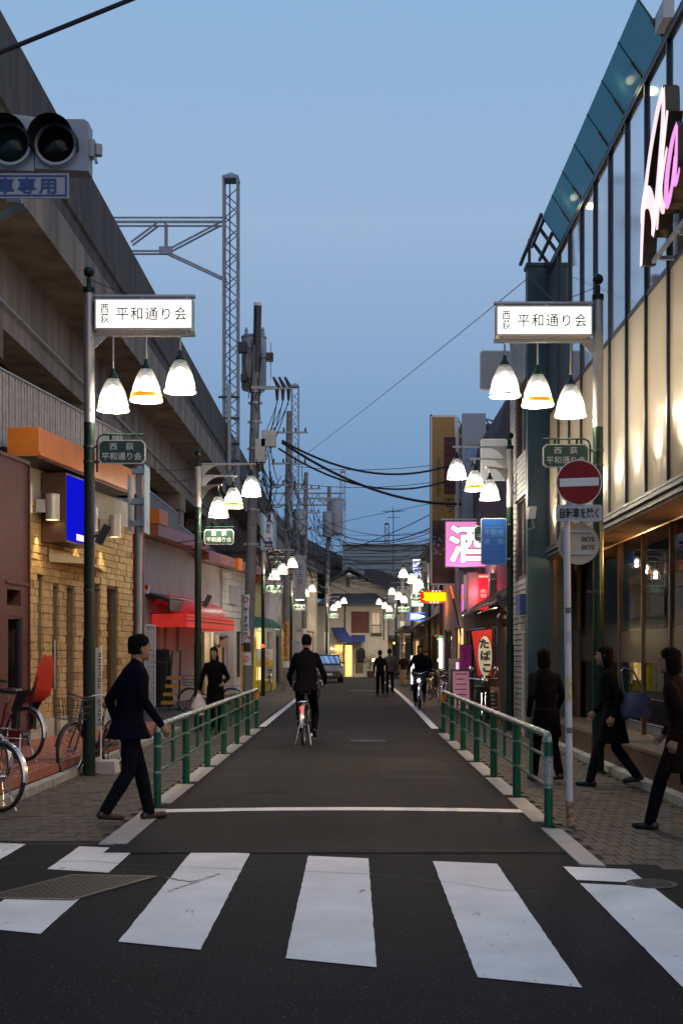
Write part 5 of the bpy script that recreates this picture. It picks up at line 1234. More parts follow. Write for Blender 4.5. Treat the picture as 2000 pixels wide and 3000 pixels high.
for z in (b_[3]-.19, b_[3]-.37, b_[3]-.62, b_[3]-.80): g = G(); g.box(b_[0]+.05, 23.994, z, b_[1]-.05, 23.995, z+.006); g.build('rule_line', mb, f)

# --- dark purple sloped block, tobacco shop, taller blocks behind
dp = thing('dark_sloped_building', 'dark purple-grey building with slanting parapet behind the second lamp post', 'building', (4, 28, 0))
m_purp = M('dark_purple_wall', (.055, .05, .075), .7, var=.15)
g = G(); g.prism([(3.35, 28, 4.6), (3.35, 28, 6.7), (3.50, 28, 7.35), (3.85, 28, 7.55), (6.5, 28, 7.55), (6.5, 28, 4.6)], (0, 6, 0)); g.build('upper_storey', m_purp, dp)
g = G(); g.box(3.6, 25.2, 2.7, 7, 34, 4.58); g.build('lower_storey', M('dull_mauve', (.13, .115, .13), .8), dp)
r2 = Fr((3.35, 25.2), (0, 1), -1)
tb = thing('tobacco_shop', 'old low tobacco shop with tin eaves and lit lattice window', 'shop', (3.4, 29, 0))
ho = [(.35, 1.4, .9, 2.1), (3.2, 6.0, .1, 2.2)]
g = G(); r2.wall(g, 0, 8.4, 0, 2.62, -.2, 0, ho); r2.box(g, 0, 8.4, -3, -1.2, 0, 2.6); g.build('wall', M('old_wood', (.075, .045, .03), .8, var=.3), tb)
g = G(); r2.box(g, .1, 3, -1.19, -1.15, 0, 2.5); g.build('interior_wall', M('tobacco_interior', (.6, .4, .2), .8), tb)
r2.window(tb, .35, 1.4, .9, 2.1, -.08, m_brown, glow('lattice_lit', (1, .66, .30), 1.1), 'lattice_window', (4, 6), .03)
r2.window(tb, 3.2, 6.0, .1, 2.2, -.1, m_brown, m_panedark, 'sliding_door', (3, 1), .05)
g = G(); g.prism([r2.p(-.1, -.1, 3.0), r2.p(-.1, .42, 2.62), r2.p(-.1, .42, 2.56), r2.p(-.1, -.1, 2.9)], (0, 8.6, 0)); g.build('eaves', m_dark, tb)
for k in range(10): g = G(); s = .2+k*.83; g.bar(r2.p(s, -.1, 3.012), r2.p(s, .43, 2.632), .05, .025); g.build('roof_batten', M('tin_roof', (.06, .055, .06), .4, metal=.4), tb)
g = G(); g.tube([r2.p(.2, .36, 2.5), r2.p(4, .36, 2.5)], .02, 6); g.build('awning_pole', m_chrome, tb)
light('eaves_lamp', r2.p(1.3, .3, 2.35), 10, (1, .75, .4), .04, tb)
bn = thing('tobacco_banner', 'red hanging banner with white oval reading たばこ', 'banner', (2.95, 27.5, 1.0)); BY = 27.0
def bp(x, y, dy=0): return P(x, y, BY)+Vector((0, dy, 0))
m_bred = M('banner_red', (.52, .02, .02), .7, var=.1, emit=.10, ecol=(1, .03, .02))
g = G(); q = [(1082, 1450), (1129, 1445), (1129, 1552), (1097, 1552)]; n = 8
for i in range(n+1):
    for j in range(n+1):
        u_, v_ = i/n, j/n; x = (q[0][0]*(1-u_)+q[1][0]*u_)*(1-v_)+(q[3][0]*(1-u_)+q[2][0]*u_)*v_; y = (q[0][1]*(1-u_)+q[1][1]*u_)*(1-v_)+(q[3][1]*(1-u_)+q[2][1]*u_)*v_
        g.v.append(tuple(bp(x, y, .02*math.sin(u_*5+v_*2))))
for i in range(n):
    for j in range(n): a = i*(n+1)+j; g.f.append([a, a+1, a+n+2, a+n+1]); g.m.append(0)
g.build('cloth', m_bred, bn, smooth=True)
g = G(); g.add([bp(1113+16*math.cos(a), 1507+46*math.sin(a)*(1)+2*math.cos(a), -.028) for a in [2*math.pi*k/28 for k in range(28)]], [tuple(range(28))]); ov = g.build('oval', M('banner_white', (.72, .68, .58), .7, emit=.06, ecol=(1, .9, .7)), bn)
for ch, y, x in (('た', 1478, 1111), ('ば', 1505, 1114), ('こ', 1534, 1117)): text(ch, m_ink, bn, bp(x, y, -.036), (1, 0, -.05), ZU, .20, bold=.05, name='lettering')
g = G(); g.cyl(bp(1080, 1446), bp(1131, 1441), .012, n=6); g.build('rod', m_chrome, bn)
# round signs at the eaves
mr_ = thing('round_traffic_mirror', 'round mirror with pale rim under the tin eaves', 'mirror', P(1158, 1425, 25.6)); c = P(1158, 1422, 25.6)
q = G().lathe([(.14, 0), (.15, .02), (.135, .03), (.10, .036), (.001, .045)], (0, 0, 0), 24).build('dish', M('mirror_brown', (.10, .06, .04), .2, metal=.5), mr_, smooth=True); q.location = c; q.rotation_euler = (R(90), 0, R(-20)); q.matrix_parent_inverse = wmat(mr_).inverted()
q = G().lathe([(.165, .0), (.17, .02), (.15, .03), (.14, .01)], (0, 0, 0), 24, cap=False).build('rim', m_chrome, mr_, smooth=True); q.location = c; q.rotation_euler = (R(90), 0, R(-20)); q.matrix_parent_inverse = wmat(mr_).inverted()
g = G(); g.bar(c, c+Vector((.25, .1, .05)), .02, .02); g.build('bracket', m_galv, mr_)

def block(name, label, X, y0, y1, zt_, m, holes, depth=6, pane=m_panedark, cat='building', roof=None):
    fr = Fr((X, y0), (0, 1), -1); t = thing(name, label, cat, (X, (y0+y1)/2, 0)); L = y1-y0
    g = G(); fr.wall(g, 0, L, 0, zt_, -.2, 0, holes); fr.box(g, 0, L, -depth, -.21, 0, zt_); g.build('wall', m, t)
    for h in holes: fr.window(t, *h[:4], -.1, m_dark, h[4] if len(h) > 4 else pane, 'window' if h[2] > 2.6 else 'shop_front', (1 if h[1]-h[0] < 2.2 else 2, 0))
    if roof: g = G(); fr.box(g, -.1, L+.1, -depth-.1, .15, zt_, zt_+.12); g.build('roof_edge', roof, t)
    return t, fr
m_lit1 = glow('bar_window', (1, .58, .22), 1.2); m_lit2 = glow('shop_window_white', (1, .93, .78), 1.3)
pb, fpb = block('purple_tall_building', 'tall mauve-grey building behind the vertical signs', 3.42, 37.2, 46.5, 8.4, M('mauve_wall', (.16, .13, .16), .8), [(1, 3, 4.2, 5.8), (5, 7.4, 4.2, 5.8), (.6, 4.0, .1, 2.4, m_lit1), (5, 8.5, .1, 2.4)], roof=m_dark)
db_, fdb = block('dark_bar_building', 'dark bar building with awnings between the mauve building and neon signs', 3.3, 46.6, 57.0, 6.0, M('bar_wall', (.07, .06, .06), .8, var=.3), [(1, 3, 3.4, 4.8), (5.5, 7.5, 3.4, 4.8, m_lit1), (.6, 4.6, .1, 2.3), (5.6, 9.4, .1, 2.3, m_lit1)], roof=m_dark)
cb, fcb = block('cream_row_house', 'cream row house beside the end of the street on the bar side', 3.45, 57.2, 70.0, 5.9, m_cream, [(1.5, 3.5, 3.4, 4.7), (6.5, 9, 3.4, 4.7), (.6, 5.6, .1, 2.3), (7, 12, .1, 2.3, m_lit1)], roof=m_tile)
g = G(); fcb.box(g, .0, 12.8, .02, 1.1, 2.7, 2.85); g.build('lean_to_roof', m_dark, cb)
g = G(); g.prism([fdb.p(.2, 0, 3.1), fdb.p(.2, .9, 2.6), fdb.p(.2, .9, 2.52), fdb.p(.2, 0, 2.95)], (0, 9.8, 0)); g.build('awning', M('awning_dkblue', (.03, .035, .06), .8), db_)
for k in range(3): light('bar_lamp', fdb.p(1+3.4*k, .5, 2.2), 12, (1, .6, .25), .05, db_)
light('bar_lamp', fpb.p(2, .5, 2.2), 14, (1, .6, .3), .05, pb)
# fill between tobacco shop and mauve building
nb2, fnb = block('pub_front', 'narrow dark pub front between tobacco shop and mauve building', 3.38, 33.7, 37.1, 4.3, M('pub_wall', (.10, .075, .07), .8), [(.4, 1.6, .1, 2.2), (1.9, 3.0, .9, 2.2, m_lit1)])

# ================================================================ signs on the right
# tall brown sign
SYs = 36.0; x0, x1 = PX(988, SYs), PX(1048, SYs); z0, z1 = PZ(1342, SYs), PZ(953, SYs)
ts = thing('tall_projecting_sign', 'tall ochre projecting sign with rotated red lettering and brown mural foot', 'sign', ((x0+x1)/2, SYs, z0))
m_och = M('sign_ochre', (.36, .20, .055), .55, var=.08, scale=1)
g = G(); g.box(x0, SYs, z0, x1, SYs+.28, z1); g.build('case', m_signwhite, ts)
zm = PZ(1195, SYs); g = G(); g.box(x0+.05, SYs-.006, zm, x1-.05, SYs-.001, z1-.06); f = g.build('upper_face', m_och, ts)
g = G(); g.box(x0+.05, SYs-.006, z0+.03, x1-.05, SYs-.001, zm-.002); mu = g.build('mural_face', M('mural_brown', (.14, .07, .04), .6, var=.45, scale=2.2), ts)
g = G(); pts = [(x0+.06, zm-.75)]+[(x0+.06+(x1-x0-.12)*k/10, zm-.12-.22*abs(math.sin(k*.9+.4))-.03*k) for k in range(11)]+[(x1-.06, zm-.6)]
g.add([(x, SYs-.009, z) for x, z in pts], [tuple(range(len(pts)))]); g.build('mural_hill', M('mural_grey', (.05, .045, .05), .7), mu)
g = G(); random.seed(5)
for k in range(46):
    x = x0+.1+random.random()**1.3*.55; z = zm-.45-random.random()*.55; s = random.uniform(.012, .035); g.quad((x-s, SYs-.011, z-s), (x+s, SYs-.011, z-s), (x+s, SYs-.011, z+s), (x-s, SYs-.011, z+s))
g.build('mural_blossom', M('mural_white', (.42, .38, .36), .8), mu, kind='stuff')
g = G(); g.box(x0-.006, SYs+.03, z0, x0-.002, SYs+.25, z1); g.build('side_strip', M('sign_side', (.10, .05, .05), .5), ts)
text('NISHIOGIKUBO', m_ink, f, (x0+.24, SYs-.006, PZ(1097, SYs)), (0, 0, -1), (1, 0, 0), .13, width=1.12)
g = G(); g.box(x0+.40, SYs-.008, PZ(1135, SYs), x0+.74, SYs-.0065, PZ(1004, SYs)); g.build('letter_ground', M('sign_black', (.045, .02, .022), .6), f)
random.seed(8)
for k in range(7):
    zc = PZ(1012+k*17.5, SYs); g = G()
    for j in range(3): g.box(x0+.45+j*.09, SYs-.0105, zc-.16, x0+.50+j*.09, SYs-.0085, zc-random.uniform(.0, .06))
    g.box(x0+.45, SYs-.0106, zc-.10, x0+.69, SYs-.0086, zc-.06); g.build('red_letter', M('sign_darkred', (.17, .02, .03), .6), f)
text("S's", M('sign_letter_gold', (.42, .24, .08), .6), f, (x0+.57, SYs-.0085, PZ(1160, SYs)), (0, 0, -1), (1, 0, 0), .30, bold=.03)
text("S's", m_ink, f, (x0+.57, SYs-.0065, PZ(1160, SYs)), (0, 0, -1), (1, 0, 0), .30, bold=.11, off=.001)
g = G(); g.bar((x0, SYs-.05, z1), (3.4, SYs+1.2, z1-.6), .025, .025); g.build('stay', m_dark, ts)
for z in (z1-.5, zm, z0+.5): g = G(); g.bar((x1, SYs+.14, z), (3.45, SYs+1.3, z), .05, .05); g.build('bracket', m_galv, ts)
# barbecue sign
SYb = 35.0; t, f, b_ = px_sign('grill_sign', 'tall grey-blue sign lettered 炭火焼肉 on a steel frame', 1061, 949, 1115, 1215, SYb, .01, .22, M('grill_face', (.27, .31, .38), .5, var=.06), m_galv, None)
xm = (b_[0]+b_[1])/2; text('炭火焼肉', M('grill_gold', (.45, .34, .12), .5), f, (xm, SYb-.006, PZ(1001+15, SYb)-.14+.14), XR, ZU, .12, width=.5)
g = G(); g.box(xm-.26, SYb-.007, PZ(1062, SYb), xm+.26, SYb-.0055, PZ(1021, SYb)); pnl = g.build('blue_patch', M('grill_blue', (.14, .24, .44), .5, var=.1), f)
text('近江', M('grill_pale', (.33, .42, .58), .5), pnl, (xm, SYb-.009, PZ(1042, SYb)), XR, ZU, .25, width=.46)
text('焼\n肉', m_ink, f, (xm+.02, SYb-.006, PZ(1085, SYb)), XR, ZU, .62, width=.24, bold=.03)
for k in range(6):
    z = b_[3]-.15-k*.45; g = G(); g.bar((b_[1], SYb+.1, z), (b_[1]+.35, SYb+.5, z), .04, .04); g.bar((b_[1], SYb+.1, z), (b_[1]+.35, SYb+.5, z-.4), .03, .03); g.bar((b_[0]-.12, SYb+.1, z), (b_[0], SYb+.1, z-.2), .03, .03); g.build('frame_strut', M('rust_strut', (.20, .12, .09), .7), t)
g = G(); g.bar((b_[1]+.35, SYb+.5, 3), (b_[1]+.35, SYb+.5, b_[3]), .06, .06); g.bar((b_[0]-.12, SYb+.1, 3), (b_[0]-.12, SYb+.1, b_[3]-.1), .05, .05); g.build('frame_post', m_galv, t)
can(t, PX(1135, 34), 34.6, 5.2, 6.2, .38, 'tank')
# pink liquor sign
SYk = 33.0; X0, X1, Z0, Z1 = PX(1022, SYk), PX(1118, SYk), PZ(1302, SYk), PZ(1197, SYk)
lk = thing('liquor_sign', 'glowing pink sign with white character 酒', 'sign', ((X0+X1)/2, SYk, Z0))
g = G(); g.box(X0, SYk, Z0, X1, SYk+.22, Z1); g.build('case', m_galv, lk)
g = G(); g.box(X0+.02, SYk-.004, Z0+.03, X1-.02, SYk-.001, Z1-.02); f = g.build('lit_face', M('liquor_pink', (.85, .22, .55), .4, emit=.78, ecol=(1, .26, .66), var=.1), lk)
cx_ = X0+.62; cz_ = (Z0+Z1)/2
text('酒', M('liquor_outline', (.08, .05, .06), .5), f, (cx_, SYk-.004, cz_), XR, ZU, .93, off=.003, fat=.052); text('酒', glow('liquor_white', (1, .98, .96), 1.15), f, (cx_, SYk-.004, cz_), XR, ZU, .93, off=.006, fat=.032)
g = G(); g.bar((X0-.1, SYk+.1, Z1+.06), (3.5, SYk+.1, Z1+.06), .04, .04); g.bar((X1, SYk+.1, Z0+.2), (3.8, SYk+.1, Z0+.2), .05, .05); g.build('bracket', m_white, lk)
for k in range(3):
    g = G(); c = P(1118+k*13-(12 if k == 0 else 0), 1322, 31.5); g.lathe([(.02, .08), (.05, .04), (.07, 0)], c, 10); sp = g.build('sign_spot', m_dark, lk); g = G(); g.ball(c, .05, 8); g.build('spot_bulb', glow('spot_warm', (1, .55, .2), 7), lk)
light('sign_spot_lamp', P(1118, 1330, 31.5), 30, (1, .55, .3), .05, lk); light('pink_glow', (X0+.5, SYk-.5, Z0-.2), 25, (1, .3, .6), .3, lk)
# red vertical sign with grey cabinet
t, f, b_ = px_sign('red_strip_sign', 'red lit vertical sign with pale lettering over the tobacco shop', 1097, 1318, 1122, 1402, 30.5, .01, .25, M('strip_red', (.7, .01, .02), .4, emit=1.0, ecol=(1, .015, .03)), m_galv, 3.7)
light('red_sign_glow', (b_[0]-.05, 30.2, (b_[2]+b_[3])/2), 22, (1, .08, .10), .15, t)
print_marks(f, (b_[0]+b_[1])/2, 30.5-.008, PZ(1373, 30.5), PZ(1352, 30.5), .17, M('strip_cream', (.8, .65, .5), .5, emit=.5, ecol=(1, .8, .6)), 2)
g = G(); g.box(b_[0]+.02, 30.5-.008, b_[3]-.09, b_[1]-.02, 30.5-.006, b_[3]-.04); g.build('white_bar', MATS['strip_cream'], f)
g = G(); g.box(b_[0]-.24, 30.52, b_[2]-.02, b_[0]-.01, 30.9, b_[3]+.04); g.build('grey_cabinet', m_galv, t)
px_sign('grey_back_sign', 'bare grey sign cabinet right of the red lit strip sign', 1124, 1316, 1148, 1400, 30.9, .01, .25, M('cabinet_grey', (.20, .20, .22), .5), m_galv, 3.7)
# pink neon tube
nt_ = thing('neon_tube_sign', 'vertical pink and red neon tube sign', 'neon sign', P(1061, 1400, 34)); 
for y0_, y1_, m_ in ((1342, 1365, 'p'), (1365, 1378, 'r'), (1378, 1408, 'p'), (1408, 1414, 'w')):
    g = G(); g.cyl(P(1062, y1_, 34), P(1062, y0_, 34), .035, n=8); g.build('tube', {'p': glow('tube_pink', (.85, .15, .6), 1.0), 'r': glow('tube_red', (1, .12, .05), 1.6), 'w': glow('tube_white', (1, .95, .9), 2)}[m_], nt_, smooth=True)
g = G(); g.box(PX(1064, 34), 33.95, PZ(1418, 34), PX(1082, 34), 34.3, PZ(1320, 34)); g.build('case', m_galv, nt_)
# LED board
SYl = 45.0; X0, X1, Z0, Z1 = PX(961, SYl), PX(1037, SYl), PZ(1385, SYl), PZ(1356, SYl)
ld = thing('led_board', 'bright red and yellow LED message board with coloured rim', 'LED sign', ((X0+X1)/2, SYl, Z0)); g = G(); g.box(X0, SYl, Z0, X1, SYl+.15, Z1); g.build('case', m_dark, ld)
g = G(); g.box(X0+.05, SYl-.004, Z0+.04, X1-.05, SYl-.001, Z1-.04); f = g.build('red_field', glow('led_red', (.8, .01, .01), .8), ld)
g = G(); random.seed(2)
for k in range(7):
    z = Z0+.10+k*(Z1-Z0-.2)/6; xs = X0+.14+random.random()*.1; g.box(xs, SYl-.008, z-.022, X1-.10-random.random()*.06, SYl-.0045, z+.022)
g.build('yellow_text_rows', glow('led_yellow', (1, .72, .0), 1.5), f, kind='stuff')
for k in range(26):
    e = k/26; per = 2*((X1-X0)+(Z1-Z0)); s = e*per
    if s < X1-X0: p = (X0+s, Z1-.025)
    elif s < X1-X0+Z1-Z0: p = (X1-.025, Z1-(s-(X1-X0)))
    elif s < 2*(X1-X0)+Z1-Z0: p = (X1-(s-(X1-X0)-(Z1-Z0)), Z0+.025)
    else: p = (X0+.025, Z0+(s-2*(X1-X0)-(Z1-Z0)))
    c_ = 'g' if (p[0] < X0+.15 or p[0] > X1-.15) else ('w' if abs(p[0]-(X0+X1)/2) < .2 else 'b'); g = G(); g.box(p[0]-.035, SYl-.006, p[1]-.02, p[0]+.035, SYl-.002, p[1]+.02); g.build('rim_led', {'g': glow('led_green', (.05, 1, .3), 1.2), 'w': glow('led_white', (.9, .8, 1), 1.3), 'b': glow('led_crimson', (.9, .05, .1), .9)}[c_], ld)
g = G(); g.bar((X1, SYl+.08, Z1-.05), (3.6, SYl+.4, Z1-.05), .05, .05); g.build('bracket', m_galv, ld)
light('led_glow', ((X0+X1)/2, SYl-.25, Z0-.1), 45, (1, .25, .05), .15, ld)
# blue neon sign
SYn = 56.0; X0, X1, Z0, Z1 = PX(938, SYn), PX(980, SYn), PZ(1425, SYn), PZ(1407, SYn)
nn = thing('blue_neon_sign', 'small white sign outlined in blue neon', 'neon sign', ((X0+X1)/2, SYn, Z0)); g = G(); g.box(X0, SYn, Z0, X1, SYn+.15, Z1); g.build('case', M('neon_navy', (.02, .02, .10), .4), nn)
g = G(); g.add([(X0+.08, SYn-.005, Z0+.06), (X0+.4, SYn-.005, Z0+.06), (X0+.85, SYn-.005, (Z0+Z1)/2), (X0+.4, SYn-.005, Z1-.05), (X0+.08, SYn-.005, Z1-.05)], [(0, 1, 2, 3, 4)]); g.build('white_patch', glow('neon_white', (1, .92, 1), 1.4), nn)
g = G(); g.tube([(X0+.02, SYn-.02, Z0+.02), (X1-.02, SYn-.02, Z0+.02), (X1-.02, SYn-.02, Z1-.02), (X0+.02, SYn-.02, Z1-.02)], .02, 6, True); g.build('neon_outline', glow('neon_blue', (.03, .18, 1), 2.4), nn)
g = G(); g.bar((X1, SYn+.07, Z0+.1), (3.4, SYn+.07, Z0+.1), .04, .04); g.build('bracket', m_galv, nn)
# far vertical sign white/blue
SYv = 62.0; t, f, b_ = px_sign('far_vertical_sign', 'lit white vertical sign with blue characters behind the lamps', 947, 1284, 966, 1372, SYv, .01, .2, glow('vert_white', (.92, .95, 1), 1.2), m_galv, 3.5)
print_marks(f, (b_[0]+b_[1])/2, SYv-.008, PZ(1328, SYv), PZ(1286, SYv), .3, glow('vert_blue', (.05, .12, .9), .9), 3); g = G(); g.box(b_[0]+.08, SYv-.008, PZ(1352, SYv), b_[1]-.08, SYv-.006, PZ(1343, SYv)); g.build('red_mark', glow('vert_red', (.9, .08, .05), .8), f)
px_sign('green_edge_sign', 'small lit white sign with green edge beneath the far vertical sign', 945, 1378, 972, 1393, 58, .01, .15, glow('green_white', (.9, 1, .92), 1.2), M('edge_green', (.05, .5, .15), .5, emit=.5, ecol=(.1, .9, .3)), 3.5)
# white tube by the bar
wt = thing('white_tube_light', 'vertical white fluorescent tube beside the bar door', 'lamp', P(1011, 1530, 44)); g = G(); g.cyl(P(1011, 1535, 44), P(1011, 1466, 44), .05, n=8); g.build('tube', glow('fluoro', (.95, 1, .9), 2.2), wt, smooth=True); g = G(); g.box(PX(1013, 44), 44.06, PZ(1538, 44), PX(1020, 44), 44.12, PZ(1460, 44)); g.build('batten', m_white, wt)
g = G(); g.cyl(P(1011, 1466, 44), P(1011, 1459, 44), .06, n=8); g.build('cap', M('cap_green', (.2, .5, .25), .5, emit=.5, ecol=(.3, .9, .4)), wt)
# sloping red neon strip
rs = thing('slanted_neon_strip', 'long slanting bar with orange neon top', 'neon sign', P(1045, 1440, 38)); g = G(); g.bar(P(1034, 1345, 38), P(1058, 1460, 38), .07, .05); g.build('bar', m_dark, rs); g = G(); g.bar(P(1034, 1345, 37.9), P(1041, 1374, 37.9), .05, .05); g.build('neon_top', glow('neon_orange', (1, .14, .03), 1.2), rs)

# ================================================================ left signs
ET, EF, EB = px_sign('eye_clinic_sign', 'pale blue rounded vertical sign lettered 木村眼科', 598, 1175, 635, 1264, 40.0, .07, .10, M('clinic_rim', (.30, .46, .50), .5, emit=.06, ecol=(.5, .8, .9)), M('clinic_case', (.25, .40, .44), .5), -3.2)
xm = (EB[0]+EB[1])/2; g = G(); g.box(xm-.15, 39.990, EB[2]+.08, xm+.15, 39.994, EB[3]-.06); wf = g.build('white_field', M('clinic_white', (.62, .66, .74), .5, emit=.10, ecol=(.8, .85, 1)), EF)
text('木\n村\n眼\n科', M('clinic_blue', (.02, .04, .28), .5), wf, (xm, 39.989, EB[3]-.40), XR, ZU, .66, width=.135, bold=.02)
print_marks(wf, xm, 39.987, EB[2]+.36, EB[2]+.45, .24, M('clinic_red', (.5, .05, .08), .5), 2); g = G(); g.box(xm-.14, 39.986, EB[2]+.20, xm+.14, 39.988, EB[2]+.30); g.build('blue_bar', MATS['clinic_blue'], wf); g = G(); g.box(xm-.14, 39.986, EB[2]+.10, xm+.14, 39.988, EB[2]+.16); g.build('red_bar', MATS['clinic_red'], wf)
t, f, b_ = px_sign('arrow_board_sign', 'narrow white vertical sign on the third utility pole', 677, 1276, 702, 1376, 60, .03, .08, M('arrow_board', (.45, .44, .46), .6), m_signwhite, -2.5); print_marks(f, (b_[0]+b_[1])/2, 60-.008, b_[2]+.7, b_[3]-.4, .25, MATS['print_blue'], 3)
# street sign post seen edge-on
sp = thing('round_top_sign_post', 'grey sign post with edge-on plates beside the stone shop', 'sign post', (-2.47, 14.3, 0)); g = G(); g.cyl((-2.50, 14.3, 0), (-2.50, 14.3, 3.72), .034, n=12); g.build('post', m_grey, sp, smooth=True)
g = G(); g.box(-2.415, 14.12, 2.93, -2.405, 14.48, 3.72); g.build('sign_plate', M('plate_skyblue', (.28, .45, .58), .4, var=.3, scale=8), sp)
g = G(); g.box(-2.60, 14.12, 2.95, -2.59, 14.48, 3.6); g.build('back_plate', m_galv, sp)
for z in (3.05, 3.3, 3.66): g = G(); g.box(-2.58, 14.25, z-.03, -2.42, 14.36, z+.03); g.build('clamp', m_galv, sp)
# small bus-stop style notice post behind the lamp post
nt2 = thing('notice_post', 'white timetable boards on a thin post with concrete foot', 'notice board', (-3.2, 15.55, 0)); g = G(); g.cyl((-3.205, 15.55, .1), (-3.205, 15.55, 1.62), .012, n=8); g.build('post', m_signwhite, nt2)
for z0_, z1_ in ((1.02, 1.60), (.55, 1.0)):
    g = G(); g.box(-3.30, 15.52, z0_, -3.195, 15.535, z1_); p = g.build('board', m_signwhite, nt2); print_marks(p, -3.215, 15.518, z0_+.05, z1_-.05, .06, MATS['box_ink'], 6, seed=int(z0_*10))
g = G(); g.hexa([(-3.40, 15.42, 0), (-3.0, 15.42, 0), (-3.0, 15.78, 0), (-3.40, 15.78, 0), (-3.38, 15.44, .16), (-3.02, 15.44, .16), (-3.02, 15.76, .16), (-3.38, 15.76, .16)]); g.build('foot_block', m_conc, nt2)
# no entry sign
NY = 10.8; nx_ = PX(1300, NY); ne = thing('no_entry_sign', 'red no-entry disc with white bar over 自転車を除く plate on white pole', 'traffic sign', (nx_, NY, 0))
g = G(); g.cyl((nx_+.03, NY, 0), (nx_-.0, NY, 2.75), .030, n=14); g.build('pole', M('pole_white', (.55, .56, .58), .45, var=.12, scale=5), ne, smooth=True)
g = G(); g.cyl((nx_+.031, NY, .0), (nx_+.030, NY, .22), .034, n=14); g.build('rusty_foot', M('rust', (.28, .19, .12), .8, var=.6, scale=25), ne, smooth=True)
for z, w, m_ in ((1.88, .05, M('sticker_dark', (.12, .13, .13), .6)), (1.62, .10, M('sticker_grey', (.38, .40, .41), .6)), (1.1, .22, M('sticker_tan', (.5, .42, .25), .6, var=.4, scale=30)), (.82, .05, MATS['sticker_dark'])): wrap(ne, nx_+.005+.02*(1-z/2.7), NY, z, z+w, .0325, m_, 'sticker', -2.4, -.6, 8)
dx_, dz_ = PX(1326, NY), PZ(1110, NY)
def disc(x, y, z, r, th, m, name, par, n=36): return G().prism([(x+r*math.cos(2*math.pi*k/n), y, z+r*math.sin(2*math.pi*k/n)) for k in range(n)], (0, th, 0)).build(name, m, par)
disc(dx_, NY-.06, dz_, .202, .012, m_signwhite, 'disc_rim', ne); d = disc(dx_, NY-.063, dz_, .192, .004, M('noentry_red', (.20, .006, .009), .5, var=.08, spec=.25), 'disc_face', ne)
g = G(); g.prism([(dx_-.172, NY-.0655, dz_-.040), (dx_+.172, NY-.0655, dz_-.028), (dx_+.172, NY-.0655, dz_+.044), (dx_-.172, NY-.0655, dz_+.032)], (0, .002, 0)); g.build('white_bar', m_signwhite, d)
X0, X1, Z0, Z1 = PX(1274, NY), PX(1379, NY), PZ(1199, NY), PZ(1161, NY); round_panel(X1-X0, Z1-Z0, .025, NY-.06, (X0+X1)/2, (Z0+Z1)/2, .012).build('rider_plate', M('rider_white', (.42, .43, .45), .5), ne)
text('自転車を除く', m_ink, ne, ((X0+X1)/2, NY-.061, (Z0+Z1)/2), XR, ZU, .085, width=.345, bold=.028)
g = G(); g.bar((nx_+.01, NY-.03, 2.72), (nx_+.02, NY-.03, 3.22), .04, .02); g.build('back_strap', m_galv, ne)
rx, rz = PX(1325, NY+.1), PZ(1250, NY+.1); disc(rx, NY+.05, rz, .185, .01, M('disc_back', (.42, .37, .28), .6, var=.15), 'reverse_disc', ne)
for z in (rz+.11, rz-.085):
    g = G(); g.box(rx-.10, NY+.034, z-.012, rx+.12, NY+.048, z+.012); g.build('strap', m_galv, ne)
for z in (rz+.04, rz-.03): text('EKYS', M('graffiti', (.07, .06, .055), .7), ne, (rx+.085, NY+.049, z), XR, ZU, .05, width=.115, bold=.03)
# traffic signal
TY = 8.0; tg = thing('traffic_signal', 'grey horizontal traffic signal head with dark lenses and blue-bordered plate', 'traffic light', (-2.2, TY, 4.6))
m_tl = M('signal_grey', (.30, .34, .40), .45, var=.08)
zc = PZ(333, TY); r_ = .155
for i, xc in enumerate((PX(132, TY), PX(28, TY), PX(-76, TY))):
    w = .145; wr_ = .205 if i == 0 else .145; g = G(); g.prism([(xc-w, TY, zc-.155), (xc+wr_, TY, zc-.17), (xc+wr_, TY, zc+.15), (xc+wr_-.03, TY, zc+.17), (xc-w+.03, TY, zc+.17), (xc-w, TY, zc+.15)], (0, .13, 0)); hd = g.build('housing', m_tl, tg)
    q = G().lathe([(.128, 0), (.138, .02), (.138, .03), (.12, .03)], (0, 0, 0), 28, cap=False).build('lens_ring', m_galv, hd, smooth=True); q.location = (xc, TY-.012, zc-.01); q.rotation_euler = (R(90), 0, 0); q.matrix_parent_inverse = wmat(hd).inverted()
    lm = M('lens_green', (.02, .35, .22), .25, emit=3, ecol=(.05, 1, .55)) if i == 2 else M('lens_dark_%d' % i, (.012, .010, .010) if i == 0 else (.010, .028, .022), 0.1, spec=.25)
    q = G().lathe([(.125, 0), (.11, .02), (.07, .04), (.001, .05)], (0, 0, 0), 24).build('lens', lm, hd, smooth=True); q.location = (xc, TY-.006, zc-.01); q.rotation_euler = (R(90), 0, 0); q.matrix_parent_inverse = wmat(hd).inverted()
    g = G(); n = 18; pts = []
    for k in range(n+1):
        a = math.pi*(-.08+1.16*k/n); pts.append((math.cos(a), math.sin(a), .20 if .1 < k/n < .9 else .12))
    for cx, cz, dd in pts: g.v += [(xc+.145*cx, TY-.001, zc-.01+.145*cz), (xc+.145*cx, TY-dd, zc-.02+.145*cz)]
    g.f = [[2*k, 2*k+2, 2*k+3, 2*k+1] for k in range(n)]; g.m = [0]*n; g.build('visor', m_black, hd, smooth=True)
g = G(); xe = PX(205, TY); g.box(xe-.005, TY+.03, zc-.06, xe+.03, TY+.10, zc+.05); g.cyl((xe+.05, TY+.05, zc-.05), (xe+.05, TY+.05, zc+.02), .028, n=10); g.bar((xe+.0, TY+.05, zc+.03), (xe+.04, TY+.05, zc-.10), .02, .02); g.build('end_bracket', m_galv, tg)
X1 = PX(163, TY); Z0, Z1 = PZ(462, TY), PZ(405, TY); X0 = X1-.86
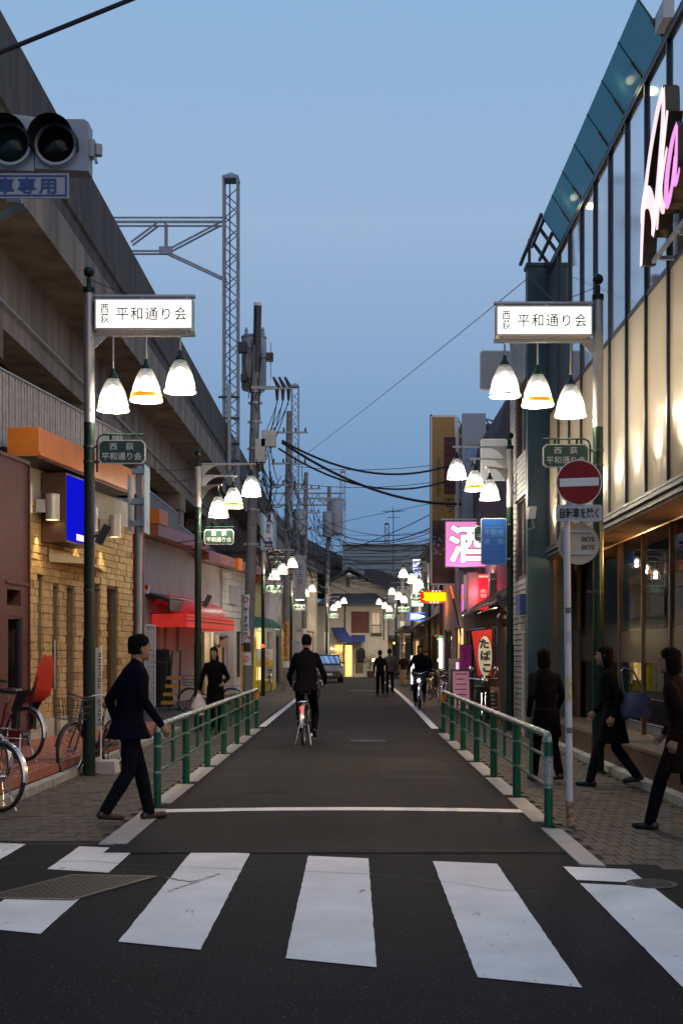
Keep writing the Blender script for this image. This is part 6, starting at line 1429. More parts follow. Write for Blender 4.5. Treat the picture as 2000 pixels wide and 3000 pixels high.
g = G(); g.box(X0, TY-.05, Z0, X1, TY-.04, Z1); pl = g.build('lane_plate', M('plate_white', (.36, .38, .42), .5, var=.08), tg)
m_pb = M('plate_blue', (.02, .06, .24), .5)
for q in ((X0+.012, X1-.012, Z1-.024, Z1-.012), (X0+.012, X1-.012, Z0+.012, Z0+.024), (X0+.012, X0+.024, Z0+.024, Z1-.024), (X1-.024, X1-.012, Z0+.024, Z1-.024)): g = G(); g.box(q[0], TY-.0525, q[2], q[1], TY-.0505, q[3]); g.build('border', m_pb, pl)
text('自転車専用', m_pb, pl, (X1-.41, TY-.051, (Z0+Z1)/2), XR, ZU, .095, width=.66, bold=.025, space=1.25)
g = G(); g.cyl((-2.9, TY+.1, zc+.30), (-7.5, TY+.5, zc+.35), .05, n=10); g.bar((-2.0, TY+.06, zc+.17), (-2.9, TY+.1, zc+.30), .04, .04); g.build('mast_arm', m_galv, tg)
g = G(); a = PX(50, 8.3); g.bar((a-.3, 8.3, PZ(530, 8.3)), (a+.02, 8.3, PZ(470, 8.3)), .03, .05); g.bar((a-.02, 8.2, PZ(480, 8.3)), (a-.02, 8.2, PZ(458, 8.3)), .1, .03); g.build('plate_brace', m_galv, tg)

# ================================================================ bicycles
m_tyre = M('tyre', (.015, .015, .016), .8); m_rim = M('bike_rim', (.55, .56, .58), .25, metal=.9)
def bicycle(label, loc, yaw, frame_m, fender_m, r=.335, child_seat=False, basket=True, lean=0, rear_lamp=False, steer=0, head_lamp=False, group=None, cat='bicycle', rack=True):
    t = thing('bicycle', label, cat, (0, 0, 0), group); wb = 1.08
    def wheel(x, par=t):
        w = thing('wheel', None, None, (x, 0, r)); w.parent = par
        n = 40; g = G(); g.tube([(x+(r-.02)*math.cos(2*math.pi*k/n), 0, r+(r-.02)*math.sin(2*math.pi*k/n)) for k in range(n)], .02, 8, True); g.build('tyre', m_tyre, w, smooth=True)
        g = G(); g.tube([(x+(r-.042)*math.cos(2*math.pi*k/n), 0, r+(r-.042)*math.sin(2*math.pi*k/n)) for k in range(n)], .012, 6, True); g.build('rim', m_rim, w, smooth=True)
        g = G()
        for k in range(28): a = 2*math.pi*k/28; s = .03 if k % 2 else -.03; g.cyl((x+.02*math.cos(a+1.2), s, r+.02*math.sin(a+1.2)), (x+(r-.05)*math.cos(a), 0, r+(r-.05)*math.sin(a)), .0016, n=4, caps=False)
        g.build('spokes', m_chrome, w, kind='stuff'); g = G(); g.cyl((x, -.05, r), (x, .05, r), .025, n=10); g.build('hub', m_chrome, w, smooth=True)
        return w
    wheel(0); wheel(wb)
    def fender(x, a0, a1, nm):
        g = G(); n = 16; rr = r+.018
        for k in range(n+1):
            a = a0+(a1-a0)*k/n; c, s = math.cos(a), math.sin(a)
            for dy, dr in ((-.032, -.014), (-.018, 0), (.018, 0), (.032, -.014)): g.v.append((x+(rr+dr)*c, dy, r+(rr+dr)*s))
        for k in range(n):
            for j in range(3): q = k*4+j; g.f.append([q, q+1, q+5, q+4]); g.m.append(0)
        f = g.build(nm, fender_m, t, smooth=True)
        g = G()
        for s in (-1, 1): g.cyl((x, s*.045, r), (x+(rr-.01)*math.cos(a1-.5 if x == 0 else a0+.5), s*.034, r+(rr-.01)*math.sin(a1-.5 if x == 0 else a0+.5)), .003, n=5)
        g.build('stay', m_chrome, f)
    fender(0, R(40), R(185), 'rear_fender'); fender(wb, R(10), R(115), 'front_fender')
    bb = (.44, 0, .27); st = (.33, 0, .72); hd0 = (.94, 0, .60); hd1 = (.90, 0, .78)
    g = G(); g.tube([hd0, (.75, 0, .42), (.58, 0, .31), bb], .019, 8); g.tube([(.92, 0, .68), (.72, 0, .50), (.5, 0, .40), (.40, 0, .42)], .014, 8); g.cyl(bb, st, .016, n=8); g.cyl(hd0, hd1, .022, n=10)
    for s in (-1, 1): g.cyl((.44, s*.02, .27), (0, s*.055, r), .010, n=6); g.cyl((.36, s*.015, .62), (0, s*.055, r), .008, n=6); g.tube([(.95, s*.03, .60), (.99, s*.045, .5), (wb, s*.05, r)], .011, 6)
    g.build('frame', frame_m, t, smooth=True)
    g = G(); g.cyl(st, (.29, 0, .84), .012, n=8); g.build('seat_post', m_chrome, t)
    g = G(); g.lathe([(.001, 0), (.10, .01), (.115, .045), (.09, .075), (.001, .085)], (.24, 0, .82), 14, sx=1.2, sy=.85); g.lathe([(.001, 0), (.035, .01), (.035, .055), (.001, .065)], (.40, 0, .835), 10, sx=2.6, sy=.8); g.build('saddle', M('saddle_dark', (.05, .04, .038), .35), t, smooth=True)
    g = G(); g.cyl(hd1, (.88, 0, .98), .012, n=8); pts = [(.66, -.28, .99), (.74, -.275, 1.0), (.84, -.20, 1.03), (.89, -.08, .99), (.89, 0, .98), (.89, .08, .99), (.84, .20, 1.03), (.74, .275, 1.0), (.66, .28, .99)]; g.tube(pts, .011, 8); hb = g.build('handlebar', m_chrome, t, smooth=True)
    g = G()
    for s in (-1, 1): g.cyl((.64, s*.28, .988), (.76, s*.272, 1.003), .016, n=8)
    g.build('grip', m_black, hb)
    g = G()
    for s in (-1, 1): g.tube([(.80, s*.23, 1.0), (.76, s*.24, .965), (.68, s*.25, .96)], .005, 5)
    g.build('brake_lever', m_chrome, hb)
    g = G(); g.cyl((.44, -.05, .27), (.44, -.045, .27), .085, n=20); g.bar((.44, -.065, .27), (.56, -.07, .16), .02, .012); g.bar((.44, .065, .27), (.32, .07, .38), .02, .012); g.box(.52, -.15, .15, .60, -.07, .17); g.box(.28, .07, .37, .36, .15, .39); g.build('crank', m_chrome, t)
    g = G(); g.prism([(.0, -.06, r+.05), (.0, -.06, r-.05), (.46, -.06, .17), (.55, -.06, .25), (.46, -.06, .37)], (0, .012, 0)); g.build('chain_guard', frame_m, t)
    if basket:
        g = G(); bx0, bx1 = .97, 1.25
        for z, w, l in ((.72, .13, .0), (.80, .15, .01), (.88, .165, .02), (.97, .18, .03)): g.tube([(bx0-l, -w, z), (bx1+l, -w, z), (bx1+l, w, z), (bx0-l, w, z)], .004, 4, True)
        for k in range(6):
            e = k/5; 
            for s in (-1, 1): g.cyl((bx0+(bx1-bx0)*e, s*.13, .72), (bx0-.03+(bx1-bx0+.06)*e, s*.18, .97), .003, n=4)
            g.cyl((bx1, -.13+.26*e, .72), (bx1+.03, -.18+.36*e, .97), .003, n=4); g.cyl((bx0, -.13+.26*e, .72), (bx0-.03, -.18+.36*e, .97), .003, n=4); g.cyl((bx0, -.13+.26*e, .72), (bx1, -.13+.26*e, .72), .003, n=4)
        g.build('basket', m_dark, t)
    if rack:
        g = G()
        for s in (-1, 1): g.tube([(.30, s*.05, .70), (.1, s*.07, .715), (-.25, s*.07, .715), (-.27, s*.05, .715)], .006, 5); g.cyl((0, s*.06, r), (-.12, s*.07, .715), .005, n=5)
        for k in range(4): g.cyl((.1-.1*k, -.07, .715), (.1-.1*k, .07, .715), .005, n=5)
        g.build('rack', m_chrome, t)
    g = G(); g.tube([(-.0, .07, r), (-.03, .10, .16), (-.09, .13, .012)], .009, 6); g.tube([(-.0, -.07, r), (-.03, -.10, .16), (-.09, -.13, .012)], .009, 6); g.build('kickstand', m_chrome, t)
    if child_seat:
        cs = thing('child_seat', None, None, (0, 0, 0)); cs.parent = t
        g = G(); prof = [(-.02, .72, .13), (-.16, .74, .15), (-.24, .80, .155), (-.27, .92, .155), (-.285, 1.05, .15), (-.30, 1.15, .135), (-.308, 1.22, .11), (-.312, 1.27, .075), (-.314, 1.295, .03)]
        for x, z, w in prof: g.v += [(x, -w, z+.03), (x, -w*.6, z), (x, w*.6, z), (x, w, z+.03)]
        for k in range(len(prof)-1):
            for j in range(3): q = k*4+j; g.f.append([q, q+1, q+5, q+4]); g.m.append(0)
        g.build('shell', M('seat_red', (.42, .03, .015), .5), cs, smooth=True)
        g = G(); 
        for x, z, w in [(-.03, .755, .10), (-.15, .77, .115), (-.215, .83, .12), (-.245, 1.0, .12), (-.275, 1.16, .105), (-.285, 1.25, .06)]: g.v += [(x+.012, -w, z), (x+.012, w, z)]
        g.f = [[2*k, 2*k+1, 2*k+3, 2*k+2] for k in range(5)]; g.m = [0]*5; g.build('cushion', m_black, cs, smooth=True)
        for s in (-1, 1):
            g = G(); g.hexa([(-.02, s*.13, .60), (.10, s*.13, .62), (.10, s*.15, .62), (-.02, s*.15, .60), (-.2, s*.14, .88), (.0, s*.14, .86), (.0, s*.16, .86), (-.2, s*.16, .88)]); g.box(-.02, s*.11, .40, .06, s*.17, .62); g.build('leg_guard', m_black, cs)
        g = G(); g.bar((-.27, -.06, 1.12), (-.10, -.05, .80), .03, .006); g.bar((-.27, .06, 1.12), (-.10, .05, .80), .03, .006); g.bar((-.28, .12, 1.05), (-.24, .20, .55), .025, .006); g.build('strap', m_black, cs)
    if rear_lamp: g = G(); g.lathe([(.03, 0), (.03, .02), (.01, .03)], (0, 0, 0), 10); q = g.build('rear_lamp', glow('tail_red', (1, .03, .02), 5), t); q.location = (-.3, 0, .62); q.rotation_euler = (0, R(-90), 0)
    if head_lamp: g = G(); g.ball((1.30, 0, .80), .045, 10); g.build('head_lamp', glow('head_white', (.95, .97, 1), 14), t, smooth=True)
    t.location = loc; t.rotation_euler = (lean, 0, yaw)
    return t
m_bred = M('bike_red', (.25, .02, .015), .3, spec=.6); m_bsil = M('bike_silver', (.45, .46, .48), .3, metal=.6); m_bblk = M('bike_black', (.02, .02, .022), .35); m_fsil = M('fender_silver', (.62, .62, .62), .22, metal=.7)
bicycle('silver bicycle in front, its rear wheel at the picture edge', (-3.39, 11.72, 0), R(148), m_bsil, m_fsil, basket=True, lean=R(3))
bicycle('red bicycle with red and black child seat parked on the brick step', (-4.03, 14.95, .2), R(150), m_bred, m_fsil, child_seat=True, lean=R(4), rack=False)
bicycle('grey bicycle between the silver and the red bicycle at the brick step', (-3.98, 13.3, .0), R(150), M('bike_grey', (.12, .12, .13), .35, metal=.4), m_fsil, lean=R(3), basket=False)
bicycle('dark bicycle with wire basket parked behind the lamp post', (-3.16, 16.1, 0), R(-108), m_bblk, m_bblk, lean=R(-4))
bicycle('bicycle parked across the pavement outside the red awning shop', (-3.05, 30.8, 0), R(172), m_bblk, m_fsil, lean=R(3))
bicycle('dark bicycle standing by the lime shop', (-3.35, 50.0, 0), R(100), m_bblk, m_fsil)
bicycle('bicycle leaning by the bar signs on the far pavement', (2.55, 34.6, 0), R(80), m_bsil, m_fsil, basket=False)
bicycle('bicycle by the bar door with white basket', (2.55, 40.5, 0), R(-75), m_bblk, m_fsil)
rb = bicycle('bicycle ridden up the street by a person in black', (-.80, 19.95, .03), R(86), m_bblk, m_fsil, rear_lamp=True, basket=True)
fb = bicycle('bicycle with lit head lamp ridden towards the crossing', (1.88, 34.0, .01), R(-95), m_bsil, m_fsil, head_lamp=True)

# ================================================================ people
SKIN = M('skin', (.30, .175, .12), .6, var=.08, spec=.3)
def cloth(n, c): return M('cloth_'+n, c, .95, var=.15, scale=12, bump=1, bscale=22, spec=.05)
def capsule(g, a, b_, ra, rb_, n=10):
    a = Vector(a); b_ = Vector(b_); d = b_-a; L = d.length
    if L < 1e-5: return
    d.normalize(); u = d.orthogonal().normalized(); v = d.cross(u); rings = []
    for k in range(4): t_ = math.pi/2*(1-k/3.0); rings.append((a-d*(ra*math.sin(t_)), max(1e-4, ra*math.cos(t_))))
    for k in range(4): t_ = math.pi/2*(k/3.0); rings.append((b_+d*(rb_*math.sin(t_)), max(1e-4, rb_*math.cos(t_))))
    vs_ = []
    for c, r in rings: vs_ += g.ring(c, u, v, r, n)
    m = len(rings); g.add(vs_, [(i*n+k, i*n+(k+1) % n, (i+1)*n+(k+1) % n, (i+1)*n+k) for i in range(m-1) for k in range(n)]+[tuple(range(n))[::-1], tuple(range((m-1)*n, m*n))])
def loft(g, rings, n=16):
    vs_ = []
    for (cx, cy, cz, rx, ry) in rings: vs_ += [Vector((cx+rx*math.cos(2*math.pi*k/n), cy+ry*math.sin(2*math.pi*k/n), cz)) for k in range(n)]
    m = len(rings); g.add(vs_, [(i*n+k, i*n+(k+1) % n, (i+1)*n+(k+1) % n, (i+1)*n+k) for i in range(m-1) for k in range(n)]+[tuple(range(n))[::-1], tuple(range((m-1)*n, m*n))])
def person(label, loc, yaw, H, mats, step=.3, coat=0.0, voxel=.012, lean=.03, arms=None, legs=None, hips=None, hair='short', group=None, head_turn=0, bulk=1.0, skirt=False, hood=False):
    """x right, y forward. mats = (top, trousers, shoes, hair). One skin mesh from overlapping limbs fused by remeshing."""
    s = H/1.70; t = thing('person', label, 'person', (0, 0, 0), group)
    hp = Vector(hips) if hips else Vector((0, 0, .90)); ch = hp+Vector((0, lean*2, .50)); nk = ch+Vector((0, lean*.4, .08)); hdc = nk+Vector((0, lean*.6+.02, .135))
    shl = [ch+Vector((-.158, 0, -.03)), ch+Vector((.158, 0, -.03))]; hpj = [hp+Vector((-.09, 0, 0)), hp+Vector((.09, 0, 0))]
    if legs is None:
        legs = [[(-.09, step*.55, .50), (-.09, step*.9, .085)], [(.09, -step*.12, .47), (.09, -step*.95, .14)]]
    if arms is None:
        arms = [[(-.25, -.10, ch.z-.27), (-.25, -.02, ch.z-.51)], [(.25, .06, ch.z-.27), (.24, .22, ch.z-.48)]]
    g = G(); seg = []                                            # seg: (a, b, slot)
    B = bulk
    loft(g, [(hp.x, hp.y, hp.z-.10, .13*B, .10*B), (hp.x, hp.y, hp.z, .165*B, .115*B), (hp.x, hp.y+lean*.5, hp.z+.14, .145*B, .105*B), (hp.x, hp.y+lean*1.2, hp.z+.30, .165*B, .12*B), (hp.x, hp.y+lean*1.8, hp.z+.44, .175*B, .115*B), (hp.x, hp.y+lean*2, hp.z+.52, .13*B, .085*B), (nk.x, nk.y, nk.z, .062, .062)])
    seg.append((hp, ch, 1, .13))
    if coat:
        loft(g, [(hp.x, hp.y, hp.z-coat, .20*B, .15*B+step*.18), (hp.x, hp.y, hp.z-coat*.5, .19*B, .14*B+step*.08), (hp.x, hp.y, hp.z+.05, .172*B, .122*B)]); seg.append((hp-Vector((0, 0, coat)), hp, 1, .19))
    capsule(g, nk-Vector((0, 0, .05)), nk+Vector((0, .01, .08)), .055, .05); seg.append((nk+Vector((0, 0, .03)), nk+Vector((0, 0, .06)), 0, .05))
    for i, (kn, an) in enumerate(legs):
        h, kn, an = hpj[i], Vector(kn), Vector(an)
        capsule(g, h, kn, .090*B, .066); capsule(g, kn, kn.lerp(an, .4), .066, .068); capsule(g, kn.lerp(an, .3), an, .067, .056)
        fd = Vector((0, 1, 0)); lift = max(0, an.z-.09)
        toe = an+Vector((0, .15, -.045-lift*.55)); heel = an+Vector((0, -.045, -.045+lift*.1)); toe.z = max(toe.z, .035); heel.z = max(heel.z, .04)
        capsule(g, heel, toe, .042, .034); seg += [(h, kn, 2, .07), (kn, an, 2, .05), (heel, toe, 3, .04)]
    for i, (el_, wr) in enumerate(arms):
        sh, el_, wr = shl[i], Vector(el_), Vector(wr); sg = -1 if i == 0 else 1
        capsule(g, sh, el_, .062*B, .047); capsule(g, el_, wr, .048, .036); seg += [(sh, el_, 1, .05), (el_, wr, 1, .04)]
        d = (wr-el_).normalized(); side = d.cross(Vector((0, 0, 1)));  side = Vector((1, 0, 0)) if side.length < .2 else side.normalized()
        fr_ = Vector((0, 1, 0)); fr_ = (fr_-d*fr_.dot(d)); fr_ = fr_.normalized() if fr_.length > .1 else Vector((0, 0, -1))
        inn = d.cross(fr_)*sg
        pc = wr+d*.085; capsule(g, wr, pc, .028, .034)
        for k, (off_, ln) in enumerate(((-.030, .072), (-.010, .082), (.010, .078), (.030, .062))):
            b0 = pc+fr_*(-off_); k1 = b0+d*ln*.55+inn*-.008; k2 = k1+d*ln*.30-inn*.03; capsule(g, b0-d*.02, k1, .0105, .0095, 6); capsule(g, k1, k2, .0095, .008, 6); seg.append((b0, k2, 0, .01))
        th0 = wr+d*.03+fr_*.025; th1 = th0+d*.045+fr_*.03; capsule(g, th0, th1, .013, .011, 6); capsule(g, th1, th1+d*.03, .011, .009, 6); seg += [(wr+d*.03, pc, 0, .03), (th0, th1, 0, .012)]
    # head
    ct, stn = math.cos(head_turn), math.sin(head_turn)
    def hv(x, y, z): return hdc+Vector((x*ct-y*stn, x*stn+y*ct, z))
    loft(g, [(*hv(0, .0, -.115), .03, .03), (*hv(0, .015, -.10), .048, .055), (*hv(0, .01, -.06), .064, .08), (*hv(0, .0, 0), .074, .094), (*hv(0, -.008, .05), .073, .095), (*hv(0, -.01, .09), .055, .075), (*hv(0, -.01, .115), .02, .03)], 18)
    capsule(g, hv(0, .085, .01), hv(0, .108, -.022), .010, .014, 8); capsule(g, hv(-.02, .084, -.062), hv(.02, .084, -.062), .010, .010, 6); capsule(g, hv(0, .07, -.10), hv(0, .06, -.10), .022, .02, 8)
    capsule(g, hv(-.045, .075, .035), hv(.045, .075, .035), .013, .013, 6)
    for sg in (-1, 1): capsule(g, hv(sg*.074, -.01, .015), hv(sg*.074, -.012, -.022), .014, .011, 8)
    seg.append((hdc-Vector((0, 0, .09)), hdc+Vector((0, 0, .1)), 0, .08))
    me = bpy.data.meshes.new('tmp'); me.from_pydata(g.v, [], g.f); ob = bpy.data.objects.new('tmp', me); col.objects.link(ob)
    bm = bmesh.new(); bm.from_mesh(me); bmesh.ops.recalc_face_normals(bm, faces=bm.faces); bm.to_mesh(me); bm.free()
    md = ob.modifiers.new('r', 'REMESH'); md.mode = 'VOXEL'; md.voxel_size = voxel; md.use_smooth_shade = True
    sm = ob.modifiers.new('s', 'SMOOTH'); sm.factor = .45; sm.iterations = 4
    bpy.context.view_layer.update(); ev = bpy.data.meshes.new_from_object(ob.evaluated_get(bpy.context.evaluated_depsgraph_get()))
    bpy.data.objects.remove(ob, do_unlink=True); bpy.data.meshes.remove(me)
    for m_ in (SKIN, mats[0], mats[1], mats[2]): ev.materials.append(m_)
    def sd2(p, a, b_):
        ab = b_-a; tt = max(0, min(1, (p-a).dot(ab)/max(1e-9, ab.length_squared))); return (p-a-ab*tt).length
    idx = []
    for pl_ in ev.polygons:
        c = pl_.center; best = min(seg, key=lambda q: sd2(c, q[0], q[1])-q[3]); k = best[2]
        if k == 1 and not coat and c.z < hp.z-.02 and abs(c.x) < .2 and (c-hp).length < .25: k = 2
        idx.append(k)
    ev.polygons.foreach_set('material_index', idx); ev.polygons.foreach_set('use_smooth', [True]*len(ev.polygons))
    bd = place(ev, 'body', t)
    # hair, eyes
    g = G()
    if hair in ('short', 'long', 'bob'):
        rg = [(*hv(0, -.03, -.055), .070, .075), (*hv(0, -.02, .0), .082, .090), (*hv(0, -.015, .05), .084, .100), (*hv(0, -.012, .095), .068, .088), (*hv(0, -.012, .125), .03, .04)]
        if hair == 'long': rg = [(*hv(0, -.09, -.27), .05, .02), (*hv(0, -.085, -.20), .085, .035), (*hv(0, -.05, -.10), .088, .065)]+rg[1:]
        if hair == 'bob': rg = [(*hv(0, -.045, -.12), .08, .06), (*hv(0, -.04, -.06), .09, .075)]+rg[1:]
        loft(g, rg, 26); g.v = [tuple(c+random.gauss(0, .0035) for c in v) for v in g.v]; g.build('hair', mats[3], bd, smooth=True)
    elif hair == 'cap':
        loft(g, [(*hv(0, -.01, .045), .086, .104), (*hv(0, -.01, .09), .075, .092), (*hv(0, -.01, .125), .03, .04)], 18); g.prism([hv(-.06, .07, .05), hv(.06, .07, .05), hv(.05, .16, .042), hv(-.05, .16, .042)], (0, 0, .012)); g.build('cap', mats[3], bd, smooth=True)
    g = G()
    for sg in (-1, 1): g.ball(hv(sg*.03, .082, .012), .011, 8)
    g.build('eyes', m_ink, bd, smooth=True)
    t.scale = (s, s, s); t.rotation_euler = (0, 0, yaw); t.location = loc
    return t
bk1 = cloth('black', (.006, .006, .007)); nv = cloth('navy', (.0055, .0055, .011)); ch_ = cloth('charcoal', (.012, .012, .014)); jean = cloth('jeans', (.007, .0075, .012)); gr = cloth('greycloth', (.09, .09, .095)); tan_ = cloth('tan', (.25, .20, .14)); br_ = cloth('brownred', (.016, .0075, .0065)); hairk = M('hair_black', (.008, .007, .006), .95, spec=.05, bump=.8, bscale=120)
sho = M('shoe_black', (.015, .014, .014), .4); shb = M('shoe_brown', (.035, .02, .015), .5)
# left: walker near the rail end, seen from behind and to the side
person('person in dark navy jacket and jeans walking past the near end of the rail', (-2.02, 11.0, 0), R(-60), 1.66, (nv, jean, shb, hairk), step=.26, voxel=.009, bulk=1.15, coat=.12)
# woman behind the rail with shopping bag
person('person in long black coat behind the rail carrying a plastic bag', (-2.62, 23.3, 0), R(170), 1.62, (bk1, bk1, sho, hairk), step=.16, coat=.42, voxel=.012, hair='long', arms=[[(-.25, -.05, 1.12), (-.22, .16, 1.02)], [(.27, 0, 1.13), (.31, .03, .88)]])
# right: three dark walkers
person('person in black coat walking behind the rail near the no-entry sign', (2.28, 14.4, 0), R(15), 1.55, (bk1, bk1, sho, hairk), step=.22, coat=.30, voxel=.010, hair='bob')
person('person in black coat and boots passing the lamp post at the glass building', (2.98, 14.0, 0), R(75), 1.58, (bk1, ch_, sho, hairk), step=.30, coat=.36, voxel=.010, hair='bob')
person('person in dark brown coat at the picture edge outside the glass shop front', (2.82, 10.5, 0), R(60), 1.54, (br_, bk1, sho, hairk), step=.30, coat=.34, voxel=.009, hair='bob')
# far walkers
person('person in dark jacket walking away down the middle of the street', (.98, 43.5, .02), R(6), 1.60, (ch_, bk1, sho, hairk), step=.14, voxel=.016)
person('person with pale bag walking close beside the jacketed walker', (1.35, 44.6, .02), R(4), 1.66, (gr, ch_, sho, hairk), step=.12, voxel=.016)
person('person in brown jacket and tan trousers standing by the far lamp posts', (2.3, 56.0, .01), R(185), 1.52, (br_, tan_, sho, M('hair_brown', (.09, .04, .02), .5)), step=.08, voxel=.018)
person('person in dark clothes beyond the bar signs on the far pavement', (2.75, 46.0, .01), R(190), 1.60, (bk1, ch_, sho, hairk), step=.1, voxel=.018)
# riders: hips on the saddle, feet on the pedals, hands on the grips
def rider(label, bike, lean, top, H, hair, voxel):
    yaw = bike.rotation_euler.z-math.pi/2; q = Matrix.Rotation(bike.rotation_euler.z, 4, 'Z'); s = H/1.70
    def loc_(x, y, z):                                     # bike coords -> rider coords (x right, y forward)
        return Vector((-y, x-.27, z))/s
    legs = [[tuple(loc_(.60, .13, .62)), tuple(loc_(.36, .12, .45))], [tuple(loc_(.70, -.12, .50)), tuple(loc_(.50, -.12, .235))]]
    arms = [[tuple(loc_(.48, .30, 1.12)), tuple(loc_(.62, .285, 1.01))], [tuple(loc_(.48, -.30, 1.12)), tuple(loc_(.62, -.285, 1.01))]]
    p = bike.location+q@Vector((.27, 0, 0))
    return person(label, tuple(p), yaw, H, (top, bk1, sho, hairk), lean=lean, legs=legs, arms=arms, hips=(0, 0, .98/s), voxel=voxel, hair=hair, bulk=1.1, coat=.10)
rider('person in black riding a bicycle away up the street', rb, .05, bk1, 1.70, 'short', .010)
rider('person in navy coat riding a bicycle towards the crossing', fb, .05, nv, 1.58, 'bob', .013)
kid = person('small passenger behind the rider in navy coat', (1.80, 34.35, .42), R(180), 1.05, (nv, bk1, sho, hairk), hips=(0, 0, .60), legs=[[(-.12, .22, .62), (-.14, .24, .26)], [(.12, .22, .62), (.14, .24, .26)]], arms=[[(-.22, .08, .86), (-.12, .26, .84)], [(.22, .08, .86), (.12, .26, .84)]], voxel=.018, hair='bob')
# carried things
bagt = thing('plastic_bag', 'white and red plastic shopping bag held by the person in long black coat', 'bag', (-2.93, 23.2, .4)); g = G()
loft(g, [(-2.92, 23.22, .34, .10, .07), (-2.92, 23.22, .37, .16, .10), (-2.92, 23.22, .55, .15, .09), (-2.92, 23.22, .68, .08, .05), (-2.92, 23.22, .76, .03, .02)], 14); g.build('bag_body', M('bag_plastic', (.62, .55, .54), .35, var=.2, scale=9), bagt, smooth=True); g = G(); loft(g, [(-2.92, 23.22, .40, .162, .102), (-2.92, 23.22, .48, .160, .098)], 14); g.build('red_print', M('bag_red', (.45, .08, .07), .4), bagt, smooth=True); g = G(); g.tube([(-2.96, 23.22, .74), (-2.93, 23.22, .84), (-2.90, 23.22, .74)], .008, 5); g.build('handle', MATS['bag_plastic'], bagt)
hb_ = thing('shoulder_bag', 'blue-grey shoulder bag at the side of the person passing the lamp post', 'bag', (3.2, 13.9, .8)); g = G(); loft(g, [(3.21, 13.86, .80, .15, .05), (3.21, 13.86, .86, .18, .07), (3.21, 13.86, 1.02, .17, .06), (3.21, 13.86, 1.08, .12, .04)], 14); g.build('bag_body', M('bag_bluegrey', (.05, .06, .11), .4, var=.4, scale=8), hb_, smooth=True); g = G(); g.tube([(3.08, 13.87, 1.05), (3.05, 13.93, 1.32), (3.10, 13.97, 1.36)], .012, 6); g.tube([(3.33, 13.87, 1.05), (3.2, 13.93, 1.32), (3.10, 13.97, 1.36)], .012, 6); g.build('strap', MATS['bag_bluegrey'], hb_)

# ================================================================ parked car
def car(label, loc, yaw):
    t = thing('parked_car', label, 'car', (0, 0, 0)); L, W = 3.4, 1.48; m_body = M('car_silver', (.10, .11, .13), .22, metal=.7, coat=.5)
    def sec(y, pts): return [(x, y, z) for x, z in pts]
    st = [(-1.70, .62, .30, .55, .70), (-1.55, .70, .25, .78, .92), (-1.2, .74, .22, .86, .95), (-.9, .74, .22, .90, 1.0), (.0, .74, .22, .92, 1.02), (1.0, .74, .22, .92, 1.02), (1.5, .72, .24, .90, 1.0), (1.68, .66, .30, .80, .92)]
    g = G(); n = 10
    for y, w, z0_, zm_, z1_ in st: g.v += [(-w*.9, y, z0_), (-w, y, z0_+.12), (-w, y, zm_-.1), (-w*.97, y, zm_), (-w*.88, y, z1_), (w*.88, y, z1_), (w*.97, y, zm_), (w, y, zm_-.1), (w, y, z0_+.12), (w*.9, y, z0_)]
    for i in range(len(st)-1): g.f += [[i*n+k, i*n+(k+1) % n, (i+1)*n+(k+1) % n, (i+1)*n+k] for k in range(n)]
    g.f += [list(range(n))[::-1], list(range((len(st)-1)*n, len(st)*n))]; g.m = [0]*len(g.f); g.build('body', m_body, t, smooth=True)
    g = G(); cb_ = [(-1.05, .64, 1.0, .02), (-.55, .60, 1.48, 1), (.9, .60, 1.52, 1), (1.5, .63, 1.02, .02)]
    g.add([(-.66, -1.1, .98), (.66, -1.1, .98), (.57, -.55, 1.50), (-.57, -.55, 1.50), (-.66, 1.58, .98), (.66, 1.58, .98), (.57, 1.25, 1.52), (-.57, 1.25, 1.52)], [(0, 1, 2, 3), (5, 4, 7, 6), (3, 2, 6, 7), (1, 5, 6, 2), (4, 0, 3, 7)]); g.build('cabin', m_body, t)
    mgl = glass('car_glass', clear=.1, base=(.01, .012, .015))
    g = G(); g.add([(-.58, -1.065, 1.03), (.58, -1.065, 1.03), (.52, -.59, 1.46), (-.52, -.59, 1.46)], [(0, 1, 2, 3)]); g.build('windscreen', mgl, t)
    g = G(); g.add([(-.58, 1.565, 1.04), (.58, 1.565, 1.04), (.52, 1.27, 1.47), (-.52, 1.27, 1.47)], [(0, 1, 2, 3)]); g.build('rear_window', mgl, t)
    for s in (-1, 1):
        for a, b_ in ((-.85, .15), (.22, 1.2)):
            g = G(); xx = lambda z: s*(.665-.09*(z-.98)/.54+.004); g.add([(xx(1.05), a, 1.05), (xx(1.05), b_, 1.05), (xx(1.44), min(b_, 1.15), 1.44), (xx(1.44), a+(.28 if a < -.5 else 0), 1.44)], [(0, 1, 2, 3)]); g.build('side_window', mgl, t)
        g = G(); g.box(s*.70, -.8, 1.0, s*.86, -.68, 1.10); g.build('mirror', m_body, t)
        g = G(); g.box(s*.46, -1.72, .66, s*.66, -1.60, .80); g.build('headlight', M('lamp_clear', (.7, .72, .75), .1, metal=.5), t)
        g = G(); g.box(s*.54, 1.62, .62, s*.68, 1.70, .86); g.build('tail_light', M('tail_lens', (.35, .01, .01), .2), t)
        for y in (-1.08, 1.08):
            w = thing('wheel', None, None, (s*.66, y, .28)); w.parent = t; g = G(); g.cyl((s*.60, y, .28), (s*.755, y, .28), .28, n=20); g.build('tyre', m_tyre, w, smooth=True); g = G(); g.cyl((s*.75, y, .28), (s*.765, y, .28), .17, n=14); g.build('rim', m_chrome, w, smooth=True)
    g = G(); g.box(-.17, -1.735, .40, .17, -1.70, .52); g.build('number_plate', m_signwhite, t); g = G(); g.box(-.45, -1.722, .45, .45, -1.69, .62); g.build('grille', m_dark, t)
    t.location = loc; t.rotation_euler = (0, 0, yaw); return t
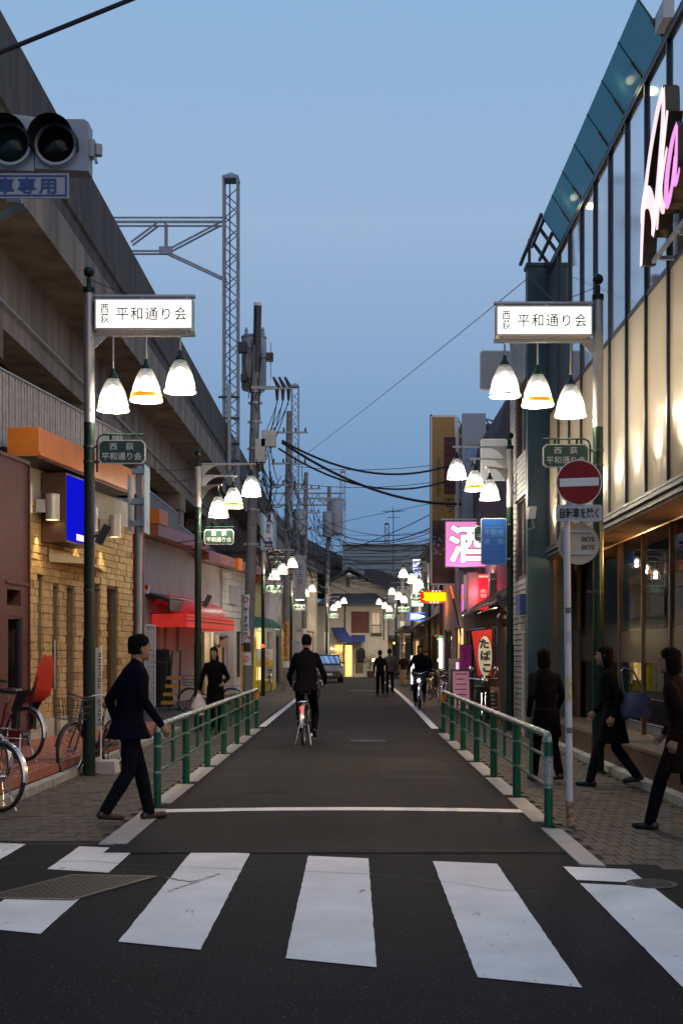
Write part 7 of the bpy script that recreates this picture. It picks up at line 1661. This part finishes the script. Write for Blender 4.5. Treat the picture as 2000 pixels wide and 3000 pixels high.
car('small silver car parked at the bend near the lit clothes shop', (-1.35, 65.5, .0), R(4))

# ================================================================ pavement clutter
def a_board(name, label, x, y, w, h, yaw, m_frame, m_face, words=None, mw=None, cat='sign board'):
    t = thing(name, label, cat, (0, 0, 0))
    for s in (-1, 1):
        g = G(); g.hexa([(-w/2, s*.22, 0), (w/2, s*.22, 0), (w/2, s*.22+.02, 0), (-w/2, s*.22+.02, 0), (-w/2, s*.02, h), (w/2, s*.02, h), (w/2, s*.02+.02, h), (-w/2, s*.02+.02, h)]); p = g.build('panel', m_frame, t)
        k = -.006 if s < 0 else .026
        g = G(); g.hexa([(-w/2+.04, s*.21+k, .12), (w/2-.04, s*.21+k, .12), (w/2-.04, s*.21+k+.003, .12), (-w/2+.04, s*.21+k+.003, .12), (-w/2+.04, s*.025+k, h-.05), (w/2-.04, s*.025+k, h-.05), (w/2-.04, s*.025+k+.003, h-.05), (-w/2+.04, s*.025+k+.003, h-.05)]); g.build('face', m_face, p)
        if s < 0 and mw:
            rnd = random.Random(int(x*100)); g = G(); n = 7
            for i in range(n):
                e = (i+.7)/n; z = .12+(h-.2)*e; yy = -.21+.185*(z-.12)/(h-.17)-.009; ww = (w-.14)*rnd.uniform(.4, 1); x_ = rnd.uniform(-.03, .03); g.quad((x_-ww/2, yy, z-.016), (x_+ww/2, yy, z-.016), (x_+ww/2, yy+.004, z+.016), (x_-ww/2, yy+.004, z+.016))
            g.build('print', mw, p, kind='stuff')
    g = G(); g.bar((-w/2, -.12, h*.5), (-w/2, .14, h*.5), .012, .012); g.build('hinge_bar', m_dark, t)
    t.location = (x, y, .004); t.rotation_euler = (0, 0, yaw); return t
Yc = 26.5; a_board('chalkboard_stand', 'black chalkboard stand with wooden frame outside the tobacco shop', PX(1122, Yc), Yc, .44, .80, R(6), M('frame_wood', (.20, .09, .03), .6), M('chalkboard', (.012, .012, .014), .7), None, M('chalk', (.25, .33, .38), .9))
Yc = 31.5; a_board('pink_poster_board', 'pink poster board with red foot beside the guard rail end', PX(1057, Yc), Yc, .50, 1.12, R(3), m_dark, M('poster_pink', (.62, .26, .36), .6, emit=.12, ecol=(1, .4, .5)), None, M('poster_purple', (.22, .05, .18), .6))
Yc = 33.4; t, f, b_ = px_sign('purple_nobori', 'purple vertical banner with dark lettering above the pink poster board', 1055, 1480, 1083, 1545, Yc, .005, .03, M('nobori_purple', (.30, .02, .16), .7, emit=.08, ecol=(.7, .05, .4)), m_dark, 3.3); text('や\nす\nら', M('nobori_ink', (.06, .02, .12), .7), f, ((b_[0]+b_[1])/2-.03, Yc-.006, (b_[2]+b_[3])/2), XR, ZU, .6, width=.12)
g = G(); g.cyl((b_[0]-.02, Yc, 0), (b_[0]-.02, Yc, b_[3]+.05), .012, n=6); g.build('pole', m_signwhite, t)
Yc = 37.0; t, f, b_ = px_sign('lit_menu_board', 'grey standing menu board with a lit pink and white panel', 1030, 1512, 1068, 1590, Yc, .01, .12, M('menu_grey', (.4, .41, .43), .5), m_galv, None); g = G(); g.box(b_[0]+.22, Yc-.009, b_[2]+.02, b_[1]-.06, Yc-.006, b_[3]-.12); g.build('lit_panel', glow('menu_glow', (1, .62, .82), 1.0), f); g = G(); g.box(b_[0]+.25, Yc-.012, b_[2]+.06, b_[1]-.10, Yc-.0095, b_[2]+.45); g.build('white_panel', glow('menu_white', (1, .96, .9), 1.4), f)
g = G(); g.box(b_[0]+.05, Yc, 0, b_[0]+.10, Yc+.1, b_[2]+.05); g.box(b_[1]-.10, Yc, 0, b_[1]-.05, Yc+.1, b_[2]+.05); g.build('leg', m_galv, t)
Yc = 50; t, f, b_ = px_sign('lit_white_menu', 'tall lit white menu sign behind the oncoming cyclist', 942, 1505, 958, 1572, Yc, .01, .15, glow('white_menu', (1, .98, .93), 1.3), m_galv, None); print_marks(f, (b_[0]+b_[1])/2, Yc-.008, b_[2]+.35, b_[3]-.1, .16, M('menu_red', (.5, .08, .06), .5), 5); g = G(); g.box(b_[0], Yc+.03, 0, b_[1], Yc+.12, b_[2]+.02); g.build('stand', m_dark, t)
# scooter outside the tobacco shop
scn = thing('parked_scooter', 'dark scooter with chrome mirrors parked by the tobacco shop', 'scooter', (2.75, 27.3, 0)); sxc, syc = 2.78, 26.2
g = G(); loft(g, [(sxc, syc+.55, .30, .10, .30), (sxc, syc+.58, .50, .13, .34), (sxc, syc+.6, .68, .12, .32), (sxc, syc+.6, .74, .10, .28)], 14); g.build('rear_body', m_bblk, scn, smooth=True); g = G(); loft(g, [(sxc, syc+.6, .74, .11, .30), (sxc, syc+.58, .80, .12, .32), (sxc, syc+.58, .83, .08, .26)], 14); g.build('seat', m_black, scn, smooth=True)
g = G(); g.hexa([(sxc-.15, syc-.05, .22), (sxc+.15, syc-.05, .22), (sxc+.13, syc+.3, .22), (sxc-.13, syc+.3, .22), (sxc-.15, syc-.05, .27), (sxc+.15, syc-.05, .27), (sxc+.13, syc+.3, .27), (sxc-.13, syc+.3, .27)]); g.build('footboard', m_dark, scn)
g = G(); g.prism([(sxc-.18, syc-.05, .25), (sxc+.18, syc-.05, .25), (sxc+.14, syc-.16, .80), (sxc-.14, syc-.16, .80)], (0, -.06, .02)); g.build('leg_shield', m_bblk, scn); g = G(); g.tube([(sxc-.30, syc-.12, 1.0), (sxc-.12, syc-.18, .98), (sxc+.12, syc-.18, .98), (sxc+.30, syc-.12, 1.0)], .016, 8); g.cyl((sxc, syc-.15, .75), (sxc, syc-.18, .98), .03, n=8); g.build('handlebar', m_chrome, scn, smooth=True)
g = G(); g.ball((sxc, syc-.24, .95), .09, 12); g.build('headlight', m_chrome, scn, smooth=True)
for s in (-1, 1): g = G(); g.tube([(sxc+s*.2, syc-.15, 1.0), (sxc+s*.25, syc-.13, 1.1), (sxc+s*.27, syc-.12, 1.16)], .006, 5); q = g.build('mirror', m_chrome, scn); g2_ = G(); g2_.ball((sxc+s*.27, syc-.12, 1.20), .055, 12, sy=.3); g2_.build('mirror_glass', m_chrome, q, smooth=True)
for y in (syc-.28, syc+.75):
    w = thing('wheel', None, None, (sxc, y, .22)); w.parent = scn; w.matrix_parent_inverse = wmat(scn).inverted(); n = 24; g = G(); g.tube([(sxc, y+.17*math.cos(2*math.pi*k/n), .22+.17*math.sin(2*math.pi*k/n)) for k in range(n)], .05, 8, True); g.build('tyre', m_tyre, w, smooth=True); g = G(); g.cyl((sxc-.03, y, .22), (sxc+.03, y, .22), .12, n=14); g.build('rim', m_chrome, w)
g = G(); g.cyl((sxc-.04, syc-.28, .22), (sxc-.04, syc-.17, .75), .018, n=6); g.cyl((sxc+.04, syc-.28, .22), (sxc+.04, syc-.17, .75), .018, n=6); g.build('fork', m_chrome, scn)
# left clutter: white lattice board, dark easel, cart rack, poster boards
wl_ = thing('white_lattice_panel', 'white lattice screen standing by the shuttered shop', 'screen', tuple(b2.p(.9, .6, 0))); sA, sB = s2(333, .6), s2(357, .6)
g = G(); 
for q in ((sA, sA+.05, 0, 2.35), (sB-.05, sB, 0, 2.35), (sA, sB, 2.30, 2.35), (sA, sB, .0, .05)): b2.box(g, q[0], q[1], .58, .62, q[2], q[3])
g.build('frame', m_white, wl_); g = G()
for k in range(1, 9): s = sA+(sB-sA)*k/9; b2.box(g, s-.008, s+.008, .595, .605, .05, 2.3)
for k in range(1, 15): z = 2.3*k/15; b2.box(g, sA+.05, sB-.05, .590, .60, z-.008, z+.008)
g.build('lattice', m_white, wl_, kind='stuff'); g = G(); b2.box(g, sA+.05, sB-.05, .55, .56, .05, 2.3); g.build('sheet', M('screen_sheet', (.42, .43, .42), .8), wl_)
Yc = 35.0; a_board('dark_easel_board', 'tall dark easel board beside the shutters', PX(370, Yc), Yc, .55, 1.65, R(-25), m_dark, M('easel_black', (.02, .02, .022), .6), None, None)
ct_ = thing('stacking_rack', 'black rack with yellow pads standing on the pavement before the shutters', 'rack', (-4.5, 32.5, 0)); xr, yr = PX(398, 32.5), 32.5
g = G(); g.bar((xr-.12, yr, 0), (xr-.02, yr, 1.62), .05, .05); g.bar((xr+.15, yr, 0), (xr+.20, yr, 1.62), .05, .05); g.bar((xr-.5, yr, 1.3), (xr-.0, yr, 1.3), .03, .03); g.bar((xr-.35, yr-.2, .05), (xr+.35, yr+.2, .05), .05, .05); g.build('upright', m_dark, ct_)
for k in range(4): g = G(); z = .18+.22*k; g.box(xr-.30+.05*k, yr-.12, z, xr+.06+.05*k, yr+.1, z+.09); g.build('pad', M('pad_yellow', (.45, .22, .03), .7), ct_)
Yc = 47.0; t, f, b_ = px_sign('discount_board', 'white and yellow notice board by the lime shop', 590, 1490, 628, 1532, Yc, .01, .04, m_signwhite, m_galv, None); g = G(); g.box(b_[0]+.02, Yc-.009, b_[2]+.02, b_[1]-.02, Yc-.006, b_[2]+.28); g.build('yellow_half', M('notice_yellow', (.72, .52, .05), .5), f); print_marks(f, (b_[0]+b_[1])/2, Yc-.011, b_[2]+.04, b_[3]-.05, .35, M('notice_red', (.55, .06, .04), .6), 3); g = G(); g.bar((b_[0]+.05, Yc+.02, 0), (b_[0]+.05, Yc+.02, b_[2]), .03, .03); g.bar((b_[1]-.05, Yc+.02, 0), (b_[1]-.05, Yc+.02, b_[2]), .03, .03); g.build('leg', m_galv, t)
rl = thing('red_warning_lamp', 'small red lit lamp beside the third lamp post', 'lamp', P(603, 1484, 45)); g = G(); g.ball(P(603, 1484, 43.5), .07, 10); g.build('lens', glow('warn_red', (1, .03, .02), 6), rl, smooth=True); g = G(); g.cyl(P(603, 1486, 43.5), P(603, 1496, 43.5), .05, n=8); g.build('body', m_dark, rl)
Yc = 58.0; t, f, b_ = px_sign('white_sheet_panel', 'pale wrapped sheet standing against the dark house', 671, 1471, 690, 1530, Yc, .02, .08, M('wrapped_sheet', (.45, .47, .52), .5, var=.2), m_signwhite, None)
g = G(); g.box(b_[0], Yc+.02, 0, b_[1], Yc+.07, b_[2]+.02); g.build('stand', m_dark, t)
pot = thing('street_planter', 'dark planter with shrub and small lamp outside the end house', 'planter', (PX(850, 79), 79, 0)); g = G(); g.lathe([(.18, 0), (.24, .4), (.2, .4), (.18, .3)], (PX(850, 79), 79, 0), 14); g.build('pot', m_brown, pot, smooth=True); g = G(); random.seed(4)
for k in range(240):
    c = Vector((PX(850, 79)+random.gauss(0, .2), 79+random.gauss(0, .15), .9+random.gauss(0, .32))); a = Vector((random.uniform(-1, 1), random.uniform(-1, 1), random.uniform(-1, 1))).normalized()*.05; b2_ = a.orthogonal().normalized()*.03; g.quad(c-a, c+b2_, c+a, c-b2_)
g.build('foliage', M('shrub_leaf', (.05, .07, .03), .7), pot, kind='stuff'); g = G(); g.cyl((PX(850, 79), 79, .4), (PX(850, 79), 79, 1.2), .02, n=6); g.build('stem', m_brown, pot)
wl2 = thing('lantern_lamp', 'warm glowing lantern beside the planter at the end house', 'lamp', P(858, 1516, 78.6)); g = G(); g.ball(P(858, 1516, 78.6), .11, 12); g.build('globe', glow('lantern_glow', (1, .6, .2), 7), wl2, smooth=True); g = G(); g.cyl(P(858, 1519, 78.6), (PX(858, 78.6), 78.6, 0), .03, n=8); g.build('post', m_dark, wl2)
